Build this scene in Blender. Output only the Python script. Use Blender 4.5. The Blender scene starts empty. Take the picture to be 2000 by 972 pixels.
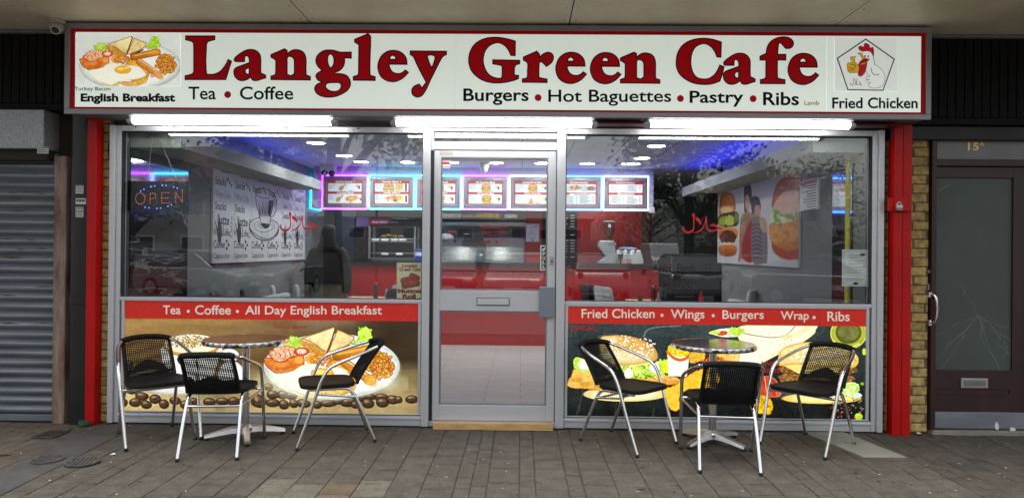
import bpy, math, random
import numpy as np
from mathutils import Vector, Matrix, noise as mnoise
C = bpy.context.scene
COL = C.collection
random.seed(7)
PI = math.pi
R = math.radians

# ------------------------------------------------------------------ camera, sky, sun, exposure
H, D, F = 1.46, 5.82, 1380.0            # eye height, distance to the shop window, focal length in photo pixels (2000 wide)
YAW, PIT, ROL = 0.01346952, 0.00175041, 0.00930176
fw = Vector((-math.sin(YAW)*math.cos(PIT), math.cos(YAW)*math.cos(PIT), math.sin(PIT)))
r0 = Vector((math.cos(YAW), math.sin(YAW), 0)); u0 = r0.cross(fw)
rt = r0*math.cos(ROL) + u0*math.sin(ROL); up = -r0*math.sin(ROL) + u0*math.cos(ROL)
cd = bpy.data.cameras.new('camera'); cam = bpy.data.objects.new('camera', cd); COL.objects.link(cam)
cam.matrix_world = Matrix(((rt.x, up.x, -fw.x, 0), (rt.y, up.y, -fw.y, -D), (rt.z, up.z, -fw.z, H), (0, 0, 0, 1)))
cd.sensor_width = 36; cd.lens = F/2000*36; cd.clip_start = 0.05; cd.clip_end = 600
C.camera = cam
w = bpy.data.worlds.new('World'); C.world = w; w.use_nodes = True
nt = w.node_tree; bg = nt.nodes['Background']
sky = nt.nodes.new('ShaderNodeTexSky'); sky.sky_type = 'NISHITA'; sky.sun_disc = False
sky.sun_elevation = R(74); sky.sun_rotation = R(200); sky.dust_density = 4; sky.air_density = 1.5
hs = nt.nodes.new('ShaderNodeHueSaturation'); hs.inputs['Saturation'].default_value = 0.25
nt.links.new(sky.outputs[0], hs.inputs['Color']); nt.links.new(hs.outputs[0], bg.inputs[0])
bg.inputs[1].default_value = 0.15
sl = bpy.data.lights.new('sun', 'SUN'); sun = bpy.data.objects.new('sun', sl); COL.objects.link(sun)
sl.energy = 0.85; sl.angle = R(20); sl.color = (1, .97, .93)
sun.rotation_euler = (R(16), 0, R(-20))
C.view_settings.view_transform = 'Standard'; C.view_settings.look = 'None'; C.view_settings.gamma = 1
C.view_settings.exposure = 0.8
C.cycles.use_denoising = True
C.cycles.max_bounces = 8; C.cycles.transparent_max_bounces = 24
C.cycles.sample_clamp_indirect = 4.0
TUBE_E, DOWN_E, NEON_E, MENU_E, BOX_E = 10.0, 60.0, 8.0, .26, .54

# ------------------------------------------------------------------ setting-out: a photo pixel to a point at a real depth
def W(x, y, Y=0.0):
    d = rt*((x-1000)/F) - up*((y-486)/F) + fw
    d = d/d.y*(D+Y)
    return (d.x, Y, H+d.z)
def WX(x, Y=0.0, y=488): return W(x, y, Y)[0]
def WZ(y, Y=0.0, x=1000): return W(x, y, Y)[2]
def G(x, y, z=0.0):
    d = rt*((x-1000)/F) - up*((y-486)/F) + fw
    t = (z-H)/d.z
    return (d.x*t, d.y*t-D, z)
def lin(c):
    c = np.asarray(c, float)
    return np.where(c <= .04045, c/12.92, ((c+.055)/1.055)**2.4)
def S(r, g, b): return tuple(float(v) for v in lin((r/255, g/255, b/255)))

# ------------------------------------------------------------------ materials
MATS = {}
def M(name, col=(.5,.5,.5), rough=.5, metal=0, var=.12, scale=9, bump=0, bscale=60, emit=None, es=0, stretch=(1,1,1), spec=.5, col2=None, coat=0):
    if name in MATS: return MATS[name]
    m = bpy.data.materials.new(name); m.use_nodes = True; t = m.node_tree; n = t.nodes; L = t.links
    p = n['Principled BSDF']
    tc = n.new('ShaderNodeTexCoord'); mp = n.new('ShaderNodeMapping'); mp.inputs['Scale'].default_value = stretch
    L.new(tc.outputs['Object'], mp.inputs[0])
    nz = n.new('ShaderNodeTexNoise'); nz.inputs['Scale'].default_value = scale; nz.inputs['Detail'].default_value = 6; nz.inputs['Roughness'].default_value = .65
    L.new(mp.outputs[0], nz.inputs['Vector'])
    rp = n.new('ShaderNodeValToRGB'); rp.color_ramp.elements[0].position = .3; rp.color_ramp.elements[1].position = .7
    a = col2 if col2 else tuple(max(0, c*(1-var)) for c in col)
    b = col if col2 else tuple(min(1, c*(1+var)) for c in col)
    rp.color_ramp.elements[0].color = (*a, 1); rp.color_ramp.elements[1].color = (*b, 1)
    L.new(nz.outputs[0], rp.inputs[0]); L.new(rp.outputs[0], p.inputs['Base Color'])
    mr = n.new('ShaderNodeMapRange'); mr.inputs[3].default_value = max(.02, rough-.1*rough); mr.inputs[4].default_value = min(1, rough+.25*rough)
    L.new(nz.outputs[0], mr.inputs[0]); L.new(mr.outputs[0], p.inputs['Roughness'])
    p.inputs['Metallic'].default_value = metal; p.inputs['Specular IOR Level'].default_value = spec
    p.inputs['Coat Weight'].default_value = coat
    if bump:
        nb = n.new('ShaderNodeTexNoise'); nb.inputs['Scale'].default_value = bscale; nb.inputs['Detail'].default_value = 5
        L.new(mp.outputs[0], nb.inputs['Vector'])
        bp = n.new('ShaderNodeBump'); bp.inputs['Strength'].default_value = bump; bp.inputs['Distance'].default_value = .01
        L.new(nb.outputs[0], bp.inputs['Height']); L.new(bp.outputs[0], p.inputs['Normal'])
    if emit:
        p.inputs['Emission Color'].default_value = (*emit, 1); p.inputs['Emission Strength'].default_value = es
    MATS[name] = m
    return m
def PRINT(name, rough=.45, es=0.0, spec=.4, k=1.0):
    """a printed sheet: the print is stored as one colour per vertex of its fine grid"""
    if name in MATS: return MATS[name]
    m = bpy.data.materials.new(name); m.use_nodes = True; t = m.node_tree; n = t.nodes; L = t.links
    p = n['Principled BSDF']; a = n.new('ShaderNodeAttribute'); a.attribute_name = 'Col'
    vm = n.new('ShaderNodeVectorMath'); vm.operation = 'SCALE'; vm.inputs['Scale'].default_value = k; L.new(a.outputs['Color'], vm.inputs[0]); L.new(vm.outputs[0], p.inputs['Base Color'])
    p.inputs['Roughness'].default_value = rough; p.inputs['Specular IOR Level'].default_value = spec
    if es:
        L.new(a.outputs['Color'], p.inputs['Emission Color']); p.inputs['Emission Strength'].default_value = es
    MATS[name] = m
    return m
def glass_mat(name='clear_glass', f0=.095, tint=(.93,.96,.95), rough=0.0):
    if name in MATS: return MATS[name]
    m = bpy.data.materials.new(name); m.use_nodes = True; t = m.node_tree; n = t.nodes; L = t.links
    n.remove(n['Principled BSDF'])
    out = n['Material Output']
    g = n.new('ShaderNodeNewGeometry'); dt = n.new('ShaderNodeVectorMath'); dt.operation = 'DOT_PRODUCT'
    L.new(g.outputs['Incoming'], dt.inputs[0]); L.new(g.outputs['Normal'], dt.inputs[1])
    ab = n.new('ShaderNodeMath'); ab.operation = 'ABSOLUTE'; L.new(dt.outputs['Value'], ab.inputs[0])
    iv = n.new('ShaderNodeMath'); iv.operation = 'SUBTRACT'; iv.inputs[0].default_value = 1; L.new(ab.outputs[0], iv.inputs[1])
    pw = n.new('ShaderNodeMath'); pw.operation = 'POWER'; pw.inputs[1].default_value = 5; L.new(iv.outputs[0], pw.inputs[0])
    ma = n.new('ShaderNodeMath'); ma.operation = 'MULTIPLY_ADD'; ma.inputs[1].default_value = 1-f0; ma.inputs[2].default_value = f0
    L.new(pw.outputs[0], ma.inputs[0])
    tr = n.new('ShaderNodeBsdfTransparent'); tr.inputs[0].default_value = (*tint, 1)
    gl = n.new('ShaderNodeBsdfGlossy'); gl.inputs['Roughness'].default_value = rough
    mx = n.new('ShaderNodeMixShader'); L.new(ma.outputs[0], mx.inputs[0]); L.new(tr.outputs[0], mx.inputs[1]); L.new(gl.outputs[0], mx.inputs[2])
    L.new(mx.outputs[0], out.inputs[0]); MATS[name] = m
    return m
def glow(name, col, es):
    if name in MATS: return MATS[name]
    m = bpy.data.materials.new(name); m.use_nodes = True
    p = m.node_tree.nodes['Principled BSDF']; p.inputs['Base Color'].default_value = (.8,.8,.8,1)
    p.inputs['Emission Color'].default_value = (*col, 1); p.inputs['Emission Strength'].default_value = es
    MATS[name] = m
    return m

# ------------------------------------------------------------------ objects
def tag(o, label=None, cat=None, group=None, kind=None):
    if label: o['label'] = label
    if cat: o['category'] = cat
    if group: o['group'] = group
    if kind: o['kind'] = kind
    return o
def thing(name, label, cat, loc=(0,0,0), rz=0, group=None):
    o = bpy.data.objects.new(name, None); COL.objects.link(o); o.location = loc; o.rotation_euler = (0,0,rz); o.empty_display_size = .1
    return tag(o, label, cat, group)
def copy_tree(o, parent=None):
    c = o.copy(); COL.objects.link(c)
    if parent: c.parent = parent
    for ch in list(o.children): copy_tree(ch, c)
    return c
class MB:
    def __init__(s): s.v = []; s.f = []; s.mi = []; s.m = 0
    def add(s, vs, fs):
        b = len(s.v); s.v += [tuple(v) for v in vs]
        for f in fs: s.f.append([b+i for i in f]); s.mi.append(s.m)
        return s
    def box(s, x0, x1, y0, y1, z0, z1):
        return s.add([(x0,y0,z0),(x1,y0,z0),(x1,y1,z0),(x0,y1,z0),(x0,y0,z1),(x1,y0,z1),(x1,y1,z1),(x0,y1,z1)],
                     [(0,3,2,1),(4,5,6,7),(0,1,5,4),(1,2,6,5),(2,3,7,6),(3,0,4,7)])
    def quad(s, a, b, c, d): return s.add([a,b,c,d], [(0,1,2,3)])
    def tube(s, pts, r, n=8, cap=True):
        P = [Vector(p) for p in pts]; k = len(P); rs = r if isinstance(r, (list, tuple)) else [r]*k
        ref = None; vs = []
        for i in range(k):
            t = (P[min(i+1,k-1)]-P[max(i-1,0)]).normalized()
            if ref is None:
                ref = t.orthogonal().normalized()
            ref = (ref - t*ref.dot(t)).normalized(); b = t.cross(ref)
            for j in range(n):
                a = 2*PI*j/n; vs.append(P[i] + (ref*math.cos(a)+b*math.sin(a))*rs[i])
        fs = [(i*n+j, i*n+(j+1)%n, (i+1)*n+(j+1)%n, (i+1)*n+j) for i in range(k-1) for j in range(n)]
        if cap: fs += [tuple(range(n-1,-1,-1)), tuple((k-1)*n+j for j in range(n))]
        return s.add(vs, fs)
    def lathe(s, prof, c=(0,0,0), n=24, axis='z'):
        vs = []
        for (r, h) in prof:
            for j in range(n):
                a = 2*PI*j/n; x, y = r*math.cos(a), r*math.sin(a)
                q = (x, y, h) if axis == 'z' else ((x, h, y) if axis == 'y' else (h, x, y))
                vs.append((c[0]+q[0], c[1]+q[1], c[2]+q[2]))
        k = len(prof)
        fs = [(i*n+j, i*n+(j+1)%n, (i+1)*n+(j+1)%n, (i+1)*n+j) for i in range(k-1) for j in range(n)]
        fs += [tuple(range(n-1,-1,-1)), tuple((k-1)*n+j for j in range(n))]
        return s.add(vs, fs)
    def prism(s, poly, h, f):
        """poly: 2-D outline, h: (h0,h1), f(u,v,h) -> 3-D"""
        n = len(poly); vs = [f(u,v,h[0]) for u,v in poly]+[f(u,v,h[1]) for u,v in poly]
        return s.add(vs, [tuple(range(n-1,-1,-1)), tuple(range(n,2*n))]+[(i,(i+1)%n,n+(i+1)%n,n+i) for i in range(n)])
    def loft(s, rings, cap=True):
        n = len(rings[0]); vs = [p for r in rings for p in r]; k = len(rings)
        fs = [(i*n+j, i*n+(j+1)%n, (i+1)*n+(j+1)%n, (i+1)*n+j) for i in range(k-1) for j in range(n)]
        if cap: fs += [tuple(range(n-1,-1,-1)), tuple((k-1)*n+j for j in range(n))]
        return s.add(vs, fs)
    def sphere(s, c, r, n=10, m=7):
        rx, ry, rz = r if isinstance(r, tuple) else (r,r,r)
        return s.loft([[(c[0]+rx*math.sin(PI*(i+.02)/(m+.04))*math.cos(2*PI*j/n), c[1]+ry*math.sin(PI*(i+.02)/(m+.04))*math.sin(2*PI*j/n), c[2]+rz*math.cos(PI*(i+.02)/(m+.04))) for j in range(n)] for i in range(m+1)])
    def build(s, name, mat, parent=None, smooth=False, bevel=0, ang=.7, seg=2):
        me = bpy.data.meshes.new(name); me.from_pydata(s.v, [], s.f)
        for x in (mat if isinstance(mat, (list, tuple)) else [mat]): me.materials.append(x)
        if any(s.mi): me.polygons.foreach_set('material_index', s.mi)
        me.validate(); me.update()
        import bmesh
        bm = bmesh.new(); bm.from_mesh(me); bmesh.ops.recalc_face_normals(bm, faces=bm.faces); bm.to_mesh(me); bm.free()
        if smooth:
            me.shade_smooth(); me.set_sharp_from_angle(angle=ang)
        o = bpy.data.objects.new(name, me); COL.objects.link(o)
        if parent: o.parent = parent
        if bevel:
            b = o.modifiers.new('bevel', 'BEVEL'); b.width = bevel; b.segments = seg; b.limit_method = 'ANGLE'; b.angle_limit = R(40); b.harden_normals = False
        return o
def box(x0,x1,y0,y1,z0,z1): return MB().box(x0,x1,y0,y1,z0,z1)
def cr(pts, n=6, closed=False):
    """smooth curve through points; a point with a third item is a corner (2-D only)"""
    pts = [tuple(p) for p in pts]; k = len(pts); out = []
    for i in range(k if closed else k-1):
        p1 = pts[i]; p2 = pts[(i+1)%k]
        a = np.array(p1[:2]); b = np.array(p2[:2])
        t1 = np.array(pts[(i-1)%k][:2]) if (closed or i > 0) else a
        t2 = np.array(pts[(i+2)%k][:2]) if (closed or i+2 < k) else b
        if len(p1) > 2: t1 = a
        if len(p2) > 2: t2 = b
        if len(p1) > 2 and len(p2) > 2: out.append(tuple(a)); continue
        for j in range(n):
            t = j/n
            out.append(tuple(.5*(2*a+(b-t1)*t+(2*t1-5*a+4*b-t2)*t*t+(3*a-t1-3*b+t2)*t**3)))
    if not closed: out.append(pts[-1][:2])
    return out
def cr3(pts, n=6):
    P = [np.array(p, float) for p in pts]; out = []
    for i in range(len(P)-1):
        a, b = P[i], P[i+1]; p0 = P[i-1] if i else a; p3 = P[i+2] if i+2 < len(P) else b
        for j in range(n):
            t = j/n; out.append(tuple(.5*(2*a+(b-p0)*t+(2*p0-5*a+4*b-p3)*t*t+(3*a-p0-3*b+p3)*t**3)))
    out.append(tuple(P[-1])); return out

# ------------------------------------------------------------------ flat shapes and lettering
def text_pts(s, bold=0.0, shear=0.0, res=3, spacing=1.0):
    c = bpy.data.curves.new('t', 'FONT'); c.body = s; c.offset = bold; c.shear = shear; c.resolution_u = res; c.space_character = spacing
    o = bpy.data.objects.new('t', c); COL.objects.link(o)
    me = bpy.data.meshes.new_from_object(o.evaluated_get(bpy.context.evaluated_depsgraph_get()))
    v = np.array([x.co[:2] for x in me.vertices]); f = [list(p.vertices) for p in me.polygons]
    bpy.data.objects.remove(o); bpy.data.curves.remove(c); bpy.data.meshes.remove(me)
    return v, f
def fill_pts(contours):
    c = bpy.data.curves.new('t', 'CURVE'); c.dimensions = '2D'; c.fill_mode = 'BOTH'
    for k in contours:
        sp = c.splines.new('POLY'); sp.points.add(len(k)-1); sp.use_cyclic_u = True
        for p, q in zip(sp.points, k): p.co = (q[0], -q[1], 0, 1)
    o = bpy.data.objects.new('t', c); COL.objects.link(o)
    me = bpy.data.meshes.new_from_object(o.evaluated_get(bpy.context.evaluated_depsgraph_get()))
    v = np.array([(x.co[0], -x.co[1]) for x in me.vertices]); f = [list(p.vertices) for p in me.polygons]
    bpy.data.objects.remove(o); bpy.data.curves.remove(c); bpy.data.meshes.remove(me)
    return v, f
def put_text(mb, s, bb, f, bold=0.0, shear=0.0, res=3, spacing=1.0):
    """lettering squeezed into the box bb = (x0,y0,x1,y1) of the sheet (y down); f(x,y) -> 3-D"""
    v, fs = text_pts(s, bold, shear, res, spacing)
    if len(v) == 0: return
    lo, hi = v.min(0), v.max(0); u = (v-lo)/np.maximum(hi-lo, 1e-6)
    mb.add([f(bb[0]+a*(bb[2]-bb[0]), bb[3]-b*(bb[3]-bb[1])) for a, b in u], fs)
def put_fill(mb, contours, f):
    v, fs = fill_pts(contours); mb.add([f(a, b) for a, b in v], fs)
def put_disc(mb, cx, cy, r, f, n=20):
    mb.add([f(cx+r*math.cos(2*PI*i/n), cy+r*math.sin(2*PI*i/n)) for i in range(n)], [tuple(range(n))])
def put_rect(mb, x0, y0, x1, y1, f): mb.add([f(x0,y0), f(x1,y0), f(x1,y1), f(x0,y1)], [(0,1,2,3)])
def put_line(mb, pts, wd, f):
    P = [np.array(p, float) for p in pts]; L = []; Rr = []
    for i in range(len(P)):
        t = P[min(i+1,len(P)-1)]-P[max(i-1,0)]; t = t/(np.hypot(*t)+1e-9); nn = np.array((-t[1], t[0]))
        ww = wd[i] if isinstance(wd, (list, tuple)) else wd
        L.append(P[i]+nn*ww/2); Rr.append(P[i]-nn*ww/2)
    n = len(P); mb.add([f(*p) for p in L]+[f(*p) for p in Rr], [(i,i+1,n+i+1,n+i) for i in range(n-1)])
def inset(k, d):
    """shrink a closed outline (y down) by d towards its inside"""
    P = np.array(k); A = np.sum(P[:,0]*np.roll(P[:,1],-1)-np.roll(P[:,0],-1)*P[:,1])
    e1 = P-np.roll(P,1,0); e2 = np.roll(P,-1,0)-P
    def nn(e): e = e/(np.linalg.norm(e,axis=1,keepdims=True)+1e-9); return np.stack((-e[:,1], e[:,0]),1)
    n1, n2 = nn(e1), nn(e2); m = n1+n2; m = m/np.maximum((m*m).sum(1,keepdims=True)/2, .35)
    return [tuple(p) for p in P+m*d*(1 if A > 0 else -1)]
def plane(o, r, u):
    """sheet with origin o (top left), unit axes r to the right and u down"""
    o, r, u = Vector(o), Vector(r), Vector(u); n = r.cross(u)   # n points away from the reader
    return lambda x, y, off=0.0: tuple(o+r*x+u*y-n*off)

# ------------------------------------------------------------------ prints painted as vertex colours on a fine grid
def vnoise(X, Y, sc, seed, oct=3):
    rs = np.random.RandomState(seed); out = 0; amp = 1; tot = 0
    for o in range(oct):
        g = rs.rand(64, 64); x = X/sc*(2**o); y = Y/sc*(2**o)
        xi = np.floor(x).astype(int); yi = np.floor(y).astype(int); fx = x-xi; fy = y-yi
        fx = fx*fx*(3-2*fx); fy = fy*fy*(3-2*fy)
        a = g[yi%64, xi%64]; b = g[yi%64, (xi+1)%64]; c = g[(yi+1)%64, xi%64]; d = g[(yi+1)%64, (xi+1)%64]
        out = out+amp*((a*(1-fx)+b*fx)*(1-fy)+(c*(1-fx)+d*fx)*fy); tot += amp; amp *= .55
    return out/tot
class Cv:
    def __init__(s, x0, y0, x1, y1, res=1.0, bg=(255,255,255)):
        s.b = (x0,y0,x1,y1); s.nx = max(2, int((x1-x0)*res)+1); s.ny = max(2, int((y1-y0)*res)+1); s.res = res
        s.X, s.Y = np.meshgrid(np.linspace(x0,x1,s.nx), np.linspace(y0,y1,s.ny))
        s.C = np.ones((s.ny, s.nx, 3))*np.array(bg)/255.; s.ox = s.oy = 0.0; s.kx = s.ky = 1.0
    def at(s, ox, oy, kx, ky=None): s.ox, s.oy, s.kx, s.ky = ox, oy, kx, ky or kx; return s
    def win(s, x0, y0, x1, y1):
        bx0, by0, bx1, by1 = s.b; dx = (bx1-bx0)/(s.nx-1); dy = (by1-by0)/(s.ny-1)
        i0 = max(0, int((x0-bx0)/dx)-1); i1 = min(s.nx, int((x1-bx0)/dx)+3); j0 = max(0, int((y0-by0)/dy)-1); j1 = min(s.ny, int((y1-by0)/dy)+3)
        if i1 <= i0 or j1 <= j0: return None
        return (slice(j0,j1), slice(i0,i1))
    def blob(s, w, d, bb, col, soft=1.0, tex=None, rim=None, grad=None, alpha=1.0, col2=None):
        X, Y = s.X[w], s.Y[w]; col = np.array(col)/255.*np.ones(X.shape+(3,))
        u = (X-(bb[0]+bb[2])/2)/max((bb[2]-bb[0])/2, 1e-3); v = (Y-(bb[1]+bb[3])/2)/max((bb[3]-bb[1])/2, 1e-3)
        if tex:
            nz = vnoise(X+tex[2]*7.3, Y+tex[2]*3.1, tex[1]*s.kx, tex[2])
            if col2 is not None:
                k = np.clip((nz-.5)*tex[0]*3+.5, 0, 1)[...,None]; col = col*k+np.array(col2)/255.*(1-k)
            else: col = col*(1+tex[0]*(nz-.5)*2)[...,None]
        if grad: col = col*(1+grad[0]*u+grad[1]*v)[...,None]
        if rim:
            k = np.clip(1+d/(rim[1]*s.kx), 0, 1)[...,None]*(rim[2] if len(rim) > 2 else 1); col = col*(1-k)+np.array(rim[0])/255.*k
        m = (np.clip(.5-d/max(soft*s.kx, 1.0/s.res), 0, 1)*alpha)[...,None]
        s.C[w] = s.C[w]*(1-m)+np.clip(col,0,1)*m
        return s
    def ell(s, cx, cy, rx, ry, col, a=0, jit=None, **k):
        cx, cy, rx, ry = s.ox+s.kx*cx, s.oy+s.ky*cy, rx*s.kx, ry*s.ky; m = max(rx, ry)*1.3+2
        w = s.win(cx-m, cy-m, cx+m, cy+m)
        if w is None: return s
        X, Y = s.X[w]-cx, s.Y[w]-cy; c_, s_ = math.cos(R(a)), math.sin(R(a)); x = X*c_+Y*s_; y = -X*s_+Y*c_
        d = (np.hypot(x/rx, y/ry)-1)*min(rx, ry)
        if jit: d = d+(vnoise(s.X[w], s.Y[w], jit[1]*s.kx, int(cx*3+cy)%97)-.5)*2*jit[0]*s.kx
        return s.blob(w, d, (cx-rx,cy-ry,cx+rx,cy+ry), col, **k)
    def poly(s, pts, col, jit=None, sm=0, **k):
        if sm: pts = cr(pts, sm, True)
        P = np.array([p[:2] for p in pts], float)*np.array((s.kx, s.ky))+np.array((s.ox, s.oy)); lo, hi = P.min(0), P.max(0); w = s.win(lo[0]-3, lo[1]-3, hi[0]+3, hi[1]+3)
        if w is None: return s
        X, Y = s.X[w], s.Y[w]; d2 = np.full(X.shape, 1e9); ins = np.zeros(X.shape, bool)
        for i in range(len(P)):
            a, b = P[i-1], P[i]; e = b-a; t = np.clip(((X-a[0])*e[0]+(Y-a[1])*e[1])/max(e@e, 1e-9), 0, 1)
            d2 = np.minimum(d2, (X-a[0]-t*e[0])**2+(Y-a[1]-t*e[1])**2)
            cnd = ((a[1] > Y) != (b[1] > Y)); 
            if abs(e[1]) > 1e-9: ins ^= cnd & (X < a[0]+(Y-a[1])/e[1]*e[0])
        d = np.where(ins, -1, 1)*np.sqrt(d2)
        if jit: d = d+(vnoise(X, Y, jit[1]*s.kx, int(lo[0]*3+lo[1])%97)-.5)*2*jit[0]*s.kx
        return s.blob(w, d, (lo[0],lo[1],hi[0],hi[1]), col, **k)
    def cap(s, x0, y0, x1, y1, r, col, **k):
        x0, y0, x1, y1 = s.ox+s.kx*x0, s.oy+s.ky*y0, s.ox+s.kx*x1, s.oy+s.ky*y1; r = r*(s.kx+s.ky)/2
        w = s.win(min(x0,x1)-r-2, min(y0,y1)-r-2, max(x0,x1)+r+2, max(y0,y1)+r+2)
        if w is None: return s
        X, Y = s.X[w], s.Y[w]; ex, ey = x1-x0, y1-y0; t = np.clip(((X-x0)*ex+(Y-y0)*ey)/max(ex*ex+ey*ey, 1e-9), 0, 1)
        return s.blob(w, np.hypot(X-x0-t*ex, Y-y0-t*ey)-r, (min(x0,x1)-r,min(y0,y1)-r,max(x0,x1)+r,max(y0,y1)+r), col, **k)
    def line(s, pts, wd, col, sm=0, **k):
        if sm: pts = cr(pts, sm)
        for a, b in zip(pts[:-1], pts[1:]): s.cap(a[0], a[1], b[0], b[1], wd/2, col, **k)
        return s
    def scatter(s, n, cx, cy, rx, ry, fn, seed=1):
        rs = random.Random(seed)
        for i in range(n):
            a, q = rs.random()*2*PI, math.sqrt(rs.random()); fn(cx+rx*q*math.cos(a), cy+ry*q*math.sin(a), rs)
        return s
    def finish(s, sharp=.7, grain=.05, con=1.15):
        """the bite of a printed photograph: local contrast, grain, fuller tones"""
        def blur(a, n):
            for _ in range(n): a = (a+np.roll(a,1,0)+np.roll(a,-1,0)+np.roll(a,1,1)+np.roll(a,-1,1))/5
            return a
        b1 = blur(s.C, 6); b2 = blur(s.C, 1); c = s.C+sharp*(s.C-b1)+.4*(s.C-b2)
        c = c*(1+grain*2*(vnoise(s.X,s.Y,3.2,71,2)-.5)+grain*2.4*(vnoise(s.X,s.Y,9,72,2)-.5))[...,None]
        m = c.mean(2, keepdims=True); c = m+(c-m)*1.0; s.C = np.clip(.5+(c-.5)*con, 0, 1)
        return s
    def build(s, name, mat, f, parent=None):
        nx, ny = s.nx, s.ny; me = bpy.data.meshes.new(name)
        vs = np.array([f(x, y) for x, y in zip(getattr(s,'U',s.X).ravel(), getattr(s,'V',s.Y).ravel())], dtype=np.float32)
        i, j = np.meshgrid(np.arange(nx-1), np.arange(ny-1)); a = (j*nx+i).ravel()
        q = np.stack((a, a+nx, a+nx+1, a+1), 1).astype(np.int32)
        me.vertices.add(len(vs)); me.vertices.foreach_set('co', vs.ravel()); me.loops.add(q.size); me.loops.foreach_set('vertex_index', q.ravel())
        me.polygons.add(len(q)); me.polygons.foreach_set('loop_start', np.arange(0, q.size, 4, dtype=np.int32)); me.update(calc_edges=True)
        at = me.attributes.new('Col', 'FLOAT_COLOR', 'POINT'); col = np.ones((len(vs), 4), np.float32); col[:,:3] = lin(np.clip(s.C, 0, 1)).reshape(-1, 3)
        at.data.foreach_set('color', col.ravel()); me.materials.append(mat); me.validate()
        o = bpy.data.objects.new(name, me); COL.objects.link(o)
        if parent: o.parent = parent
        return o

# ------------------------------------------------------------------ materials of the place
ALU = M('brushed_aluminium', S(199,201,206), rough=.38, metal=.35, var=.04, scale=3, bump=.02, stretch=(1,1,30))
ALU_D = M('grey_sign_trim', S(150,147,152), rough=.4, metal=.4, var=.05, scale=4)
RED = M('red_gloss_paint', S(180,7,7), rough=.42, var=.16, scale=3.5, bump=.05, bscale=25, spec=.3)
BLACKP = M('black_stained_boards', (.006,.006,.007), rough=.7, var=.4, scale=6, bump=.3, bscale=30, stretch=(8,8,.6), spec=.25)
CHROME = M('polished_tube', (.78,.78,.80), rough=.16, metal=1, var=.03, scale=30)
RATTAN = M('black_rattan', (.006,.006,.007), rough=.6, spec=.25, var=.4, scale=80, bump=.3, bscale=300)
RUBBER = M('black_rubber', (.012,.012,.012), rough=.6)
WHITE = M('white_plastic', (.72,.72,.72), rough=.4, var=.03)
GLASS = glass_mat()

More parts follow.
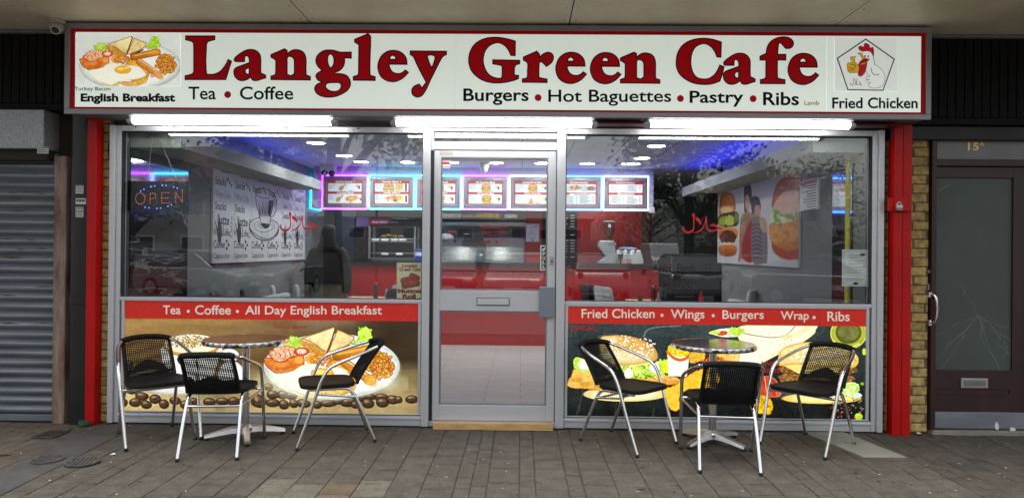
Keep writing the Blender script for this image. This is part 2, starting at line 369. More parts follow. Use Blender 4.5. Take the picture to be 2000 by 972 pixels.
# ------------------------------------------------------------------ ground
ASPH = M('asphalt', (.055,.055,.057), rough=.9, var=.35, scale=1.2, bump=.4, bscale=120)
tag(box(-120,120,-140,-12.6,-.4,-.13).build('road', ASPH), kind='structure')
tag(box(-120,120,-12.6,30,-.4,-.008).build('ground', M('bedding_sand', (.055,.046,.036), rough=.95, var=.5, scale=6)), kind='structure')
tag(box(-60,60,-12.6,-12.45,-.13,.0).build('kerb', M('kerb_concrete', (.30,.29,.27), rough=.85, var=.2), bevel=.012), kind='structure')
def paving():
    m = bpy.data.materials.new('concrete_pavers'); m.use_nodes = True; t = m.node_tree; n = t.nodes; L = t.links; p = n['Principled BSDF']
    a = n.new('ShaderNodeAttribute'); a.attribute_name = 'Col'; tc = n.new('ShaderNodeTexCoord')
    def nz(sc, det, r): 
        k = n.new('ShaderNodeTexNoise'); k.inputs['Scale'].default_value = sc; k.inputs['Detail'].default_value = det; k.inputs['Roughness'].default_value = r; L.new(tc.outputs['Object'], k.inputs['Vector']); return k
    big, mid, fine = nz(.9, 5, .6), nz(9, 7, .75), nz(90, 4, .8)
    def ramp(src, p0, p1, c0, c1):
        r = n.new('ShaderNodeValToRGB'); r.color_ramp.elements[0].position = p0; r.color_ramp.elements[1].position = p1; r.color_ramp.elements[0].color = (*c0,1); r.color_ramp.elements[1].color = (*c1,1); L.new(src.outputs[0], r.inputs[0]); return r
    def mul(x, y, f=1):
        k = n.new('ShaderNodeMix'); k.data_type = 'RGBA'; k.blend_type = 'MULTIPLY'; k.inputs[0].default_value = f; L.new(x, k.inputs[6]); L.new(y, k.inputs[7]); return k.outputs[2]
    c = mul(a.outputs['Color'], ramp(big, .3, .7, (.86,.84,.81), (1.08,1.06,1.02)).outputs[0])
    c = mul(c, ramp(mid, .35, .68, (.62,.58,.53), (1.1,1.08,1.06)).outputs[0])
    c = mul(c, ramp(fine, .35, .65, (.52,.51,.50), (1.38,1.37,1.34)).outputs[0])
    L.new(c, p.inputs['Base Color']); p.inputs['Roughness'].default_value = .88; p.inputs['Specular IOR Level'].default_value = .25
    bp = n.new('ShaderNodeBump'); bp.inputs['Strength'].default_value = .5; bp.inputs['Distance'].default_value = .004; L.new(fine.outputs[0], bp.inputs['Height'])
    b2 = n.new('ShaderNodeBump'); b2.inputs['Strength'].default_value = .4; b2.inputs['Distance'].default_value = .01; L.new(mid.outputs[0], b2.inputs['Height']); L.new(bp.outputs[0], b2.inputs['Normal']); L.new(b2.outputs[0], p.inputs['Normal'])
    rs = random.Random(3); mb = MB(); cols = []
    x = -7.0; col_i = 0
    while x < 7:
        wd = rs.choice([.2,.2,.2,.2,.1,.1]); y = -6.44 + rs.random()*.2
        while y < .28:
            ln = rs.choice([.2,.2,.2,.3,.1,.2]); cx, cy = x+wd/2, y+ln/2; g = rs.uniform(.0007,.0024); gy = g*rs.uniform(1.2,2.4)
            tx, ty = rs.uniform(-.001,.001), rs.uniform(-.0012,.0012); z0 = rs.uniform(-.002,.001); e = rs.uniform(.0015,.0035)
            def z(px, py): return z0+tx*(px-cx)/wd*2+ty*(py-cy)/ln*2
            j = lambda: rs.uniform(0,.0022); q = [(x+g+j(),y+gy+j()),(x+wd-g-j(),y+gy+j()),(x+wd-g-j(),y+ln-gy-j()),(x+g+j(),y+ln-gy-j())]; qi = [(q[0][0]+e,q[0][1]+e),(q[1][0]-e,q[1][1]+e),(q[2][0]-e,q[2][1]-e),(q[3][0]+e,q[3][1]-e)]
            b = len(mb.v)
            mb.add([(px,py,-.012) for px,py in q]+[(px,py,z(px,py)-.003) for px,py in q]+[(px,py,z(px,py)) for px,py in qi],
                   [(8,9,10,11)]+[(i,(i+1)%4,4+(i+1)%4,4+i) for i in range(4)]+[(4+i,4+(i+1)%4,8+(i+1)%4,8+i) for i in range(4)])
            v = .108*rs.uniform(.965,1.035); c3 = [v*1.05, v*.985, v*.90]
            if rs.random() < .025: c3 = [.085,.082,.08]
            if x < -3.62 and y > -1.9: c3 = [v*1.35, v*1.2, v*.98]
            if x > 2.75: c3 = [k*.78 for k in c3]
            if -1.62 < cx < -.80 and -1.75 < cy < -1.42: c3 = [.165,.158,.138]
            if -1.62 < cx < -1.02 and -1.56 < cy < -1.50 : c3 = [.15,.122,.088]
            cols += [c3]*12
            y += ln
        x += wd
    o = mb.build('pavement', m); me = o.data
    at = me.attributes.new('Col', 'FLOAT_COLOR', 'POINT'); arr = np.ones((len(cols),4), np.float32); arr[:,:3] = np.array(cols); at.data.foreach_set('color', arr.ravel())
    tag(o, kind='structure')
paving()
tag(box(-60,60,-12.44,-6.46,-.05,.0).build('forecourt', M('pale_forecourt', (.15,.143,.13), rough=.9, var=.25, scale=2)), kind='structure')
# tarmac strip over the drain run and the pale slab by the right-hand post
def slab(name, pts, z, mat, th=.03):
    mb = MB(); mb.prism([(p[0],p[1]) for p in pts], (z-th, z), lambda u,v,h: (u,v,h)); return tag(mb.build(name, mat, bevel=.003), kind='structure')
slab('tarmac_path', [G(0,925)[:2], (-4.4,-3.2), (-3.15,-3.2), G(0,968)[:2], G(120,908)[:2], G(232,850)[:2], G(196,838)[:2], G(146,852)[:2]], .006, M('old_tarmac', (.085,.080,.078), rough=.9, var=.45, scale=7, bump=.6, bscale=120, col2=(.045,.043,.043)))
slab('concrete_path', [(2.30,-.03),(2.64,-.03),(2.77,-.72),(2.46,-.72)], .008, M('pale_concrete', (.235,.235,.20), rough=.8, var=.12, scale=6, bump=.2, bscale=90))
slab('doorstep_path', [(3.34,.05),(4.5,.05),(4.5,-.05),(3.34,-.05)], .03, M('worn_concrete', (.22,.2,.17), rough=.85, var=.25), .06)

IRON = M('cast_iron', (.082,.078,.074), rough=.6, metal=.3, var=.4, scale=20, bump=.3)
DARKH = M('drain_shadow', (.036,.034,.032), rough=1)
def drain(px, py, r, label, sx=1.0):
    c = G(px, py, .012); t = thing('drain_cover', label, 'drain cover', (c[0],c[1],.008), .25)
    mb = MB(); mb.lathe([(r*.84,0),(r*.84,.008),(r,.008),(r,0)], n=32); mb.build('rim', IRON, t, smooth=True)
    MB().lathe([(.001,.001),(r*.85,.001)], n=32).build('well', DARKH, t)
    mb = MB()
    for i in range(-3,4):
        xx = i*r*.235; hh = math.sqrt(max(0,(r*.84)**2-xx*xx)); mb.box(xx-.009, xx+.009, -hh, hh, .0015, .007)
    mb.box(-r*.8, r*.8, -.008, .008, .0015, .0066); mb.build('grate', IRON, t)
drain(161,901,.108,'round slotted iron drain cover nearest the chairs')
drain(93,896,.105,'worn round drain cover sunk in the dark tarmac strip')
c = G(100,849,.0)
t = thing('drain_grate', 'small square iron gully grate below the rusty shutter rail', 'drain grate', (c[0],c[1],.003)); t.scale = (.62,.8,1)
MB().box(-.13,.13,-.13,.13,-.002,.002).build('well', DARKH, t)
mb = MB()
for i in range(6): mb.box(-.12+i*.048-.008,-.12+i*.048+.008,-.12,.12,.0025,.009)
mb.box(-.135,.135,-.135,-.12,.002,.010).box(-.135,.135,.12,.135,.002,.010).box(-.135,-.1205,-.12,.12,.002,.010).box(.1205,.135,-.12,.12,.002,.010).build('grate', IRON, t)

# ------------------------------------------------------------------ building shell
XL, XR = -3.40, 2.94                       # outer edges of the shop window frame
ZH, ZC, ZS = 2.46, 2.72, 3.22              # window head, cafe ceiling, canopy soffit
PLAST = M('grey_painted_wall', (.19,.20,.20), rough=.7, var=.05, scale=2)
BRICK_CACHE = {}
def brick_mat():
    m = bpy.data.materials.new('yellow_stock_brick'); m.use_nodes = True; t = m.node_tree; n = t.nodes; L = t.links; p = n['Principled BSDF']
    a = n.new('ShaderNodeAttribute'); a.attribute_name = 'Col'; tc = n.new('ShaderNodeTexCoord'); k = n.new('ShaderNodeTexNoise'); k.inputs['Scale'].default_value = 22; k.inputs['Detail'].default_value = 8; L.new(tc.outputs['Object'], k.inputs['Vector'])
    r = n.new('ShaderNodeValToRGB'); r.color_ramp.elements[0].position = .3; r.color_ramp.elements[0].color = (.45,.42,.38,1); r.color_ramp.elements[1].position = .62; r.color_ramp.elements[1].color = (1.05,1.05,1.05,1); L.new(k.outputs[0], r.inputs[0])
    x = n.new('ShaderNodeMix'); x.data_type = 'RGBA'; x.blend_type = 'MULTIPLY'; x.inputs[0].default_value = 1; L.new(a.outputs['Color'], x.inputs[6]); L.new(r.outputs[0], x.inputs[7]); L.new(x.outputs[2], p.inputs['Base Color']); p.inputs['Roughness'].default_value = .9
    b = n.new('ShaderNodeBump'); b.inputs['Strength'].default_value = .6; b.inputs['Distance'].default_value = .006; L.new(k.outputs[0], b.inputs['Height']); L.new(b.outputs[0], p.inputs['Normal']); return m
BRICKM = brick_mat()
def pier(name, label, x0, x1, yf, z1, seed):
    rs = random.Random(seed); mb = MB(); cols = []
    def bx(a,b,c,d,e,f,col):
        mb.box(a,b,c,d,e,f); cols.extend([col]*8)
    bx(x0+.004,x1-.004,yf+.008,yf+.26,0,z1,(.17,.13,.07))
    z = .01; row = 0
    while z < z1-.01:
        x = x0-(.11 if row%2 else .0)-rs.uniform(0,.02)
        while x < x1:
            a, b = max(x, x0), min(x+.215, x1)
            if b-a > .02:
                v = rs.uniform(.8,1.15); bx(a+.001,b-.008,yf+rs.uniform(0,.004),yf+.2,z,min(z+.064,z1),(.50*v,.36*v*rs.uniform(.94,1.05),.13*v))
            x += .225
        z += .075; row += 1
    o = mb.build(name, BRICKM, bevel=.004, seg=1); me = o.data
    at = me.attributes.new('Col','FLOAT_COLOR','POINT'); arr = np.ones((len(cols),4),np.float32); arr[:,:3] = np.array(cols); at.data.foreach_set('color', arr.ravel())
    return tag(o, label, 'brick pier')
pier('brick_pier', 'narrow yellow brick pier between the left red post and the window', -3.73, -3.408, .0, 2.6, 1)
pier('brick_pier', 'yellow brick pier between the padlocked red post and the maroon door', 2.99, 3.335, .0, 2.55, 2)

# canopy: four-sided slab with a panelled soffit
CAN = thing('canopy', 'beige panelled canopy soffit over the pavement', 'canopy', (0,0,0))
SOFF = M('beige_soffit_board', (.70,.64,.49), rough=.42, var=.17, scale=1.3, bump=.06, bscale=40, spec=.35)
jx = [-9.86,-7.80,-5.74,-3.70,-1.665,.355,2.41,4.46,6.5,8.6]
for a, b in zip(jx[:-1], jx[1:]):
    box(a+.004,b-.004,-1.55,.12,ZS,ZS+.014).build('soffit_panel', SOFF, CAN, bevel=.002)
box(-9.9,8.6,-1.57,.2,ZS+.0145,ZS+.25).build('slab', M('dark_void', (.01,.01,.01), rough=1), CAN)
box(-9.9,8.6,-1.64,-1.57,ZS-.08,ZS+.45).build('fascia', M('painted_fascia', (.25,.24,.22), rough=.6), CAN)
mb = MB()
for a in jx[1:-1]:
    for i in range(4):
        y = -.42-i*.27
        for dx in (-.045,.045): mb.lathe([(.006,0),(.006,.002)], c=(a+dx,y,ZS-.0015), n=8)
mb.build('screw_heads', M('rusty_screw', (.06,.045,.03), rough=.7), CAN)
# upper storey over the canopy and the wall over the window head
tag(box(-10,9,.2,.5,ZS+.02,7.5).build('upper_wall', M('upper_brick', (.26,.19,.11), rough=.9, var=.2, scale=12)), 'brick upper wall of the parade above the canopy', 'wall')
tag(box(-3.47,2.995,.02,.2,ZH+.01,ZS-.005).build('window_lintel', M('dark_lintel', (.02,.018,.018), rough=.7)), 'dark lintel wall behind the shop sign', 'wall')
def cladding(x0, x1, z0, label):
    t = thing('board_cladding', label, 'cladding', (0,0,0))
    box(x0,x1,-.07,.2,z0,ZS-.004).build('backing', BLACKP, t)
    mb = MB(); x = x0+.002
    while x < x1-.02: mb.box(x,min(x+.066,x1)-.005,-.094,-.0705,z0+.06,ZS-.03); x += .069
    mb.build('boards', BLACKP, t, bevel=.004)
    box(x0,x1,-.105,-.0705,z0,z0+.055).build('bottom_rail', BLACKP, t, bevel=.004)
    box(x0,x1,-.125,-.0705,ZS-.028,ZS-.006).build('top_strip', M('pale_strip', (.2,.19,.17), rough=.6), t)
cladding(-7.5,-3.48,2.565,'black vertical board cladding above the roller shutter')
cladding(3.0,7.0,2.50,'black vertical board cladding above the maroon door')
tag(box(2.98,7,-.06,.2,2.385,2.495).build('timber_beam', M('black_paint', (.008,.008,.009), rough=.5), bevel=.006), 'black timber beam above the numbered panel', 'beam')

# ------------------------------------------------------------------ left neighbour: shutter, rail, pillar
GALV = M('galvanised_steel', (.36,.38,.40), rough=.5, metal=.5, var=.3, scale=38, bump=.05)
t = thing('shutter_box', 'mottled galvanised steel box above the roller shutter', 'shutter box', (0,0,0))
box(-7,-3.872,-.16,.15,2.245,2.56).build('casing', GALV, t, bevel=.006)
box(-7,-3.88,-.1,.15,2.16,2.244).build('bottom_lip', M('dark_lip', (.02,.018,.016), rough=.7), t)
def sticker(x0,y0,x1,y1,Y,label,lines,name='sticker'):
    a = W(x0,y0,Y); b = W(x1,y1,Y); t = thing(name, label, 'sticker', (0,0,0))
    box(a[0],b[0],Y-.0016,Y-.0004,b[2],a[2]).build('paper', M('sticker_paper', (.55,.55,.53), rough=.5), t)
    mb = MB(); rs = random.Random(int(x0)); f = lambda x,y: (x,Y-.003,y)
    hh = (a[2]-b[2]); n = lines
    for i in range(n):
        zz = a[2]-hh*(i+.6)/(n+.4); x = a[0]+(b[0]-a[0])*.08
        while x < b[0]-(b[0]-a[0])*.15:
            l = rs.uniform(.12,.3)*(b[0]-a[0]); l = min(l, b[0]-.004-x); put_rect(mb, x, zz+hh/n*.22, x+l, zz-hh/n*.12, f); x += l+.004
    mb.build('print', M('sticker_ink', (.05,.05,.06), rough=.5), t)
sticker(73,287,95,300,-.162,'small white maker sticker on the galvanised box',3)
STEEL = M('weathered_shutter_steel', (.22,.24,.268), rough=.42, metal=.4, var=.35, scale=5, stretch=(.35,1,5), bump=.08, bscale=20, col2=(.11,.12,.14))
RUST = M('rusty_steel', (.34,.27,.22), rough=.75, metal=.2, var=.3, scale=11, stretch=(1.4,1,.25), col2=(.10,.038,.016), bump=.4, bscale=50)
t = thing('roller_shutter', 'closed grey ribbed roller shutter with rust streaks', 'roller shutter', (0,0,0))
prof = []; pit = .0775; nsl = 28
for i in range(nsl):
    z = .07+i*pit
    for k in range(8):
        q = k/8; prof.append((-.004-.024*math.sin(PI*min(1,q/.82))**.7 if q < .82 else .0, z+q*pit))
mb = MB(); n = len(prof)
mb.add([(-7,y,z) for y,z in prof]+[(-3.845,y,z) for y,z in prof], [(i,i+1,n+i+1,n+i) for i in range(n-1)])
mb.build('curtain', STEEL, t, smooth=True, ang=1.2)
box(-7,-3.845,-.03,.02,.012,.068).build('bottom_bar', STEEL, t, bevel=.005)
mb = MB(); rs = random.Random(4)
for i in range(16):
    k = rs.choice([9,12,13,16,17,18,19,21,23]); x = rs.uniform(-4.35,-3.95); z = .07+k*pit+pit*rs.uniform(.5,.8); l = rs.uniform(.03,.16)
    put_line(mb, [(x,z),(x+l*.5,z+.002),(x+l,z)], [.002,.007,.002], lambda a,b: (a,-.0305,b))
mb.build('rust_streaks', M('rust_brown', (.10,.04,.022), rough=.85, var=.4, scale=40), t)
box(-3.845,-3.742,-.07,.03,.0,2.2).build('guide_rail', RUST, t, bevel=.006)
box(-3.872,-3.7,.03,.2,2.0,3.2).build('side_boarding', M('dark_brown_board', (.022,.014,.009), rough=.8, var=.3), t)
tag(box(-7,-3.5,.06,.2,0,3.2).build('neighbour_wall', M('dark_shop_wall', (.03,.027,.024), rough=.9)), 'dark wall behind the closed roller shutter', 'wall')
t = thing('drain_pillar', 'black painted pillar with paper stickers beside the rusty rail', 'pillar', (-3.63,-.03,0))
mb = MB(); mb.loft([[(.078*math.copysign(abs(math.cos(a))**.5,math.cos(a)),.055*math.copysign(abs(math.sin(a))**.5,math.sin(a)),z) for a in [2*PI*i/28 for i in range(28)]] for z in (0,2.56)])
mb.build('shaft', M('black_gloss', (.009,.009,.010), rough=.38, var=.4, scale=9, bump=.15, bscale=18), t, smooth=True)
mb = MB(); mb.loft([[(.086*math.copysign(abs(math.cos(a))**.5,math.cos(a)),.062*math.copysign(abs(math.sin(a))**.5,math.sin(a)),z) for a in [2*PI*i/28 for i in range(28)]] for z in (.98,1.06)])
mb.build('collar', M('black_gloss'), t, smooth=True, bevel=.004)
sticker(148,362,163,378,-.088,'upper white sticker with a small picture on the black pillar',3)
sticker(148,387,168,399,-.088,'middle white sticker with a curved line on the black pillar',1)
sticker(148,404,163,411,-.088,'small one-line sticker on the black pillar',1)
sticker(148,412,163,424,-.088,'lowest square sticker on the black pillar',3)
sticker(171,299,176,307,-.088,'tiny torn white tag near the top of the black pillar',1)
c = G(171,829)
t = tag(MB().lathe([(.03,.0),(.045,.012),(.05,.04),(.046,.04),(.04,.014),(.001,.012)], c=(c[0],c[1]-.03,.002), n=20).build('plastic_tub', M('green_plastic', (.03,.14,.08), rough=.5, var=.3, scale=30), smooth=True), 'small green plastic tub at the foot of the left red post', 'tub')
# red posts
t = thing('red_post', 'slim plain red post left of the shop window', 'post', (0,0,0))
box(-3.553,-3.475,-.10,-.002,.0,2.6).build('shaft', RED, t, bevel=.004)
t = thing('red_post', 'wide red post with a padlocked red plate', 'post', (0,0,0))
box(2.992,3.06,-.10,-.002,.0,2.5).build('shaft', RED, t, bevel=.003)
box(3.064,3.134,-.098,-.002,.0,2.5).build('shaft', RED, t, bevel=.003)
box(3.06,3.064,-.08,-.004,.0,2.5).build('joint', M('dark_red_gap', (.06,.005,.005), rough=.7), t)
a, b = W(1748,384,-.13), W(1780,413,-.13)
box(a[0],b[0],-.13,-.1005,b[2],a[2]).build('lock_plate', M('bright_red_paint', S(178,10,14), rough=.4, spec=.3), t, bevel=.004)
a, b = W(1735,386,-.12), W(1752,412,-.12)
box(a[0],b[0]-.004,-.118,-.1005,b[2],a[2]).build('lock_plate', RED, t, bevel=.004)
t = thing('padlock', 'small steel padlock hanging from the red plate', 'padlock', W(1756,405,-.148))
box(-.026,.026,-.011,.011,-.022,.022).build('body', M('padlock_steel', (.55,.54,.52), rough=.3, metal=.9), t, bevel=.005)
box(-.0265,.0265,-.0116,.0116,-.013,-.004).build('band', M('black_band', (.02,.02,.02), rough=.4), t)
MB().tube([( .015*math.cos(PI-PI*i/10), 0, .022+.02*math.sin(PI*i/10)) for i in range(11)], .0035).build('shackle', M('padlock_steel'), t, smooth=True)
t = thing('wall_bracket', 'rusty iron bracket on the bricks above the padlock', 'bracket', (0,0,0))
IR2 = M('rusty_fitting', (.05,.022,.014), rough=.7, var=.4, scale=40)
for (x,y,s) in ((1783,257,.022),(1781,266,.03),(1779,280,.02)):
    q = W(x,y,-.02); MB().sphere(q,(s,.02,s*.8)).build('lug', IR2, t, smooth=True)
q = W(1775,247,-.03); MB().tube([(q[0],0.0,q[2]),(q[0],-.03,q[2]),(q[0]+.005,-.035,q[2]-.04)], .007).build('hook', M('brass_hook', (.45,.36,.16), rough=.4, metal=.8), t, smooth=True)
# cable on the left of the window frame
mb = MB(); q = [W(x,y,-.012) for x,y in ((222,236),(216,262),(212,292),(217,330),(220,400),(221,600),(218,780),(210,802),(205,806))]
tag(mb.tube(cr3(q,5), .006, n=6).build('cable', RUBBER, smooth=True), 'thin black cable running down the left window jamb', 'cable')

# ------------------------------------------------------------------ right neighbour: maroon door
MAR = M('maroon_gloss_paint', (.030,.010,.012), rough=.42, var=.35, scale=6, bump=.12, bscale=14, stretch=(1,1,.4))
t = thing('front_door', 'dark maroon door with cracked frosted glass', 'door', (0,0,0))
zt = WZ(325,0,1880)
mb = MB(); mb.box(3.336,3.375,-.03,.1,.03,2.40).box(4.14,4.25,-.03,.1,.03,2.40).box(3.375,4.14,-.028,.1,zt,zt+.055).build('door_frame', MAR, t, bevel=.004)
# transom panel with the number
box(3.375,4.14,.0,.06,zt+.055,2.39).build('number_panel', M('grey_frosted_panel', (.19,.19,.20), rough=.45, var=.1, scale=4), t)
mb = MB(); fpx = lambda x,y: W(x,y,-.004)
put_text(mb, '15', (1890,278,1912,294), fpx, bold=.03); put_text(mb, 'A', (1913.5,275.5,1922,285), fpx, bold=.02)
mb.build('door_number', M('gold_leaf', (.55,.42,.14), rough=.35, metal=.6), t)
x0, x1 = 3.385, 4.13; gx0, gx1 = WX(1827,.01), WX(1977,.01); gz0, gz1 = WZ(722,.01,1880), WZ(347,.01,1880); zk = WZ(803,.01,1880)
mb = MB(); mb.box(x0,gx0,.0,.05,.05,zt-.004).box(gx1,x1,.0,.05,.05,zt-.004).box(gx0,gx1,.0,.05,gz1,zt-.004).box(gx0,gx1,.0,.05,.05,gz0).build('door_leaf', MAR, t, bevel=.004)
mb = MB(); mb.box(gx0+.03,gx1-.02,-.008,-.0005,.315,.322).box(gx0+.03,gx1-.02,-.008,-.0005,.365,.369).box(gx1-.026,gx1-.02,-.008,-.0005,.322,.365).build('moulding', MAR, t)
FROST = M('frosted_wired_glass', (.056,.070,.064), rough=.38, var=.12, scale=2.2, bump=.25, bscale=160, spec=.45)
gl = box(gx0-.004,gx1+.004,.018,.026,gz0-.004,gz1+.004).build('door_glass', FROST, t)
mb = MB(); mb.m = 0; rs = random.Random(11); f = lambda x,y: W(x,y,.0172)
hub = (1911,617)
for (ex,ey) in ((1825,702),(1836,722),(1826,655),(1953,722),(1975,697),(1976,668),(1930,690),(1878,556),(1972,640)):
    pts = [hub]; 
    for i in range(1,7): q = i/6; pts.append((hub[0]+(ex-hub[0])*q+rs.uniform(-5,5)*math.sin(PI*q), hub[1]+(ey-hub[1])*q+rs.uniform(-4,4)*math.sin(PI*q)))
    put_line(mb, pts, [rs.choice([.25,.7,.4,.9]) for _ in pts], f)
for _ in range(14):
    x,y = rs.choice([(1966,690),(1962,700),(1970,672),(1958,662),(1880,660)]); a = rs.uniform(0,PI); l = rs.uniform(3,9); x += rs.uniform(-8,8); y += rs.uniform(-8,8)
    put_line(mb, [(x,y),(x+l*math.cos(a),y+l*math.sin(a))], [1.3,.5], f)
put_line(mb, [(1856,360),(1844,366),(1832,374)], .8, f)
mb.build('cracks', M('crack_edge', (.19,.22,.21), rough=.3), gl)
mb = MB()
for cx,cy in ((1907,378),(1882,421)):
    for _ in range(12): x,y = cx+rs.uniform(-8,8), cy+rs.uniform(-7,7); put_line(mb, [(x,y),(x+rs.uniform(-5,5),y+rs.uniform(-5,5))], .9, f)
mb.build('scuffs', M('scuff_dark', (.06,.075,.07), rough=.6), gl)
KICK = M('scuffed_kickplate', (.22,.23,.265), rough=.45, metal=.5, var=.2, scale=4, stretch=(.5,1,2))
box(3.345,4.12,-.012,-.001,.045,zk).build('kick_plate', KICK, t, bevel=.002)
mb = MB()
for pts in ([(1947,823),(1951,832),(1949,839),(1944,836),(1943,829)],[(1973,835),(1979,834),(1984,838),(1979,842),(1973,840)]): put_fill(mb, [cr(pts,4,True)], lambda x,y: W(x,y,-.0135))
mb.build('paint_chips', M('chipped_white', (.6,.6,.6), rough=.6), t)
a, b = W(1877,738,-.01), W(1930,758,-.01)
lb = MB().box(a[0],b[0],-.012,-.001,b[2],a[2]).build('letterbox', M('satin_steel', (.42,.42,.43), rough=.35, metal=.8), t, bevel=.004)
box(a[0]+.025,b[0]-.025,-.016,-.0125,b[2]+.02,a[2]-.018).build('flap', M('flap_steel', (.22,.22,.22), rough=.4, metal=.7), lb, bevel=.003)
q0, q1 = W(1817,575,-.02), W(1817,630,-.02)
mb = MB(); mb.box(q0[0]-.016,q0[0]+.014,-.03,-.001,q0[2]-.022,q0[2]+.022).box(q1[0]-.014,q1[0]+.014,-.03,-.001,q1[2]-.022,q1[2]+.022)
mb.tube(cr3([(q0[0],-.03,q0[2]),(q0[0]+.02,-.055,q0[2]-.015),(q0[0]+.03,-.062,(q0[2]+q1[2])/2),(q0[0]+.02,-.055,q1[2]+.015),(q1[0],-.03,q1[2])],6), .011)
mb.build('handle', CHROME, t, smooth=True)
mb = MB(); q = W(1815,530,-.003); mb.lathe([(.014,-.006),(.014,0)], c=(q[0],-.001,q[2]), axis='y', n=16); q = W(1815,560,-.003); mb.box(q[0]-.012,q[0]+.01,-.005,-.001,q[2]-.026,q[2]+.026)
mb.build('lock', M('satin_steel'), t)
tag(box(4.25,7,.0,.2,0,2.4).build('neighbour_wall', M('maroon_panel', (.03,.012,.014), rough=.5)), 'dark maroon panel wall right of the maroon door', 'wall')
tag(box(3.33,4.3,.65,.7,0,2.6).build('hallway_wall', M('hall_dark', (.04,.04,.04), rough=.9)), 'dim hallway wall behind the frosted glass', 'wall')

# ------------------------------------------------------------------ shop window frame
def avz(y, dy): return (W(300,y,0)[2]+W(1640,y+dy,0)[2])/2     # the photo drops dy px from left to right
zR1, zR0 = avz(581,10), avz(588,10)     # rail under the clear glass
zB1, zB0 = avz(803,17), avz(822,18)
xML0, xML1, xMR0, xMR1 = WX(826), WX(846), WX(1086), WX(1103)
SF = thing('shopfront', 'silver aluminium shopfront with two tall windows and a glass door', 'shopfront', (0,0,0))
Yf, Yb = -.03, .06
mb = MB()
for a, b, y0 in ((XL,XL+.045,-.05),(XL+.047,XL+.085,Yf),(XR-.085,XR-.047,Yf),(XR-.045,XR,-.05)): mb.box(a,b,y0,Yb,.012,ZH)
mb.box(XL+.087,xML0-.002,Yf,Yb,ZH-.045,ZH).box(xMR1+.002,XR-.087,Yf,Yb,ZH-.045,ZH)
mb.box(XL+.087,xML0-.002,Yf-.004,Yb,zR0,zR1).box(xMR1+.002,XR-.087,Yf-.004,Yb,zR0,zR1)
mb.box(XL+.087,xML0-.002,Yf,Yb,.012,zB1).box(xMR1+.002,XR-.087,Yf,Yb,.012,zB1)
mb.box(XL+.087,xML0-.002,Yf-.012,Yf-.001,zB1-.03,zB1-.012).box(xMR1+.002,XR-.087,Yf-.012,Yf-.001,zB1-.03,zB1-.012)
mb.build('frame', ALU, SF, bevel=.003)
mb = MB(); zt1, zt0 = WZ(278,0,966), WZ(294,0,966)
mb.box(xML0,xML1-.022,-.05,Yb,.012,ZH+.005).box(xML1-.02,xML1,Yf,Yb,.012,ZH).box(xMR0,xMR1,-.05,Yb,.012,ZH+.005)
mb.box(xML1+.001,xMR0-.001,Yf,Yb,ZH-.03,ZH).box(xML1+.001,xMR0-.001,Yf,Yb,zt0,zt1)
mb.box(xML1+.001,xMR0-.001,Yf-.01,Yb,.012,.055)
mb.build('door_surround', ALU, SF, bevel=.003)
box(XL-.004,XR+.05,-.02,.1,.0,.011).build('threshold', RUBBER, SF)
box(XL+.07,xML0+.01,.012,.018,zR1-.012,ZH-.035).build('window_pane', GLASS, SF)
box(xMR1-.01,XR-.07,.012,.018,zR1-.012,ZH-.035).build('window_pane', GLASS, SF)
box(xML1-.008,xMR0+.008,.012,.018,zt1-.008,ZH-.022).build('transom_pane', GLASS, SF)
mb = MB()
for x in (265,340,560,700): q = W(x,247,Yf-.002); mb.box(q[0]-.006,q[0]+.006,Yf-.004,Yf-.0005,ZH-.02,ZH-.008)
for x in (880,950,1010,1075): q = W(x,253,Yf-.002); mb.box(q[0]-.006,q[0]+.006,Yf-.004,Yf-.0005,ZH-.02,ZH-.010)
mb.build('clips', RUBBER, SF)
mb = MB()
mb.box(xML1-.019,xML1+.0035,Yf-.002,Yb-.01,.056,zt0-.006).box(xMR0-.0038,xMR0-.0008,Yf-.002,Yb-.01,.056,zt0-.006)
for x0, x1 in ((XL+.086,xML0-.002),(xMR1+.002,XR-.086)):
    mb.box(x0,x0+.007,Yf+.012,.03,zR1,ZH-.046).box(x1-.007,x1,Yf+.012,.03,zR1,ZH-.046).box(x0+.007,x1-.007,Yf+.012,.03,ZH-.052,ZH-.046).box(x0+.007,x1-.007,Yf+.012,.03,zR1,zR1+.006)
    mb.box(x0,x1,Yf-.002,Yb,zB1+.0005,zB1+.006)
mb.build('gasket', RUBBER, SF)
# the door leaf
dx0, dx1 = xML1+.004, xMR0-.004
gl, gr = WX(860), WX(1069); z_t = zt0-.006; z_g1 = WZ(309,0,966); z_m1, z_m0 = WZ(567,0,966), WZ(607,0,966); z_b1, z_b0 = WZ(790,0,966), WZ(820,0,966)
mb = MB(); mb.box(dx0,gl,-.02,.03,z_b0,z_t).box(gr,dx1,-.02,.03,z_b0,z_t).box(gl,gr,-.02,.03,z_g1,z_t).box(gl,gr,-.02,.03,z_m0,z_m1).box(gl,gr,-.02,.03,z_b0,z_b1)
DOOR = mb.build('door', ALU, SF, bevel=.003)
mb = MB()
for z0, z1 in ((z_m1,z_g1),(z_b1,z_m0)):
    mb.box(gl,gl+.012,-.012,.02,z0,z1).box(gr-.012,gr,-.012,.02,z0,z1).box(gl+.012,gr-.012,-.012,.02,z1-.012,z1).box(gl+.012,gr-.012,-.012,.02,z0,z0+.012)
mb.build('glazing_bead', M('grey_bead', (.23,.23,.25), rough=.4, metal=.4), DOOR)
box(gl+.004,gr-.004,.002,.008,z_m1,z_g1).build('door_pane', GLASS, DOOR)
box(gl+.004,gr-.004,.002,.008,z_b1,z_m0).build('door_pane', GLASS, DOOR)
a, b = W(931,581,-.03), W(995,597,-.03)
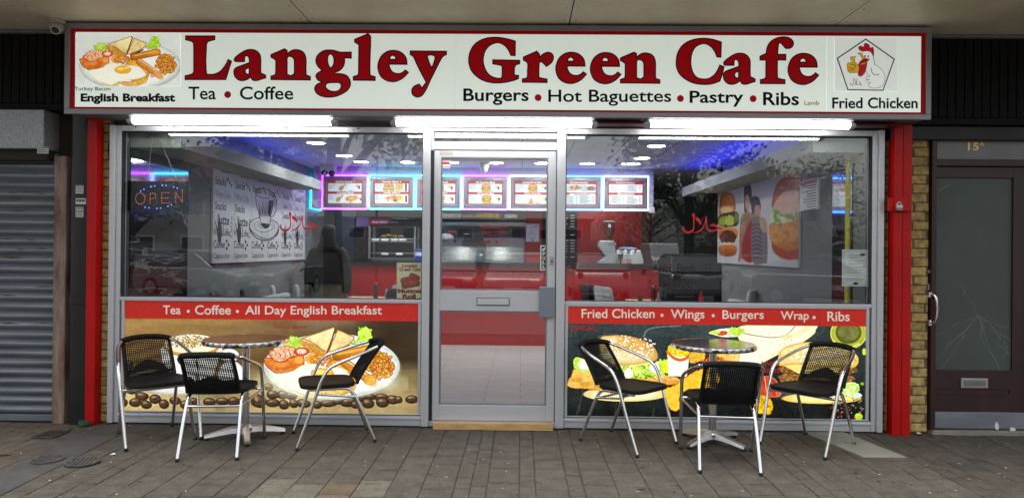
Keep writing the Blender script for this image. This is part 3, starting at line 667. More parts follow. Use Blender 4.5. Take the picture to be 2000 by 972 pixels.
mb = MB(); mb.box(a[0],b[0],-.026,-.0205,b[2],a[2]); mb.build('letterbox', M('letterbox_dark', (.05,.05,.055), rough=.5), DOOR, bevel=.002)
box(a[0]+.006,b[0]-.006,-.031,-.0265,b[2]+.007,a[2]-.006).build('letterbox_flap', ALU, DOOR, bevel=.003)
a, b = W(1053,560,-.06), W(1081,620,-.06)
mb = MB(); mb.box(a[0],b[0],-.062,-.0205,b[2],a[2]); mb.build('handle', M('grey_handle', (.20,.23,.27), rough=.45, var=.08), DOOR, bevel=.006)
a, b = W(1074,501,-.03), W(1082,518,-.03)
mb = MB(); mb.box(a[0],b[0],-.024,-.0205,b[2],a[2]); mb.build('lock_plate', M('satin_steel'), DOOR, bevel=.001)
q = W(1078,510,-.03); MB().lathe([(.008,-.030),(.008,-.0245)], c=(q[0],0,q[2]), axis='y', n=14).build('lock_barrel', M('barrel_dark', (.05,.05,.05), rough=.3, metal=.8), DOOR)
a, b = W(858,295,-.03), W(884,303,-.03)
box(a[0],b[0],-.022,-.0205,b[2],a[2]).build('maker_plate', M('maker_plate', (.42,.38,.33), rough=.5, var=.3, scale=120), DOOR)
tag(box(WX(849,-.08),WX(1083,-.08),-.10,-.042,.002,.058).build('timber_step', M('raw_pine', (.52,.33,.14), rough=.7, var=.3, scale=6, stretch=(1,8,8), bump=.1), bevel=.003), 'raw pine timber step under the glass door', 'step')

# ------------------------------------------------------------------ the shop sign
YS = -.33
sx0, sx1, sz0, sz1 = (W(122,223,YS)[0]+W(133,45,YS)[0])/2, 3.143, 2.492, 3.205
SIGN = thing('shop_sign', 'long white shop sign with red serif letters in a grey frame', 'shop sign', (0,0,0))
box(sx0+.01,sx1-.01,YS+.012,-.01,sz0+.012,sz1-.004).build('sign_box', M('sign_box_dark', (.16,.155,.16), rough=.5, metal=.3), SIGN, bevel=.004)
mb = MB(); e = .042
mb.box(sx0,sx1,YS-.014,YS+.011,sz1-e,sz1).box(sx0,sx1,YS-.014,YS+.011,sz0,sz0+e).box(sx0,sx0+e,YS-.0135,YS+.011,sz0+e,sz1-e).box(sx1-e,sx1,YS-.0135,YS+.011,sz0+e,sz1-e)
mb.build('frame', ALU_D, SIGN, bevel=.004)
PANEL = M('sign_white_acrylic', (.72,.76,.72), rough=.22, var=.035, scale=1.6, spec=.5, emit=(.9,1,.9), es=.27)  # faint emission added to lift the panel's brightness
fS = lambda o: (lambda x,y: W(x,y,YS-o))
ix0, ix1, iz0, iz1 = sx0+e, sx1-e, sz0+e, sz1-e
seams = [ix0, W(889,130,YS)[0], W(1615,130,YS)[0], ix1]
mb = MB()
for a, b in zip(seams[:-1], seams[1:]): mb.box(a+.0008,b-.0008,YS+.002,YS+.010,iz0,iz1)
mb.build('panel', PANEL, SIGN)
DRED = M('sign_dark_red', S(155,8,22), rough=.45, var=.05, spec=.15, emit=S(160,5,20), es=.10)  # border red carries a little added glow too
mb = MB(); k = .022; zz = YS+.0005
mb.box(ix0,ix1,zz,YS+.0018,iz1-.026,iz1).box(ix0,ix1,zz,YS+.0018,iz0,iz0+.017).box(ix0,ix0+.036,zz,YS+.0018,iz0+.017,iz1-.026).box(ix1-.032,ix1,zz,YS+.0018,iz0+.017,iz1-.026)
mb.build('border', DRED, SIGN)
INK = M('sign_black_vinyl', (.004,.004,.004), rough=.5, spec=.1)
# traced serif letters, in pixels of eight enlarged crops (6.945 per photo pixel)
GL = {}
GL['L'] = (350,60,[[(80,66,1),(490,66,1),(490,130,1),(440,142),(395,158),(378,190),(375,250),(368,400),(372,520),(378,585,1),(440,588),(500,575),(560,540),(610,480),(640,430),(660,383,1),(718,412,1),(690,500),(637,672,1),(73,672,1),(73,607,1),(130,595),(175,578),(188,555),(190,500),(190,300),(188,200),(180,165),(145,148),(80,133,1)]])
GL['a'] = (350,60,[[(968,250),(1035,262),(1085,300),(1108,345),(1114,400),(1112,480),(1114,570,1),(1180,602,1),(1180,648,1),(1120,665),(1060,684),(1010,684),(982,668),(968,640,1),(925,670),(860,687),(800,675),(755,635),(737,590),(737,535),(770,497),(850,465),(945,430,1),(943,385),(925,355),(902,352),(893,385),(893,428,1),(770,428),(742,410),(742,380),(770,345),(830,300),(900,262)],[(942,512,1),(942,583,1),(920,583),(906,570),(902,545),(910,528)]])
GL['n'] = (520,60,[[(57,322,1),(248,240,1),(290,265,1),(290,300,1),(340,265),(400,252),(470,265),(520,305),(542,360),(548,420),(546,500),(548,598,1),(605,618,1),(605,678,1),(57,672,1),(57,612,1),(110,595),(120,570),(122,500),(122,404,1),(57,365,1)],[(290,372,1),(310,358),(345,365),(368,390),(374,430),(374,580,1),(335,605,1),(290,590,1)]])
GL['g'] = (520,60,[[(860,257),(920,262),(970,278),(1010,287,1),(1160,285,1),(1160,382,1),(1068,378,1),(1070,420),(1060,470),(1030,520),(980,558),(925,575,1),(1000,578),(1070,592),(1120,630),(1147,690),(1145,750),(1110,810),(1040,860),(940,900),(830,910),(740,893),(680,855),(652,805),(655,760),(690,720),(740,700,1),(695,675),(668,630),(675,590),(705,562),(745,540,1),(695,490),(668,430),(672,370),(705,315),(760,275),(810,260)],[(875,328),(900,350),(912,400),(905,455),(880,495),(858,480),(842,430),(840,370),(855,335)],[(850,715,1),(970,713),(1003,728),(1008,760),(985,800),(940,818),(890,816),(840,795),(812,760),(820,730)]])
GL['l'] = (680,60,[[(80,115,1),(272,35,1),(312,75,1),(312,180),(305,350),(302,500),(305,600,1),(373,620,1),(373,684,1),(63,680,1),(63,618,1),(120,600),(132,575),(135,400),(138,198,1),(80,160,1)]])
GL['e'] = (680,60,[[(620,263),(690,275),(750,312),(790,365),(803,420),(805,466,1),(562,464,1),(575,510),(600,550),(640,572),(690,577),(735,560),(775,525,1),(828,565,1),(790,610),(740,655),(670,690),(600,701),(520,685),(450,640),(410,570),(395,490),(410,410),(450,335),(510,287),(565,267)],[(570,383,1),(575,365),(590,348),(610,345),(632,360),(638,383,1)]])
GL['y'] = (680,60,[[(835,270,1),(1340,274,1),(1340,332,1),(1300,350),(1270,385),(1220,480),(1130,660),(1070,790),(1035,850),(1000,890),(950,908),(900,898),(865,865),(855,815),(875,765),(915,735),(970,720,1),(1000,765,1),(1045,705),(1045,690,1),(990,590),(930,470),(890,380),(870,352),(835,330,1)],[(1080,345,1),(1125,338),(1170,352,1),(1165,400),(1135,490,1),(1105,430)]])
GL['G'] = (900,60,[[(440,85),(530,88),(640,108),(747,138,1),(745,347,1),(675,345,1),(640,270),(590,210),(520,175),(460,180),(390,215),(335,285),(312,380),(320,470),(360,560),(420,615),(490,638),(545,638,1),(553,600),(553,500),(540,480),(427,458,1),(427,390,1),(806,397,1),(806,456,1),(760,470),(737,500),(733,598,1),(790,600,1),(790,655,1),(720,683),(600,710),(470,718),(350,700),(240,650),(150,565),(108,470),(100,390),(115,300),(160,210),(230,145),(330,100)]])
GL['r'] = (900,60,[[(842,355,1),(1033,272,1),(1075,320,1),(1075,345,1),(1120,308),(1175,288),(1230,300),(1262,345),(1258,400),(1225,450),(1160,497,1),(1110,445),(1090,432),(1070,440,1),(1067,500),(1067,620),(1085,635),(1178,652,1),(1176,712,1),(828,708,1),(828,650,1),(880,640),(896,620),(898,540),(898,445),(842,408,1)]])
GL['C'] = (1300,60,[[(510,98),(620,108),(700,130),(764,152,1),(757,368,1),(692,366,1),(660,290),(610,225),(540,188),(480,192),(410,230),(365,310),(350,400),(355,490),(385,580),(440,635),(520,650),(590,640),(660,590),(705,520),(730,460,1),(800,485,1),(780,580),(742,690,1),(680,715),(600,735),(500,738),(390,722),(280,675),(190,600),(145,510),(137,420),(152,320),(200,225),(280,155),(390,112)]])
GL['f'] = (1440,60,[[(640,80),(710,95),(755,130),(770,175),(755,220),(715,248),(650,250,1),(610,200),(580,175),(568,185),(560,240),(555,316,1),(665,316,1),(665,408,1),(553,406,1),(550,500),(553,640,1),(654,662,1),(654,728,1),(307,726,1),(307,662,1),(360,648),(378,630),(380,550),(382,408,1),(301,407,1),(301,345,1),(385,306,1),(395,240),(430,165),(490,115),(560,88)]])
def letter(mo, mi, ch, dx=0, dy=0):
    x0, y0, ks = GL[ch]; kk = []
    for k in ks: kk.append([(x0+p[0]/6.945+dx, y0+p[1]/6.945+dy) for p in cr(k,5,True)])
    put_fill(mo, kk, fS(.0016))
    def area(k): return sum(k[i-1][0]*k[i][1]-k[i][0]*k[i-1][1] for i in range(len(k)))
    kk2 = [inset(kk[0], 2.3)]+[inset(k, -2.3) for k in kk[1:]]
    put_fill(mi, kk2, fS(.0026))
RINK = M('sign_red_vinyl', S(165,5,16), rough=.45, var=.06, spec=.15, emit=S(170,4,16), es=.14)  # small added emission keeps the red letters up with the brightened panel
mo, mi = MB(), MB()
for ch, dx, dy in (('L',0,0),('a',0,0),('n',0,0),('g',0,0),('l',0,0),('e',0,0),('y',0,0),('G',0,0),('r',0,0),('e',347.6,3.6),('e',415.1,4.1),('n',682.6,6.5),('C',0,0),('a',956,7.2),('f',0,0),('e',801.2,5.6)): letter(mo, mi, ch, dx, dy)
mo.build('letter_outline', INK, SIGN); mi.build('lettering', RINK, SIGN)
mb = MB(); f = fS(.0016)
for s, bb, b in (('Tea',(368,169.6,421.5,194.6),.012),('Coffee',(468.4,169.2,572.7,194.8),.012),('Burgers',(905,173,1032.5,205.5),.018),('Hot Baguettes',(1071,175.3,1311,207),.012),('Pastry',(1347,177.5,1452,208.7),.018),('Ribs',(1490.5,180,1560.5,206),.018),('Fried Chicken',(1625.5,190.5,1792.5,212),.02),('Turkey Bacon',(145.5,169.6,215.5,179.4),.005),('English Breakfast',(157.5,182.5,342,203.5),.042)): mb = MB(); put_text(mb, s, bb, f, bold=b, res=4); mb.build('lettering', INK, SIGN)
mb = MB()
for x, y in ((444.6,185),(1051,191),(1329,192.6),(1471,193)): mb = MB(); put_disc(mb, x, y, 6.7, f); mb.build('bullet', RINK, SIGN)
mb = MB(); put_text(mb, 'Lamb', (1571,196.8,1600,205.3), f, bold=.015); mb.build('lettering', M('sign_yellow_vinyl', S(190,165,30), rough=.4), SIGN)

# ------------------------------------------------------------------ the breakfast picture (sign and left light box)
def breakfast(c, glow_=1.0):
    c.ell(690,452,625,300,(150,150,140),soft=8,alpha=.5)
    c.ell(685,440,615,297,(232,238,232),soft=2,tex=(.04,200,3),rim=((190,196,188),40))
    c.ell(685,445,480,215,(240,243,236),soft=30,alpha=.8)
    c.ell(330,225,85,62,(150,196,38),jit=(22,26),tex=(.5,22,5),col2=(206,232,120),rim=((95,150,20),8))
    c.poly([(850,235),(920,185),(930,95),(985,75),(1040,112),(1045,160),(1062,195),(1030,232),(950,255)],(150,200,30),jit=(20,24),tex=(.6,26,8),col2=(212,238,110),rim=((105,155,20),7))
    c.poly([(400,190),(560,250),(650,300),(640,330),(560,370),(470,310),(400,240)],(176,122,42),jit=(6,30),tex=(.4,18,9),col2=(224,176,90))
    c.poly([(405,185),(700,85),(722,105),(645,312),(610,305),(520,235)],(234,216,158),jit=(3,20),tex=(.12,30,4),rim=((158,98,34),16),grad=(.06,-.08))
    c.poly([(735,105),(888,168),(890,198),(850,240),(680,312),(648,312)],(230,206,144),jit=(3,20),tex=(.14,30,6),rim=((150,90,30),14),grad=(-.02,.02))
    c.line([(715,100),(690,190),(645,312)],14,(122,68,20),soft=6)
    c.poly([(680,312),(850,242),(852,262),(700,340)],(110,60,18),jit=(3,20))
    c.ell(270,330,150,75,(222,136,92),jit=(18,30),tex=(.6,16,21),col2=(248,206,170),rim=((160,70,40),10))
    for i in range(12): c.line([(150+i*24,285+i%3*16),(180+i*22,320+i%4*10),(170+i*25,350)],7,(246,214,188) if i%2 else (186,84,50),sm=4,alpha=.7,soft=3)
    c.poly([(72,365),(140,360),(210,400),(330,350),(415,330),(440,370),(430,430),(370,475),(220,505),(150,490),(85,430)],(204,98,34),sm=5,jit=(8,30),tex=(.5,30,12),col2=(232,150,70),rim=((140,54,16),12),grad=(0,-.1))
    c.ell(390,385,40,30,(245,180,96),soft=20,alpha=.8); c.ell(230,425,55,22,(236,160,80),soft=18,alpha=.7)
    c.ell(412,306,70,40,(220,108,72),tex=(.3,16,2),rim=((198,60,34),14)); c.ell(412,304,42,22,(244,206,178),jit=(6,10),tex=(.3,8,3))
    c.ell(520,370,75,50,(230,150,60),jit=(14,22),tex=(.4,20,13),col2=(246,196,110))
    c.scatter(38,590,375,110,48,lambda x,y,r: c.ell(x,y,17,12,(226+r.randint(-16,14),150+r.randint(-20,20),62),a=r.uniform(-60,60),rim=((170,90,30),7),grad=(0,-.14)),3)
    c.ell(770,510,160,140,(222,160,58),a=25,jit=(6,30),tex=(.25,40,15),rim=((176,110,30),16))
    c.poly([(540,640),(620,645),(760,640),(860,590),(905,580),(895,640),(840,680),(720,705),(600,690)],(226,178,84),sm=5,tex=(.25,30,16),rim=((190,130,50),12))
    c.poly([(190,512),(330,482),(420,425),(520,418),(640,448),(780,455),(860,530),(880,575),(790,610),(600,640),(450,690),(300,640),(225,580)],(246,247,226),sm=5,jit=(8,30),tex=(.06,60,17),rim=((222,214,160),14))
    c.poly([(330,650),(450,690),(560,640),(540,700),(440,712)],(196,170,60),sm=4,alpha=.7,soft=8)
    for (x,y,r) in ((370,540,22),(300,560,16),(480,470,18),(760,560,20),(820,520,14),(430,600,16),(560,590,14)): c.ell(x,y,r,r*.6,(220,222,200),soft=8,alpha=.6)
    c.ell(600,502,104,50,(240,178,36),jit=(5,20),tex=(.12,30,18),rim=((224,140,20),10)); c.ell(575,490,50,20,(250,224,130),soft=16,alpha=.9); c.ell(650,478,30,10,(255,240,190),soft=8,alpha=.8)
    c.scatter(120,1125,430,125,118,lambda x,y,r: c.ell(x,y,24,17,(224+r.randint(-18,16),158+r.randint(-24,24),66+r.randint(-14,22)),a=r.uniform(-70,70),rim=((164,84,22),9),grad=(-.05,-.16)),5)
    c.cap(730,345,1020,285,42,(206,132,34),tex=(.12,60,19),rim=((150,84,16),18),grad=(.05,-.22)); c.cap(740,330,1000,275,9,(240,190,100),soft=10,alpha=.7)
    c.cap(795,400,1040,570,40,(212,140,66),tex=(.12,60,20),rim=((160,92,34),18),grad=(.12,-.1)); c.cap(800,375,1020,525,7,(250,214,150),soft=10,alpha=.8)
    c.cap(1020,545,1060,590,38,(226,166,110),soft=14,alpha=.8)
    c.ell(1030,560,60,48,(228,160,40),soft=6,tex=(.2,20,33),rim=((180,110,20),12)) if glow_ > 1 else c.ell(960,575,26,22,(222,168,130),rim=((180,120,90),8))
def coffee_beans(c, L):
    for (x,y,a,b,t) in L:
        c.ell(x+4,y+8,a*1.05,b*1.05,(40,26,14),soft=8,alpha=.7)
        c.ell(x,y,a,b,(98,78,60),a=t,tex=(.25,18,int(x)%40),rim=((58,42,30),b*.4),grad=(-.12,-.4)); c.ell(x-a*.25,y-b*.35,a*.3,b*.22,(176,150,124),soft=10,alpha=.75,a=t)
        c.line([(x-a*.6,y+b*.1),(x,y+b*.22),(x+a*.6,y)],b*.13,(46,28,16),sm=4,alpha=.7)
EMB = PRINT('sign_print', .3, .345)  # added glow so the prints match the brightened panel
c = Cv(147,66,352,168,2.0,(205,214,205)); c.C[:] = np.array((217,222,216))/255.*(1+.0*c.Y[...,None])
base = c.C.copy(); c.at(143.8,56.9,.974/6.073,.964/6.073); breakfast(c)
# soft fade so the plate sits on the white acrylic
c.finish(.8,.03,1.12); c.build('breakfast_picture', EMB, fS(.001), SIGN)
# halal chicken emblem in its pentagon
c = Cv(1630,74,1752,178,3.0,(214,220,214)); c.at(1620,70,1/8.1)
K = (12,12,12)
c.poly([(575,45),(1035,368),(852,872),(285,862),(115,355)],K,soft=1); c.poly([(575,67),(1014,375),(842,855),(297,847),(137,362)],(214,220,214),soft=1)
def pk(pts, col, o=4, sm=5): 
    c.poly(pts, col, sm=sm, rim=(K,o*2.0), soft=1.2)
pk([(690,455),(780,490),(850,560),(882,660),(865,750),(800,815),(710,832),(640,815),(610,775),(650,742),(600,745),(590,700),(635,700),(580,685),(590,650),(640,640),(590,600),(590,550),(640,505),(690,508),(664,535)],(218,224,218),4,4)
pk([(520,270),(560,245),(640,245),(690,300),(715,455),(690,470),(600,470),(560,400),(530,330)],(218,224,218),2,4); c.poly([(560,300),(640,270),(685,330),(695,440),(610,445),(640,380)],(218,224,218),sm=4)
c.poly([(600,400),(705,450),(700,520),(590,560)],(218,224,218),sm=4)
pk([(520,250),(470,225),(457,185),(490,160),(540,172),(548,130),(580,117),(630,145),(650,195),(680,175),(705,230),(700,330),(690,330),(650,260),(580,245)],(158,16,32),4,4)
pk([(455,455),(520,400),(560,380),(600,400),(580,540),(545,610),(490,648),(452,620),(455,560),(470,545),(448,520)],(158,16,32),4,4)
pk([(380,335),(420,320),(400,360),(420,430),(465,470),(470,545),(450,580),(360,590),(300,575),(278,510),(280,440),(330,420),(360,425),(330,370),(340,330)],(200,152,30),5,4)
c.line([(335,455),(370,460),(390,450),(412,465),(395,505),(355,520),(300,490)],7,K,sm=4); c.line([(300,540),(350,550),(400,530)],7,K,sm=4)
pk([(440,285),(480,265),(520,290),(550,340),(610,360),(636,365),(610,410),(540,455),(460,462),(500,440),(530,400),(500,340),(470,295)],(200,152,30),4,4)
c.poly([(460,440),(510,380),(545,365),(612,372),(580,415),(520,440)],(150,14,28),sm=4); c.poly([(555,378),(605,376),(575,412)],K)
c.ell(562,325,11,18,K); c.ell(612,328,10,17,K)
c.line([(664,510),(665,560),(700,612),(745,620),(785,610)],8,K,sm=5); c.line([(690,300),(700,370),(715,455)],6,K,sm=4)
hl = [[(330,745),(345,780),(375,770),(378,675)],[(400,680),(420,740),(440,772)],[(440,680),(425,740),(405,770),(490,770)],[(465,730),(485,735),(490,765),(510,785)]]
for q in hl: c.line(q,8,(120,16,24),sm=4)
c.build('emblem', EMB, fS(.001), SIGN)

# ------------------------------------------------------------------ three tube lights under the sign
YT = -.27
TUBE = glow('fluorescent_tube', (1.0,.985,.96), TUBE_E)
for i, (x0,x1,lab) in enumerate(((252,660,'left batten tube light glowing above the coffee window'),(764,1166,'middle batten tube light glowing above the door'),(1258,1668,'right batten tube light glowing above the fried chicken window'))):
    a, b = W(x0,238+i*3,YT), W(x1,238+i*3,YT); zc = 2.455
    t = thing('tube_light', lab, 'tube light', ((a[0]+b[0])/2,YT,zc), 0, 'tube lights under the sign'); hw = (b[0]-a[0])/2
    box(-hw+.02,hw-.02,-.05,.05,.028,.04).build('housing', WHITE, t, bevel=.004)
    mb = MB(); mb.loft([[(x,.046*math.cos(q),.0225*math.sin(q)-.003) for q in [2*PI*j/20 for j in range(20)]] for x in (-hw+.035,hw-.035)])
    mb.build('diffuser', TUBE, t, smooth=True)
    for s in (-1,1):
        mb = MB(); mb.loft([[(s*(hw-.034+d),.052*k*math.cos(q),.029*k*math.sin(q)-.003) for q in [2*PI*j/20 for j in range(20)]] for d,k in ((-.012,1),(.018,1),(.036,.7))])
        mb.build('end_cap', M('clear_end_cap', (.5,.52,.54), rough=.25, metal=.2), t, smooth=True)
tag(box(xMR1,XR+.04,-.2,-.06,ZH+.012,sz0-.004).build('red_fascia_strip', M('fascia_red', (.09,.008,.010), rough=.4)), 'dark red strip between the sign and the right window', 'fascia')

# ------------------------------------------------------------------ security camera at the sign's top left corner
q = W(112,40,-.36); t = thing('security_camera', 'white dome security camera at the top left of the sign', 'security camera', (q[0],q[1],ZS))
MB().lathe([(.062,0),(.062,-.02),(.055,-.03),(.001,-.03)], n=28).build('mount', M('cam_grey', (.42,.41,.40), rough=.5), t, smooth=True)
MB().sphere((.0,-.005,-.06),(.05,.05,.05),20,14).build('body', M('cam_grey'), t, smooth=True)
dv = Vector((.25,-.75,-.62)).normalized(); mb = MB(); e1 = dv.orthogonal().normalized(); e2 = dv.cross(e1)
def ring(c, r): return [tuple(Vector(c)+e1*r*math.cos(2*PI*j/20)+e2*r*math.sin(2*PI*j/20)) for j in range(20)]
cc = Vector((.0,-.005,-.06))
mb.loft([ring(cc+dv*.03,.036),ring(cc+dv*.056,.034),ring(cc+dv*.056,.028),ring(cc+dv*.05,.027)]); mb.build('bezel', M('cam_white', (.6,.6,.58), rough=.4), t, smooth=True)
MB().loft([ring(cc+dv*.045,.0275),ring(cc+dv*.053,.024),ring(cc+dv*.057,.012)]).build('lens', M('cam_lens', (.01,.01,.012), rough=.08, spec=.8), t, smooth=True)

# ------------------------------------------------------------------ the two light boxes below the windows
LBOX = PRINT('backlit_print', .22, BOX_E, .5, .4)
BAN = M('banner_red', S(196,40,30), rough=.25, var=.04, emit=S(205,45,32), es=BOX_E*.28)
CREAM = M('banner_cream_letters', (.6,.56,.48), rough=.35, emit=S(226,214,198), es=BOX_E*.4)
YL = -.012; fL = lambda o: (lambda x,y: W(x,y,YL-o))
def lightbox(label, x0, x1, yt, yb, dy, words, dots):
    t = thing('light_box', label, 'light box', (0,0,0))
    a = W(x0,yt,YL); b = W(x1,yt+dy,YL); X0, X1 = a[0], b[0]; Z1 = (a[2]+b[2])/2; Z0 = zB1
    mb = MB(); e = .022
    mb.box(X0,X1,YL-.02,YL+.006,Z1-.02,Z1).box(X0,X1,YL-.02,YL+.006,Z0+.001,Z0+.012).box(X0,X0+e,YL-.02,YL+.006,Z0+.012,Z1-.02).box(X1-e,X1,YL-.02,YL+.006,Z0+.012,Z1-.02)
    mb.build('frame', ALU, t, bevel=.002)
    box(X0+.004,X1-.004,YL+.008,YL+.07,Z0+.004,Z1-.004).build('back_box', M('box_white', (.6,.6,.6), rough=.6), t)
    for s, bb in words: mb = MB(); put_text(mb, s, bb, fL(.0032), bold=.012, res=4); mb.build('lettering', CREAM, t)
    for x, y in dots: mb = MB(); put_disc(mb, x, y, 3.1, fL(.0032), 14); mb.build('bullet', CREAM, t)
    return t, X0, X1, Z0, Z1
LB1, X0, X1, Z0, Z1 = lightbox('backlit window panel showing a fried breakfast plate and coffee beans', 240, 823, 583, 806, 3,
    [('Tea',(318.4,596,352.8,613.4)),('Coffee',(381,595.6,451,614)),('All Day English Breakfast',(478.6,596.6,746,619))], [(367.7,607.5),(463.6,607.7)])
zb = WZ(624,YL,530); box(X0+.02,X1-.02,YL-.0014,YL+.007,zb,Z1-.018).build('banner', BAN, LB1)
c = Cv(241,622,826,812,1.15,(150,120,70))
u = np.clip((c.X-245)/575,0,1); v = np.clip((c.Y-622)/188,0,1)
n1 = vnoise(c.X*.12,c.Y,16,3,4); n2 = vnoise(c.X,c.Y,120,5,2); n3 = vnoise(c.X*.02,c.Y,5,9,3)
top = np.stack((176-100*u,140-76*u,84-36*u),-1)*(1-.25*v[...,None]); bot = np.stack((170-56*u,150-52*u,104-36*u),-1)
k = np.clip((v-.42)/.12,0,1)[...,None]; c.C = np.clip((top*(1-k)+bot*k)/255*(.66+.3*n1+.28*n2+.2*(n3-.5)*k[...,0])[...,None],0,1)
for cx in (300,560,760): c.ell(cx,790,90,50,(230,206,140),soft=70,alpha=.5)
c.ell(775,640,60,60,(60,46,34),soft=90,alpha=.8); c.ell(640,628,60,16,(220,216,206),soft=14,alpha=.15)
# cup on the left, in pixels of the enlarged crop (4.63 per photo pixel)
c.at(240,620,1/4.63)
coffee_beans(c,[(80,650,50,34,0),(60,420,30,40,0),(40,480,30,40,20),(170,705,60,36,10),(110,760,55,38,-10),(290,730,52,40,0),(370,775,44,40,0),(210,780,48,36,20),(470,745,50,34,0),(560,780,46,36,0),(640,750,46,30,10),(780,755,55,34,0),(900,750,60,30,0),(1000,750,50,36,0),(1090,750,50,34,0),(-10,760,50,40,0)])
c.ell(500,640,330,62,(226,226,216),soft=4,rim=((176,172,160),30)); c.ell(960,340,90,60,(238,240,236),rim=((205,205,200),16)); c.ell(960,340,46,30,(170,140,80),soft=4)
c.poly([(372,250),(868,250),(850,420),(800,560),(720,650),(560,670),(440,630),(390,480)],(238,240,236),sm=5,rim=((214,214,206),30),grad=(-.03,.02))
c.ell(620,262,252,92,(214,168,84),soft=3,rim=((190,136,56),14)); c.ell(620,236,246,86,(240,226,188),soft=3,tex=(.08,60,5)); c.ell(620,215,90,36,(206,172,112),soft=26,alpha=.7)
c.scatter(330,600,215,190,62,lambda x,y,r: c.ell(x,y,4.5,3,(84,62,30),a=r.uniform(0,90),soft=2,alpha=.85),8)
c.ell(980,520,120,130,(236,240,236),rim=((200,200,190),16))
c.at(500,620,1/4.627)
coffee_beans(c,[(150,690,55,36,10),(240,690,50,36,0),(320,700,50,34,0),(110,620,40,30,0),(20,750,70,50,60),(150,765,62,34,0),(250,780,46,40,60),(340,770,42,36,40),(430,770,60,36,20),(550,780,42,34,30),(650,770,72,28,0),(740,750,50,26,0),(830,760,68,38,-20),(900,780,46,32,0),(960,720,30,40,50),(1030,710,46,28,0),(1010,770,54,40,30),(1130,715,62,34,0),(1140,762,56,40,0),(1235,735,58,38,10),(1290,735,30,30,0),(1405,732,56,34,-5)])
breakfast(c, 1.2)
for (x,y,rx,ry) in ((300,590,260,90),(500,700,200,40),(1180,600,140,60)): c.ell(x,y,rx,ry,(255,255,226),soft=110,alpha=.5)  # hot spots of the box lamps, painted into the print as pale patches
c.finish(.7,.045,1.12); c.build('picture', LBOX, fL(.0006), LB1)
mb = MB(); put_text(mb, 'Turkey Bacon', (533,633.6,599,644), fL(.003), bold=.01)
mb.build('red_lettering', M('red_vinyl_small', S(165,20,22), rough=.4, emit=S(150,16,18), es=.25), LB1)
LB2, X0, X1, Z0, Z1 = lightbox('backlit window panel showing burgers wraps and fried chicken', 1104, 1696, 593, 818, 5,
    [('Fried Chicken',(1135.8,602.8,1278.5,620.8)),('Wings',(1310,604,1376,627)),('Burgers',(1411,605.4,1492,627.6)),('Wrap',(1524.8,607.4,1579.8,629)),('Ribs',(1616,608,1659.6,626.8))], [(1293,615.3),(1393,616),(1590,619.6)])
zb = WZ(634,YL,1400); box(X0+.02,X1-.02,YL-.0014,YL+.007,zb,Z1-.018).build('banner', BAN, LB2)
c = Cv(1101,628,1700,826,1.15,(50,58,58))
n1 = vnoise(c.X,c.Y,60,13,4); n2 = vnoise(c.X,c.Y,4,15,2); v = (c.Y-628)/196
c.C = np.clip(np.array((50,59,59))/255*(1.25-.75*v+.5*(n1-.5)+.35*(n2-.5))[...,None],0,1)
rs = random.Random(9)
for _ in range(90): x,y = rs.uniform(1105,1695), rs.uniform(640,815); c.cap(x,y,x+rs.uniform(-3,3),y+rs.uniform(-3,3),.5,(120,128,120),alpha=.35)
for (x,y) in ((1138,760),(1207,770),(1278,795),(1130,790)): c.line([(x,y),(x-8,y+45)],2,(130,134,120),alpha=.3,soft=2)
c.line([(1262,690),(1258,655),(1275,640),(1330,636)],3,(120,130,130),sm=5,alpha=.5)
c.at(1100,620,1/4.628)
c.ell(560,690,380,66,(250,238,190),soft=4,rim=((232,200,130),22),tex=(.05,60,3))
c.poly([(32,600),(70,520),(110,455),(250,460),(420,500),(900,510),(1065,560),(1060,605),(930,610),(760,660),(500,690),(300,655),(150,640),(60,630)],(222,168,66),sm=4,jit=(10,24),tex=(.45,30,22),col2=(244,206,120),rim=((190,116,30),14))
for (x,y) in ((120,560),(200,600),(330,620),(700,590),(880,570),(1000,585)): c.ell(x,y,60,22,(206,132,40),jit=(12,16),soft=14,alpha=.55)
c.poly([(85,400),(110,355),(180,370),(240,380),(250,480),(190,500),(95,455)],(168,216,50),jit=(14,26),tex=(.5,26,31),col2=(226,246,150)); c.ell(190,425,55,45,(244,248,236),jit=(8,20))
c.poly([(480,430),(560,410),(700,400),(820,395),(960,365),(985,430),(950,500),(820,540),(640,545),(520,500)],(150,196,44),jit=(24,30),tex=(.7,30,33),col2=(224,242,130),rim=((90,140,20),8))
for _ in range(26): x,y = rs.uniform(490,960), rs.uniform(425,525); c.line([(x,y),(x+rs.uniform(-30,30),y+rs.uniform(8,24)),(x+rs.uniform(-40,40),y+30)],6,rs.choice([(60,110,14),(236,250,170)]),sm=3,alpha=.6,soft=3)
c.ell(590,500,38,48,(246,248,236),soft=6); c.ell(825,455,48,42,(248,250,240),soft=8); c.ell(935,440,48,60,(214,238,40),jit=(12,20),tex=(.25,20,4))
c.poly([(342,330),(340,185),(420,163),(560,160),(700,195),(810,255),(850,320),(845,375),(780,400),(620,425),(470,418)],(222,182,98),sm=5,tex=(.14,70,41),col2=(206,152,66),rim=((190,130,50),26),grad=(-.05,-.04))
c.ell(560,360,230,60,(246,232,190),soft=60,alpha=.7); c.poly([(335,180),(480,165),(460,420),(345,330)],(248,236,200),soft=60,alpha=.55)
c.scatter(150,590,270,250,115,lambda x,y,r: c.ell(x,y,9,5.5,(252,240,206),a=r.uniform(0,180),soft=2),12)
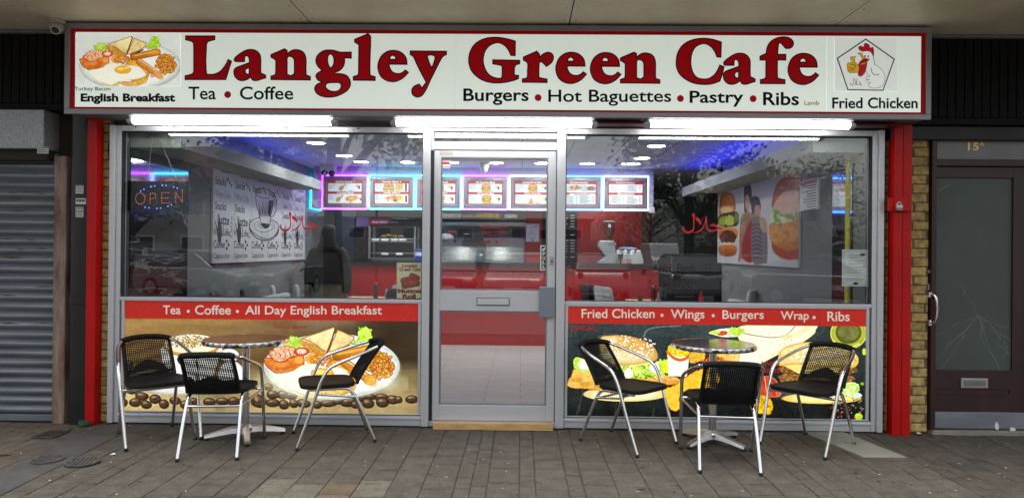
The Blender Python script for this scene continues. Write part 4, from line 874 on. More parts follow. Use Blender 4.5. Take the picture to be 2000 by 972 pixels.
# box of chips
for i in range(17):
    x = 955+i*11.5; c.cap(x,232+abs(i-8)*2+rs.uniform(-8,12),x+rs.uniform(-14,4),350,6.5,(240+rs.randint(-16,8),216+rs.randint(-24,10),40+rs.randint(-20,40)),soft=2,rim=((196,160,20),4))
c.poly([(942,320),(1140,355),(1118,532),(950,526)],(244,246,240),soft=2,grad=(.02,.02)); c.line([(944,308),(985,352),(1040,380),(1095,375),(1138,345)],26,(216,124,30),sm=5); c.poly([(950,300),(1000,340),(1070,355),(1135,330),(1140,300),(960,290)],(240,212,50),tex=(.3,14,4))
def chick(pts, seed, col=(228,170,50)): c.poly(pts,col,sm=4,jit=(10,20),tex=(.6,20,seed),col2=(248,206,90),rim=((178,100,14),12))
chick([(1130,330),(1180,290),(1240,262),(1285,280),(1280,380),(1220,400),(1150,410)],51); chick([(1350,300),(1480,270),(1481,420),(1380,440)],53,(210,130,30))
chick([(905,650),(1000,610),(1090,540),(1180,490),(1265,462),(1400,500),(1400,600),(1260,640),(1120,650),(1050,720),(1060,800),(1020,850),(960,820),(930,760)],54,(238,190,30)); chick([(1420,280),(1481,262),(1481,400),(1420,390)],55,(236,176,40))
c.at(1380,620,1/4.226)
c.ell(110,300,80,100,(234,176,40),jit=(12,22),tex=(.6,24,57),col2=(250,206,80),rim=((180,110,14),14)); c.ell(215,310,60,70,(214,136,36),jit=(10,20),tex=(.6,20,58),col2=(244,190,70)); c.ell(70,360,90,40,(190,90,30),jit=(8,16),tex=(.5,16,5)); c.ell(80,270,60,24,(110,150,40),jit=(12,16),tex=(.5,16,7)); c.ell(270,260,24,34,(180,210,50),jit=(10,14))
c.poly([(268,395),(285,240),(250,110),(350,58),(870,58),(900,100),(880,140),(760,225),(600,300),(400,398)],(246,242,210),sm=3,tex=(.05,80,61),rim=((216,202,150),22))
c.line([(290,125),(420,150),(560,163),(660,140),(730,70)],9,(176,160,96),sm=6,soft=5); c.line([(620,170),(760,130),(850,80)],40,(226,214,160),sm=5,soft=30,alpha=.6)
c.scatter(26,480,200,240,110,lambda x,y,r: c.ell(x,y,8,4,(196,160,90),soft=5,alpha=.6,a=r.uniform(0,90)),5)
c.poly([(18,125),(100,95),(210,88),(290,110),(280,150),(150,160),(60,140)],(226,232,190),sm=4,tex=(.2,20,5)); c.ell(130,128,46,20,(196,86,40),jit=(6,12)); c.ell(240,115,60,36,(150,200,40),jit=(16,20),tex=(.5,18,6),col2=(220,240,120)); c.ell(70,120,44,14,(190,216,70))
# second burger
c.ell(950,665,330,44,(248,226,150),soft=3,rim=((222,176,70),16))
c.poly([(1040,560),(1120,540),(1230,530),(1262,580),(1230,640),(1120,650),(1040,640)],(160,206,80),sm=3,jit=(16,20),tex=(.6,20,63),col2=(224,240,170)); c.poly([(585,545),(650,520),(780,540),(780,580),(620,580)],(170,206,60),jit=(12,16),tex=(.5,16,64))
c.poly([(1040,600),(1150,470),(1130,450),(1030,460)],(244,210,90),soft=2)
for (x,y,rx,ry) in ((690,500,95,42),(1140,500,80,34),(680,425,85,34),(1150,430,90,36),(900,470,200,60)): c.ell(x,y,rx,ry,(110,72,34),jit=(10,16),tex=(.7,14,int(x)%50),col2=(178,130,74))
c.poly([(600,375),(800,370),(1120,400),(1080,450),(930,470),(760,460)],(246,220,130),soft=3); c.ell(1190,350,66,66,(214,200,100),rim=((170,150,40),10)); c.ell(1180,340,52,52,(240,236,210),soft=3)
c.poly([(600,395),(592,330),(620,260),(720,215),(900,200),(1060,215),(1180,270),(1235,350),(1215,400),(1000,410),(760,385)],(240,214,140),sm=5,tex=(.1,60,65),rim=((216,168,80),24),grad=(.0,-.04))
c.scatter(46,880,290,270,70,lambda x,y,r: c.ell(x,y,13,8,(252,244,216),a=r.uniform(0,180),soft=3),14)
c.poly([(395,640),(410,520),(480,480),(560,500),(600,570),(600,650)],(190,70,44),sm=4,tex=(.3,24,66),rim=((220,120,80),10)); c.line([(480,490),(500,640)],8,(230,150,110)); c.poly([(395,660),(440,630),(520,660),(548,720),(530,790),(470,795),(400,770)],(236,176,24),sm=4,jit=(8,16),tex=(.5,18,67),rim=((176,110,10),10))
# oil bowl and spices
c.ell(1172,128,150,132,(168,172,60),rim=((206,210,120),12)); c.ell(1172,122,118,102,(92,96,30),rim=((190,196,70),16)); c.ell(1172,120,88,72,(110,112,60),tex=(.2,40,4),soft=4); c.line([(1050,190),(1100,232),(1180,245),(1260,215)],10,(236,240,120),sm=5,alpha=.8,soft=5)
c.ell(1255,815,34,30,(176,206,60),rim=((130,160,30),10),grad=(-.1,-.15)); c.ell(1300,280,14,28,(190,210,60)); c.ell(1285,545,16,12,(120,160,50)); c.ell(1245,640,34,22,(206,226,226),jit=(6,8))
c.scatter(70,1160,740,140,100,lambda x,y,r: c.ell(x,y,r.uniform(3,9),r.uniform(3,8),r.choice([(150,40,40),(170,80,70),(110,130,110),(90,30,30),(150,160,120),(200,90,90)]),soft=2,alpha=.8),15)
for (x,y,rx,ry) in ((300,330,140,70),(900,600,240,50)): c.ell(x,y,rx,ry,(255,255,232),soft=120,alpha=.5)  # pale lamp hot spots painted into this print as well
c.finish(.7,.045,1.12); c.build('picture', LBOX, fL(.0006), LB2)
RV = M('red_vinyl_small'); mb = MB()
put_text(mb, 'HALAL', (1116,634.9,1165,645), fL(.003), bold=.02); put_text(mb, 'LAMB', (1487.7,705,1523,713.4), fL(.003), bold=.03); put_text(mb, 'RIBBS', (1482,719,1524,727.6), fL(.003), bold=.03)
mb.build('red_lettering', RV, LB2)

# ------------------------------------------------------------------ vinyl, stickers and papers on the glass
RVIN = M('red_window_vinyl', S(190,24,30), rough=.4, var=.05); BVIN = M('black_window_vinyl', (.01,.01,.01), rough=.4)
fG = lambda Y: (lambda x,y: W(x,y,Y))
HAL = [[(515,60,1),(565,150),(548,300),(552,560),(530,680),(460,765),(320,815),(220,775),(150,710),(115,640),(125,580),(185,540,1),(180,620),(215,690),(290,725),(360,730),(440,690),(490,640),(508,560),(512,400),(495,220),(468,130)],
       [(585,220,1),(680,240),(760,320),(790,430),(800,520,1),(740,440),(660,370),(600,320)],
       [(490,800,1),(600,760),(740,680),(850,570),(920,400),(950,240),(970,170,1),(1000,260),(1005,450),(1020,580),(1060,650),(1130,690),(1250,685),(1350,640),(1340,590),(1260,550),(1180,545),(1120,580,1),(1150,510),(1220,470),(1300,480),(1400,540),(1500,585),(1600,595,1),(1560,650),(1440,670),(1330,710),(1200,750),(1080,750),(1020,690),(975,570),(965,400),(930,450),(870,620),(780,720),(680,770),(580,795)]]
for (ox,oy,k,lab) in ((540,410,1/19.44,'red Arabic vinyl lettering on the left window'),(1326.6,412,1.05/19.44,'red Arabic vinyl lettering on the right window')):
    mb = MB()
    for ct in HAL: put_fill(mb, [[(ox+x*k,oy+y*k) for x,y in cr(ct,5,True)]], fG(.0115))
    tag(mb.build('window_lettering', RVIN), lab, 'window lettering')
mb = MB(); put_text(mb, 'Hot, Fresh', (1286,515,1357,535), fG(.0115), shear=.28, bold=.006); put_text(mb, 'Coffee', (1288,536,1353,562), fG(.0115), shear=.3, bold=.0)
o6 = lambda x,y: (1100+x/5.116, 410+y/5.116)
for q,wd in (([(1370,640),(1390,690),(1440,720),(1500,715),(1540,670),(1550,640)],2),([(1550,660),(1580,650),(1590,670),(1570,695),(1540,690)],1.6),([(1370,635),(1420,618),(1500,615),(1555,630),(1500,650),(1420,652),(1370,635)],1.6),([(1340,725),(1400,745),(1500,745),(1585,725),(1560,715)],1.6),([(1480,545),(1430,550),(1420,580),(1480,590),(1460,612)],1.8)):
    put_line(mb, [o6(*p) for p in cr(q,6)], wd*.5, fG(.0115))
put_fill(mb, [[o6(x,y) for x,y in cr([(1395,648),(1450,642),(1530,642),(1545,650),(1480,658),(1410,658)],4,True)]], fG(.0115))
tag(mb.build('window_lettering', BVIN), 'black handwritten vinyl lettering with a steaming cup on the right window', 'window lettering')
# opening hours on the door glass
mb = MB(); q = lambda x,y: (850+x/6.94, 400+y/6.94)
for s,(a,b,cc_,d) in (('OPENING HOURS',(612,282,965,312)),('Monday - Saturday',(625,352,960,385)),('7am - 4pm',(695,398,890,428)),('Sunday & Bank Holiday',(600,482,1010,508)),('9am - 3pm',(695,518,895,545))):
    p0, p1 = q(a,b), q(cc_,d); put_text(mb, s, (p0[0],p0[1],p1[0],p1[1]), fG(.0015), bold=.02, res=2)
tag(mb.build('window_lettering', RVIN), 'small red opening hours lettering on the door glass', 'window lettering')
def paper(name, label, cat, x0,y0,x1,y1,Y, build, bg=M('paper_white', (.80,.80,.79), rough=.6, var=.03), th=.0012):
    a, b = W(x0,y0,Y), W(x1,y1,Y); t = thing(name, label, cat, (0,0,0))
    box(a[0],b[0],Y,Y+th,b[2],a[2]).build('sheet', bg, t); build(t, Y); return t
def pull(t, Y):
    mb = MB(); put_rect(mb, 1057.3,480.6,1066.8,525.6, fG(Y-.0006)); mb.build('green_field', M('sign_green', (.01,.075,.035), rough=.4), t)
    mb = MB()
    for i, ch in enumerate('PULL'): put_text(mb, ch, (1059.8,492.2+i*8.4,1064.8,498.6+i*8.4), fG(Y-.0012), bold=.02)
    put_fill(mb, [[(1059,490),(1060,485),(1061.5,486.2),(1064.5,482.5),(1066,484),(1063,487.6),(1064.3,489)]], fG(Y-.0012))
    mb.build('lettering', M('paper_white'), t)
paper('door_sign','green vertical pull sign on the door glass','sign',1055.6,479,1068.5,527.6,.0008,pull)
def alarm(t, Y):
    mb = MB(); put_rect(mb, 864,316,879,321, fG(Y-.0006)); put_rect(mb, 864,325,879,326.4, fG(Y-.0006)); mb.build('red_print', M('pale_red_print', S(190,60,60), rough=.5), t)
paper('sticker','small pink and white sticker in the top corner of the door glass','sticker',863.5,312.6,879.5,328.4,.0008,alarm)
def cert(x0,y0,x1,y1,seed):
    def fn(t, Y):
        rs = random.Random(seed); mb = MB(); w_, h_ = x1-x0, y1-y0; f = fG(Y-.0006)
        for e,wd in ((.06,.5),(.09,.3)): put_line(mb, [(x0+w_*e,y0+h_*e*.7),(x1-w_*e,y0+h_*e*.7),(x1-w_*e,y1-h_*e*.7),(x0+w_*e,y1-h_*e*.7),(x0+w_*e,y0+h_*e*.7)], wd, f)
        for i in range(18):
            y = y0+h_*(.14+.041*i); 
            if i in (3,5,7,13): continue
            put_rect(mb, x0+w_*(.14 if i > 6 else .2+.1*rs.random()), y, x0+w_*rs.uniform(.6,.86), y+h_*.012, f)
        mb.build('fine_print', M('grey_print', (.3,.3,.3), rough=.6), t)
        mb = MB(); v = [(.76,.14),(.5,.92)]
        for a,b in v: put_fill(mb, [[(x0+w_*a+w_*.1*math.cos(k),y0+h_*b+h_*.035*math.sin(k)) for k in [2*PI*j/16 for j in range(16)]]], fG(Y-.0009))
        mb.build('seal', BVIN, t)
    return fn
paper('certificate','white certificate taped low on the right window','certificate',1645,487,1697.5,559,.0196,cert(1645,487,1697.5,559,3))
# mutton roll poster
c = Cv(775,512.5,825.5,587,2.6,(246,234,192)); c.C *= (1+.12*(vnoise(c.X,c.Y,14,4)-.5))[...,None]
c.at(570,400,1/4.861)
for (x0,y0,x1,y1,r) in ((1060,720,1130,705,30),(1140,670,1190,692,26),(1075,760,1180,740,36)): c.cap(x0,y0,x1,y1,r,(186,66,24),tex=(.3,20,int(x0)%30),rim=((130,34,10),12),grad=(0,-.2))
t = thing('poster','small cream poster with orange rolls taped inside the left window','poster',(0,0,0)); c.build('sheet', PRINT('poster_print',.5), fG(.0205), t)
mb = MB()
for s,(a,b,cc_,d),bo in (('Langley',(1048,562,1195,598),.03),('Green Cafe',(1020,594,1222,628),.03),('Mutton',(1003,795,1228,838),.06),('Roll',(1050,846,1178,888),.06)): put_text(mb, s, (570+a/4.861,400+b/4.861,570+cc_/4.861,400+d/4.861), fG(.0196), bold=bo)
mb.build('lettering', M('poster_red', S(150,24,26), rough=.5), t)
# LED open sign hanging inside the left window
YO = .10; t = thing('open_sign', 'dark LED open sign hanging on chains in the left window', 'LED sign', (0,0,0))
a, b = W(249,353,YO), W(369,413,YO); box(a[0],b[0],YO,YO+.012,b[2],a[2]).build('board', M('dark_acrylic', (.075,.078,.09), rough=.25), t, bevel=.002)
def leds(pts, col, nm, r):
    mb = MB()
    for x,y in pts: q = W(x,y,YO-.004); mb.sphere(q,r,8,5)
    mb.build(nm, col, t)
o5 = lambda x,y: (x/2.628, 230+y/2.628)
def seg(pts, n): 
    out = []; P = np.array(pts,float); L = np.r_[0,np.cumsum(np.hypot(*np.diff(P,axis=0).T))]
    for q in np.linspace(0,L[-1],n): out.append((np.interp(q,L,P[:,0]),np.interp(q,L,P[:,1])))
    return out
P_ = seg([(720+24*math.cos(k),415+29*math.sin(k)) for k in np.linspace(0,6.1,30)],20)+seg([(770,440),(770,388),(796,388),(800,410),(772,416)],15)+seg([(866,384),(830,384),(830,438),(872,438)],16)+seg([(832,411),(860,411)],4)+seg([(902,436),(902,380),(936,434),(936,370)],20)
leds([o5(*p) for p in P_], glow('led_red',(1,.10,.05),.8), 'red_leds', .0028)
leds([o5(*p) for p in [(722,376),(739,367),(775,354),(794,350),(833,346),(852,347),(891,355),(910,361),(745,459),(765,462),(805,465),(824,463),(862,454),(880,447)]], glow('led_blue',(.05,.1,1),2.6), 'blue_leds', .005)
mb = MB()
for p,q in (((905,310),(815,100)),((755,330),(782,110))):
    p, q = W(*o5(*p),YO+.006), W(*o5(*q),YO+.006); mb.tube([p,q],.0022,6)
mb.build('chain', M('thin_chain', (.45,.43,.36), rough=.4, metal=.6), t)
mb = MB(); mb.tube(cr3([W(*o5(*p),YO-.01) for p in ((665,385),(645,400),(640,430),(660,460))],5),.003,6); mb.tube(cr3([W(*o5(*p),YO-.01) for p in ((790,55),(770,90),(750,105))],4),.003,6); mb.build('wire', RUBBER, t)

# ------------------------------------------------------------------ inside the cafe
WL, WR, YB, YC = -3.315, 2.86, 7.6, 4.95        # side walls, back wall, counter front
def Wx(x, y, X):
    d = rt*((x-1000)/F) - up*((y-486)/F) + fw
    d = d*(X/d.x); return (X, d.y-D, H+d.z)
def proj(P):
    P = np.asarray(P, float); v = P-np.array((0,-D,H)); z = v@np.array(fw)
    return 1000+F*(v@np.array(rt))/z, 486-F*(v@np.array(up))/z
def tile_mat(name, c1, c2, mort, w_, h_, off, ms, rough):
    m = bpy.data.materials.new(name); m.use_nodes = True; t = m.node_tree; n = t.nodes; L = t.links; p = n['Principled BSDF']
    tc = n.new('ShaderNodeTexCoord'); b = n.new('ShaderNodeTexBrick'); b.offset = off; b.inputs['Scale'].default_value = 1; b.inputs['Brick Width'].default_value = w_; b.inputs['Row Height'].default_value = h_
    b.inputs['Mortar Size'].default_value = ms; b.inputs['Mortar Smooth'].default_value = .2; b.inputs['Color1'].default_value = (*c1,1); b.inputs['Color2'].default_value = (*c2,1); b.inputs['Mortar'].default_value = (*mort,1)
    L.new(tc.outputs['Object'], b.inputs['Vector'])
    mp = n.new('ShaderNodeMapping'); mp.inputs['Scale'].default_value = (1.5,14,14); L.new(tc.outputs['Object'], mp.inputs[0]); k = n.new('ShaderNodeTexNoise'); k.inputs['Scale'].default_value = 2; k.inputs['Detail'].default_value = 6; L.new(mp.outputs[0], k.inputs['Vector'])
    r = n.new('ShaderNodeValToRGB'); r.color_ramp.elements[0].position = .3; r.color_ramp.elements[0].color = (.82,.82,.82,1); r.color_ramp.elements[1].position = .7; r.color_ramp.elements[1].color = (1.04,1.04,1.04,1); L.new(k.outputs[0], r.inputs[0])
    x = n.new('ShaderNodeMix'); x.data_type = 'RGBA'; x.blend_type = 'MULTIPLY'; x.inputs[0].default_value = 1; L.new(b.outputs[0], x.inputs[6]); L.new(r.outputs[0], x.inputs[7]); L.new(x.outputs[2], p.inputs['Base Color']); p.inputs['Roughness'].default_value = rough
    MATS[name] = m; return m
tag(box(WL,WR,.07,YB,-.025,.008).build('cafe_floor', tile_mat('pale_wood_look_tile', (.54,.575,.535), (.60,.635,.59), (.05,.05,.05), .95, .16, .37, .0035, .3)), kind='structure')
tag(box(WL-.02,WR+1.6,.1,YB+.1,ZC,ZC+.05).build('cafe_ceiling', tile_mat('ceiling_tile', (.50,.52,.52), (.53,.55,.55), (.16,.17,.17), .6, .6, 0, .006, .8)), kind='structure')
t = thing('interior_wall', 'left wall inside the cafe with black marble tiles by the window', 'wall', (0,0,0))
box(WL-.1,WL,.1,YB,0,ZC).build('plaster', PLAST, t)
MARB = M('black_marble_tile', (.012,.013,.016), rough=.12, var=.2, scale=3)
def marble():
    m = bpy.data.materials.new('veined_black_marble'); m.use_nodes = True; tt = m.node_tree; n = tt.nodes; L = tt.links; p = n['Principled BSDF']
    tc = n.new('ShaderNodeTexCoord'); mp = n.new('ShaderNodeMapping'); mp.inputs['Scale'].default_value = (1,.45,2.4); L.new(tc.outputs['Object'], mp.inputs[0])
    k = n.new('ShaderNodeTexNoise'); k.inputs['Scale'].default_value = 2.2; k.inputs['Detail'].default_value = 9; k.inputs['Distortion'].default_value = .7; L.new(mp.outputs[0], k.inputs['Vector'])
    r = n.new('ShaderNodeValToRGB'); e = r.color_ramp.elements; e[0].position = .485; e[0].color = (.010,.011,.014,1); e[1].position = .5; e[1].color = (.26,.26,.26,1); q = e.new(.512); q.color = (.012,.012,.016,1); L.new(k.outputs[0], r.inputs[0])
    b = n.new('ShaderNodeTexBrick'); b.offset = .5; b.inputs['Scale'].default_value = 1; b.inputs['Brick Width'].default_value = .6; b.inputs['Row Height'].default_value = .3; b.inputs['Mortar Size'].default_value = .003
    b.inputs['Color1'].default_value = b.inputs['Color2'].default_value = (1,1,1,1); b.inputs['Mortar'].default_value = (3,3,3,1)
    m2 = n.new('ShaderNodeMapping'); m2.inputs['Rotation'].default_value = (0,0,0); sx = n.new('ShaderNodeSeparateXYZ'); cx = n.new('ShaderNodeCombineXYZ'); L.new(tc.outputs['Object'], sx.inputs[0]); L.new(sx.outputs['Y'], cx.inputs[0]); L.new(sx.outputs['Z'], cx.inputs[1]); L.new(cx.outputs[0], b.inputs['Vector'])
    x = n.new('ShaderNodeMix'); x.data_type = 'RGBA'; x.blend_type = 'MULTIPLY'; x.inputs[0].default_value = 1; L.new(r.outputs[0], x.inputs[6]); L.new(b.outputs[0], x.inputs[7]); L.new(x.outputs[2], p.inputs['Base Color']); p.inputs['Roughness'].default_value = .12; return m
MARB = marble()
zm = Wx(362,412,WL)[2]
y1 = Wx(364,480,WL)[1]
box(WL+.0005,WL+.012,.1,y1,.01,zm).build('marble_tiles', MARB, t)
MIR = M('tinted_mirror', (.42,.44,.46), rough=.05, metal=1, var=.02)
box(WL+.0005,WL+.012,.1,y1,zm+.003,2.29).build('mirror_panel', MIR, t)
t = thing('interior_wall', 'right wall inside the cafe with a dark tiled end by the window', 'wall', (0,0,0))
box(WR,WR+.1,.1,4.4,0,ZC).build('plaster', PLAST, t)
yr = Wx(1640,480,WR)[1]; zr = Wx(1660,455,WR)[2]
box(WR-.012,WR-.0005,.32,max(yr,.7),.01,zr).build('marble_tiles', MARB, t)
box(WR-.012,WR-.0005,.32,max(yr,.7),zr+.003,2.29).build('mirror_panel', MIR, t)
mb = MB(); rs = random.Random(5)
for cx_, cy_, r_ in ((1650,318,10),(1645,342,11),(1628,322,6)):
    for k in range(6):
        a = k*PI/3; put_line(mb, [(cx_+r_*.62*math.cos(a)+r_*.38*math.cos(q), cy_+r_*.62*math.sin(a)+r_*.38*math.sin(q)) for q in [2*PI*j/14 for j in range(15)]], .8, lambda x,y: Wx(x,y,WR-.0135))
    put_line(mb, [(cx_+r_*.3*math.cos(q), cy_+r_*.3*math.sin(q)) for q in [2*PI*j/14 for j in range(15)]], .8, lambda x,y: Wx(x,y,WR-.0135))
mb.build('flower_decals', BVIN, t)
tag(box(WL-.1,WR+1.6,YB,YB+.1,0,ZC).build('interior_wall', M('dim_grey_wall', (.10,.105,.11), rough=.7)), 'dim back wall behind the counter', 'wall')
tag(box(WR+1.5,WR+1.6,4.4,YB,0,ZC).build('interior_wall', M('dim_grey_wall')), 'side wall of the dark passage beyond the counter', 'wall')
tag(box(WR,WR+1.5,4.3,4.4,0,ZC).build('interior_wall', M('dim_grey_wall')), 'return wall at the mouth of the dark passage', 'wall')
# bulkheads with blue cove light
BULK = M('white_bulkhead', (.36,.37,.37), rough=.7, var=.03)
BLUE = glow('cove_blue', (.012,.015,1.0), 11)
for x0, x1, s, lab in ((WL,-2.89,1,'left'),(2.43,WR,-1,'right')):
    t = thing('bulkhead', f'white boxed bulkhead with blue cove light along the {lab} wall', 'bulkhead', (0,0,0))
    box(x0,x1,.12,4.3 if s > 0 else YC,2.30,2.43).build('boxing', BULK, t)
    xs = x1-.19 if s > 0 else x0+.15
    box(xs,xs+.04,.3,4.25 if s > 0 else YC-.1,2.431,2.45).build('cove_strip', BLUE if s < 0 else glow('cove_blue_dim', (.012,.015,1.0), 5), t)
    mb = MB()
    for i in range(4):
        xc = (x0+x1)/2; mb.lathe([(.035,2.2995),(.035,2.296),(.001,2.296)], c=(xc,1.2+i*1.05,0), n=16)
    mb.build('spot_lights', M('spot_ring', (.25,.1,.1), rough=.4), t)
# downlights
dl = [(617,278),(672,303),(712,319),(810,327),(887,323),(973,330),(1057,325),(1282,284),(1254,308),(1230,324),(1138,331),(1210,334),(560,262),(1000,285),(830,290)]
DL = thing('ceiling_light', 'round recessed ceiling light near the front of the left window', 'ceiling light', (0,0,ZC), 0, 'round ceiling lights')
MB().lathe([(.125,0),(.125,-.008),(.105,-.012),(.1,-.004)], n=28).build('trim', WHITE, DL, smooth=True)
MB().lathe([(.1,-.002),(.1,-.0045),(.001,-.0045)], n=28).build('lens', glow('downlight_lens',(1,.98,.95),DOWN_E), DL)
for i, (px, py) in enumerate(dl[:-3]):
    q = G(px,py,ZC); q = (q[0], min(q[1], YC-.6))
    o = DL if i == 0 else copy_tree(DL); o.location = (q[0],q[1],ZC)
    o['label'] = ['round ceiling light nearest the glass in the left window','second ceiling light of the left row, behind the nearest','third ceiling light of the left row before the first menu board','ceiling light above the cyan menu board beside the door frame','ceiling light at the top left corner seen through the door','ceiling light above the purple menu board seen through the door','ceiling light above the white menu board at the door right edge','round ceiling light nearest the glass in the right window','second ceiling light of the right row, behind the nearest','third ceiling light of the right row above the last menu board','ceiling light above the blue menu board beside the door frame','ceiling light farthest back in front of the last menu board'][i]
# counter
CRED = M('counter_red_panel', S(175,8,14), rough=.35, var=.05)
GRAN = M('black_granite', (.02,.02,.022), rough=.15, var=.8, scale=120)
cx0, cx1 = WX(589,YC), WX(1287,YC); zc = WZ(513,YC,1018)
t = thing('counter', 'long glossy red counter with a black granite top', 'counter', (0,0,0))
box(cx0,cx1,YC,YC+.6,.01,zc-.05).build('front_panel', CRED, t)
box(cx0-.02,cx1+.03,YC-.05,YC+.62,zc-.05,zc).build('worktop', GRAN, t, bevel=.004)
mb = MB()
for x in (700,842,1070,1180): q = WX(x,YC); mb.box(q-.002,q+.002,YC-.001,YC+.001,.01,zc-.051)
mb.build('joints', M('dark_red_gap'), t)
# left stub counter, grey door and oven behind
tag(box(WX(648,6.6),WX(692,6.6),6.6,6.66,0.01,2.15).build('cupboard_door', M('grey_door', (.20,.23,.26), rough=.5)), 'tall grey cupboard door behind the person in black', 'door')
OV = thing('oven', 'black tall oven beside the pastry cabinet', 'oven', (0,0,0))
a, b = W(692,422,5.9), W(722,508,5.9); box(a[0],b[0],5.9,6.5,b[2],a[2]).build('body', M('oven_black', (.015,.015,.016), rough=.25), OV, bevel=.01)
a2, b2 = W(696,424,5.89), W(722,442,5.89); box(a2[0],b2[0],5.885,5.899,b2[2],a2[2]).build('steel_panel', M('satin_steel'), OV)
a2, b2 = W(698,452,5.89), W(716,480,5.89); box(a2[0],b2[0],5.885,5.899,b2[2],a2[2]).build('window', M('oven_glass', (.04,.02,.015), rough=.1), OV)
box(WX(692,6.),WX(722,6.),5.95,6.5,.01,b[2]-.005).build('plinth', M('oven_black'), OV)
# pastry cabinet
YP = 5.2; t = thing('pastry_cabinet', 'heated glass pastry cabinet with a red and black header', 'display cabinet', (0,0,0))
q = lambda x,y: (570+x/4.861, 400+y/4.861)
a, b = W(*q(728,125),YP), W(*q(1180,195),YP); box(a[0],b[0],YP,YP+.4,b[2],a[2]).build('header', M('header_black', (.015,.013,.014), rough=.3), t, bevel=.006)
mb = MB(); put_fill(mb, [[q(730,130),q(945,130),q(905,188),q(730,188)]], fG(YP-.001)); mb.build('header_red', M('header_red', S(170,20,26), rough=.35), t)
mb = MB(); p0, p1 = q(762,148), q(905,172); put_text(mb, 'Oven Baked', (p0[0],p0[1],p1[0],p1[1]), fG(YP-.002), bold=.04); mb.build('lettering', M('paper_white'), t)
mb = MB(); p0, p1 = q(912,160), q(1012,172); put_text(mb, 'made fresh today', (p0[0],p0[1],p1[0],p1[1]), fG(YP-.002)); mb.build('small_lettering', M('paper_white'), t)
SST = M('stainless_steel', (.50,.52,.52), rough=.3, metal=.9, var=.08)
a, b = W(*q(728,200),YP), W(*q(1175,515),YP); mb = MB()
mb.box(a[0],a[0]+.03,YP+.0,YP+.03,b[2],a[2]).box(b[0]-.03,b[0],YP+.0,YP+.03,b[2],a[2]).box(a[0],a[0]+.03,YP+.36,YP+.39,b[2],a[2]).box(b[0]-.03,b[0],YP+.36,YP+.39,b[2],a[2])
for y in (320,345,455,505): z = W(*q(950,y),YP)[2]; mb.box(a[0],b[0],YP-.003,YP+.39,z-.012,z+.004)
mb.build('frame', SST, t)
box(a[0]+.03,b[0]-.03,YP+.1,YP+.38,b[2]-.03,b[2]).build('tray', SST, t)
mb = MB()
for x,y in ((760,328),(850,328),(940,328),(1020,328),(850,462),(985,462)): p0, p1 = W(*q(x,y-10),YP-.008), W(*q(x+66,y+12),YP-.008); mb.box(p0[0],p1[0],YP-.008,YP-.0035,p1[2],p0[2])
mb.build('price_tickets', M('paper_white'), t)
box(a[0]+.031,b[0]-.031,YP+.012,YP+.016,b[2],a[2]).build('front_glass', glass_mat('cabinet_glass',.03,rough=.25), t)
pas = [(870,300,.05),(915,290,.05),(975,298,.045),(1035,298,.045)]
for i,(x,y,r) in enumerate(pas):
    p = W(*q(x,y),YP+.1); tag(MB().sphere(p,(r*1.15,r,r*.55),12,8).build('pastry', M('golden_pastry', (.40,.22,.06), rough=.6, var=.3, scale=30), smooth=True), ['golden pastry at the left end of the cabinet shelf','golden pastry standing highest on the cabinet shelf','third golden pastry from the left on the cabinet shelf','golden pastry at the right end of the cabinet shelf'][i], 'pastry', 'pastries in the cabinet')
# wipe tub and kitchen
p = W(818,493,YP-.1); t = thing('cleaning_tub', 'blue and white tub beside the pastry cabinet', 'tub', (p[0],YP-.1,zc))
MB().lathe([(.05,0),(.055,.02),(.055,.19),(.05,.2),(.001,.2)], n=18).build('body', M('blue_tub', S(30,80,170), rough=.4), t, smooth=True); MB().lathe([(.0555,.09),(.0555,.15)], n=18).build('label', M('paper_white'), t)
t = thing('extractor_hood', 'stainless steel kitchen hood over the cooking line', 'kitchen hood', (0,0,0))
YK = 6.7; a, b = W(855,425,YK), W(1058,440,YK); mb = MB(); mb.prism([(YK,b[2]),(YK+.8,b[2]),(YK+.8,a[2]+.3),(YK+.3,a[2]+.1)], (a[0],b[0]), lambda u,v,h: (h,u,v)); mb.build('canopy', SST, t)
box(a[0],b[0],YK-.02,YK-.001,b[2]-.02,b[2]+.04).build('lip', SST, t)
tag(box(a[0],b[0],YB-.03,YB-.002,.6,b[2]).build('splashback', M('steel_splashback', (.30,.32,.32), rough=.35, metal=.7)), 'steel splashback behind the cooking line', 'splashback')
for i,(x0,x1,y0,col,lab) in enumerate(((863,900,417,(.5,.5,.48),'white carton with a grey print on the hood shelf'),(902,930,419,(.35,.22,.20),'dull pink carton on the hood shelf'),(931,975,416,(.45,.28,.05),'yellow patterned carton on the hood shelf'),(985,1010,418,(.48,.46,.44),'pale square carton on the hood shelf'))):
    p0, p1 = W(x0,y0,YK+.1), W(x1,426,YK+.1); tag(box(p0[0],p1[0],YK+.1,YK+.3,p1[2],p0[2]).build('carton', M(f'carton_card_{i}',col,rough=.7,var=.35,scale=14), bevel=.003), lab, 'carton', 'cartons on the hood shelf')
t = thing('shelf', 'steel shelf above the kitchen hood holding cartons', 'shelf', (0,0,0)); p0, p1 = W(858,426,YK+.05), W(1030,428,YK+.05); box(p0[0],p1[0],YK+.05,YK+.34,p1[2]-.01,p0[2]-.002).build('board', SST, t)
t = thing('grill_unit', 'stainless steel cooking range behind the counter', 'cooker', (0,0,0)); p0, p1 = W(862,462,6.9), W(1025,480,6.9); box(p0[0],p1[0],6.9,7.5,.01,p0[2]).build('body', SST, t, bevel=.005)
mb = MB()
for i in range(7): x = p0[0]+.1+i*.15; mb.lathe([(.022,6.86),(.022,6.899)], c=(x,0,p0[2]-.08), axis='y', n=12)
mb.build('knobs', M('oven_black'), t)
p0, p1 = W(976,440,7.3), W(1025,462,7.3); mb = MB()
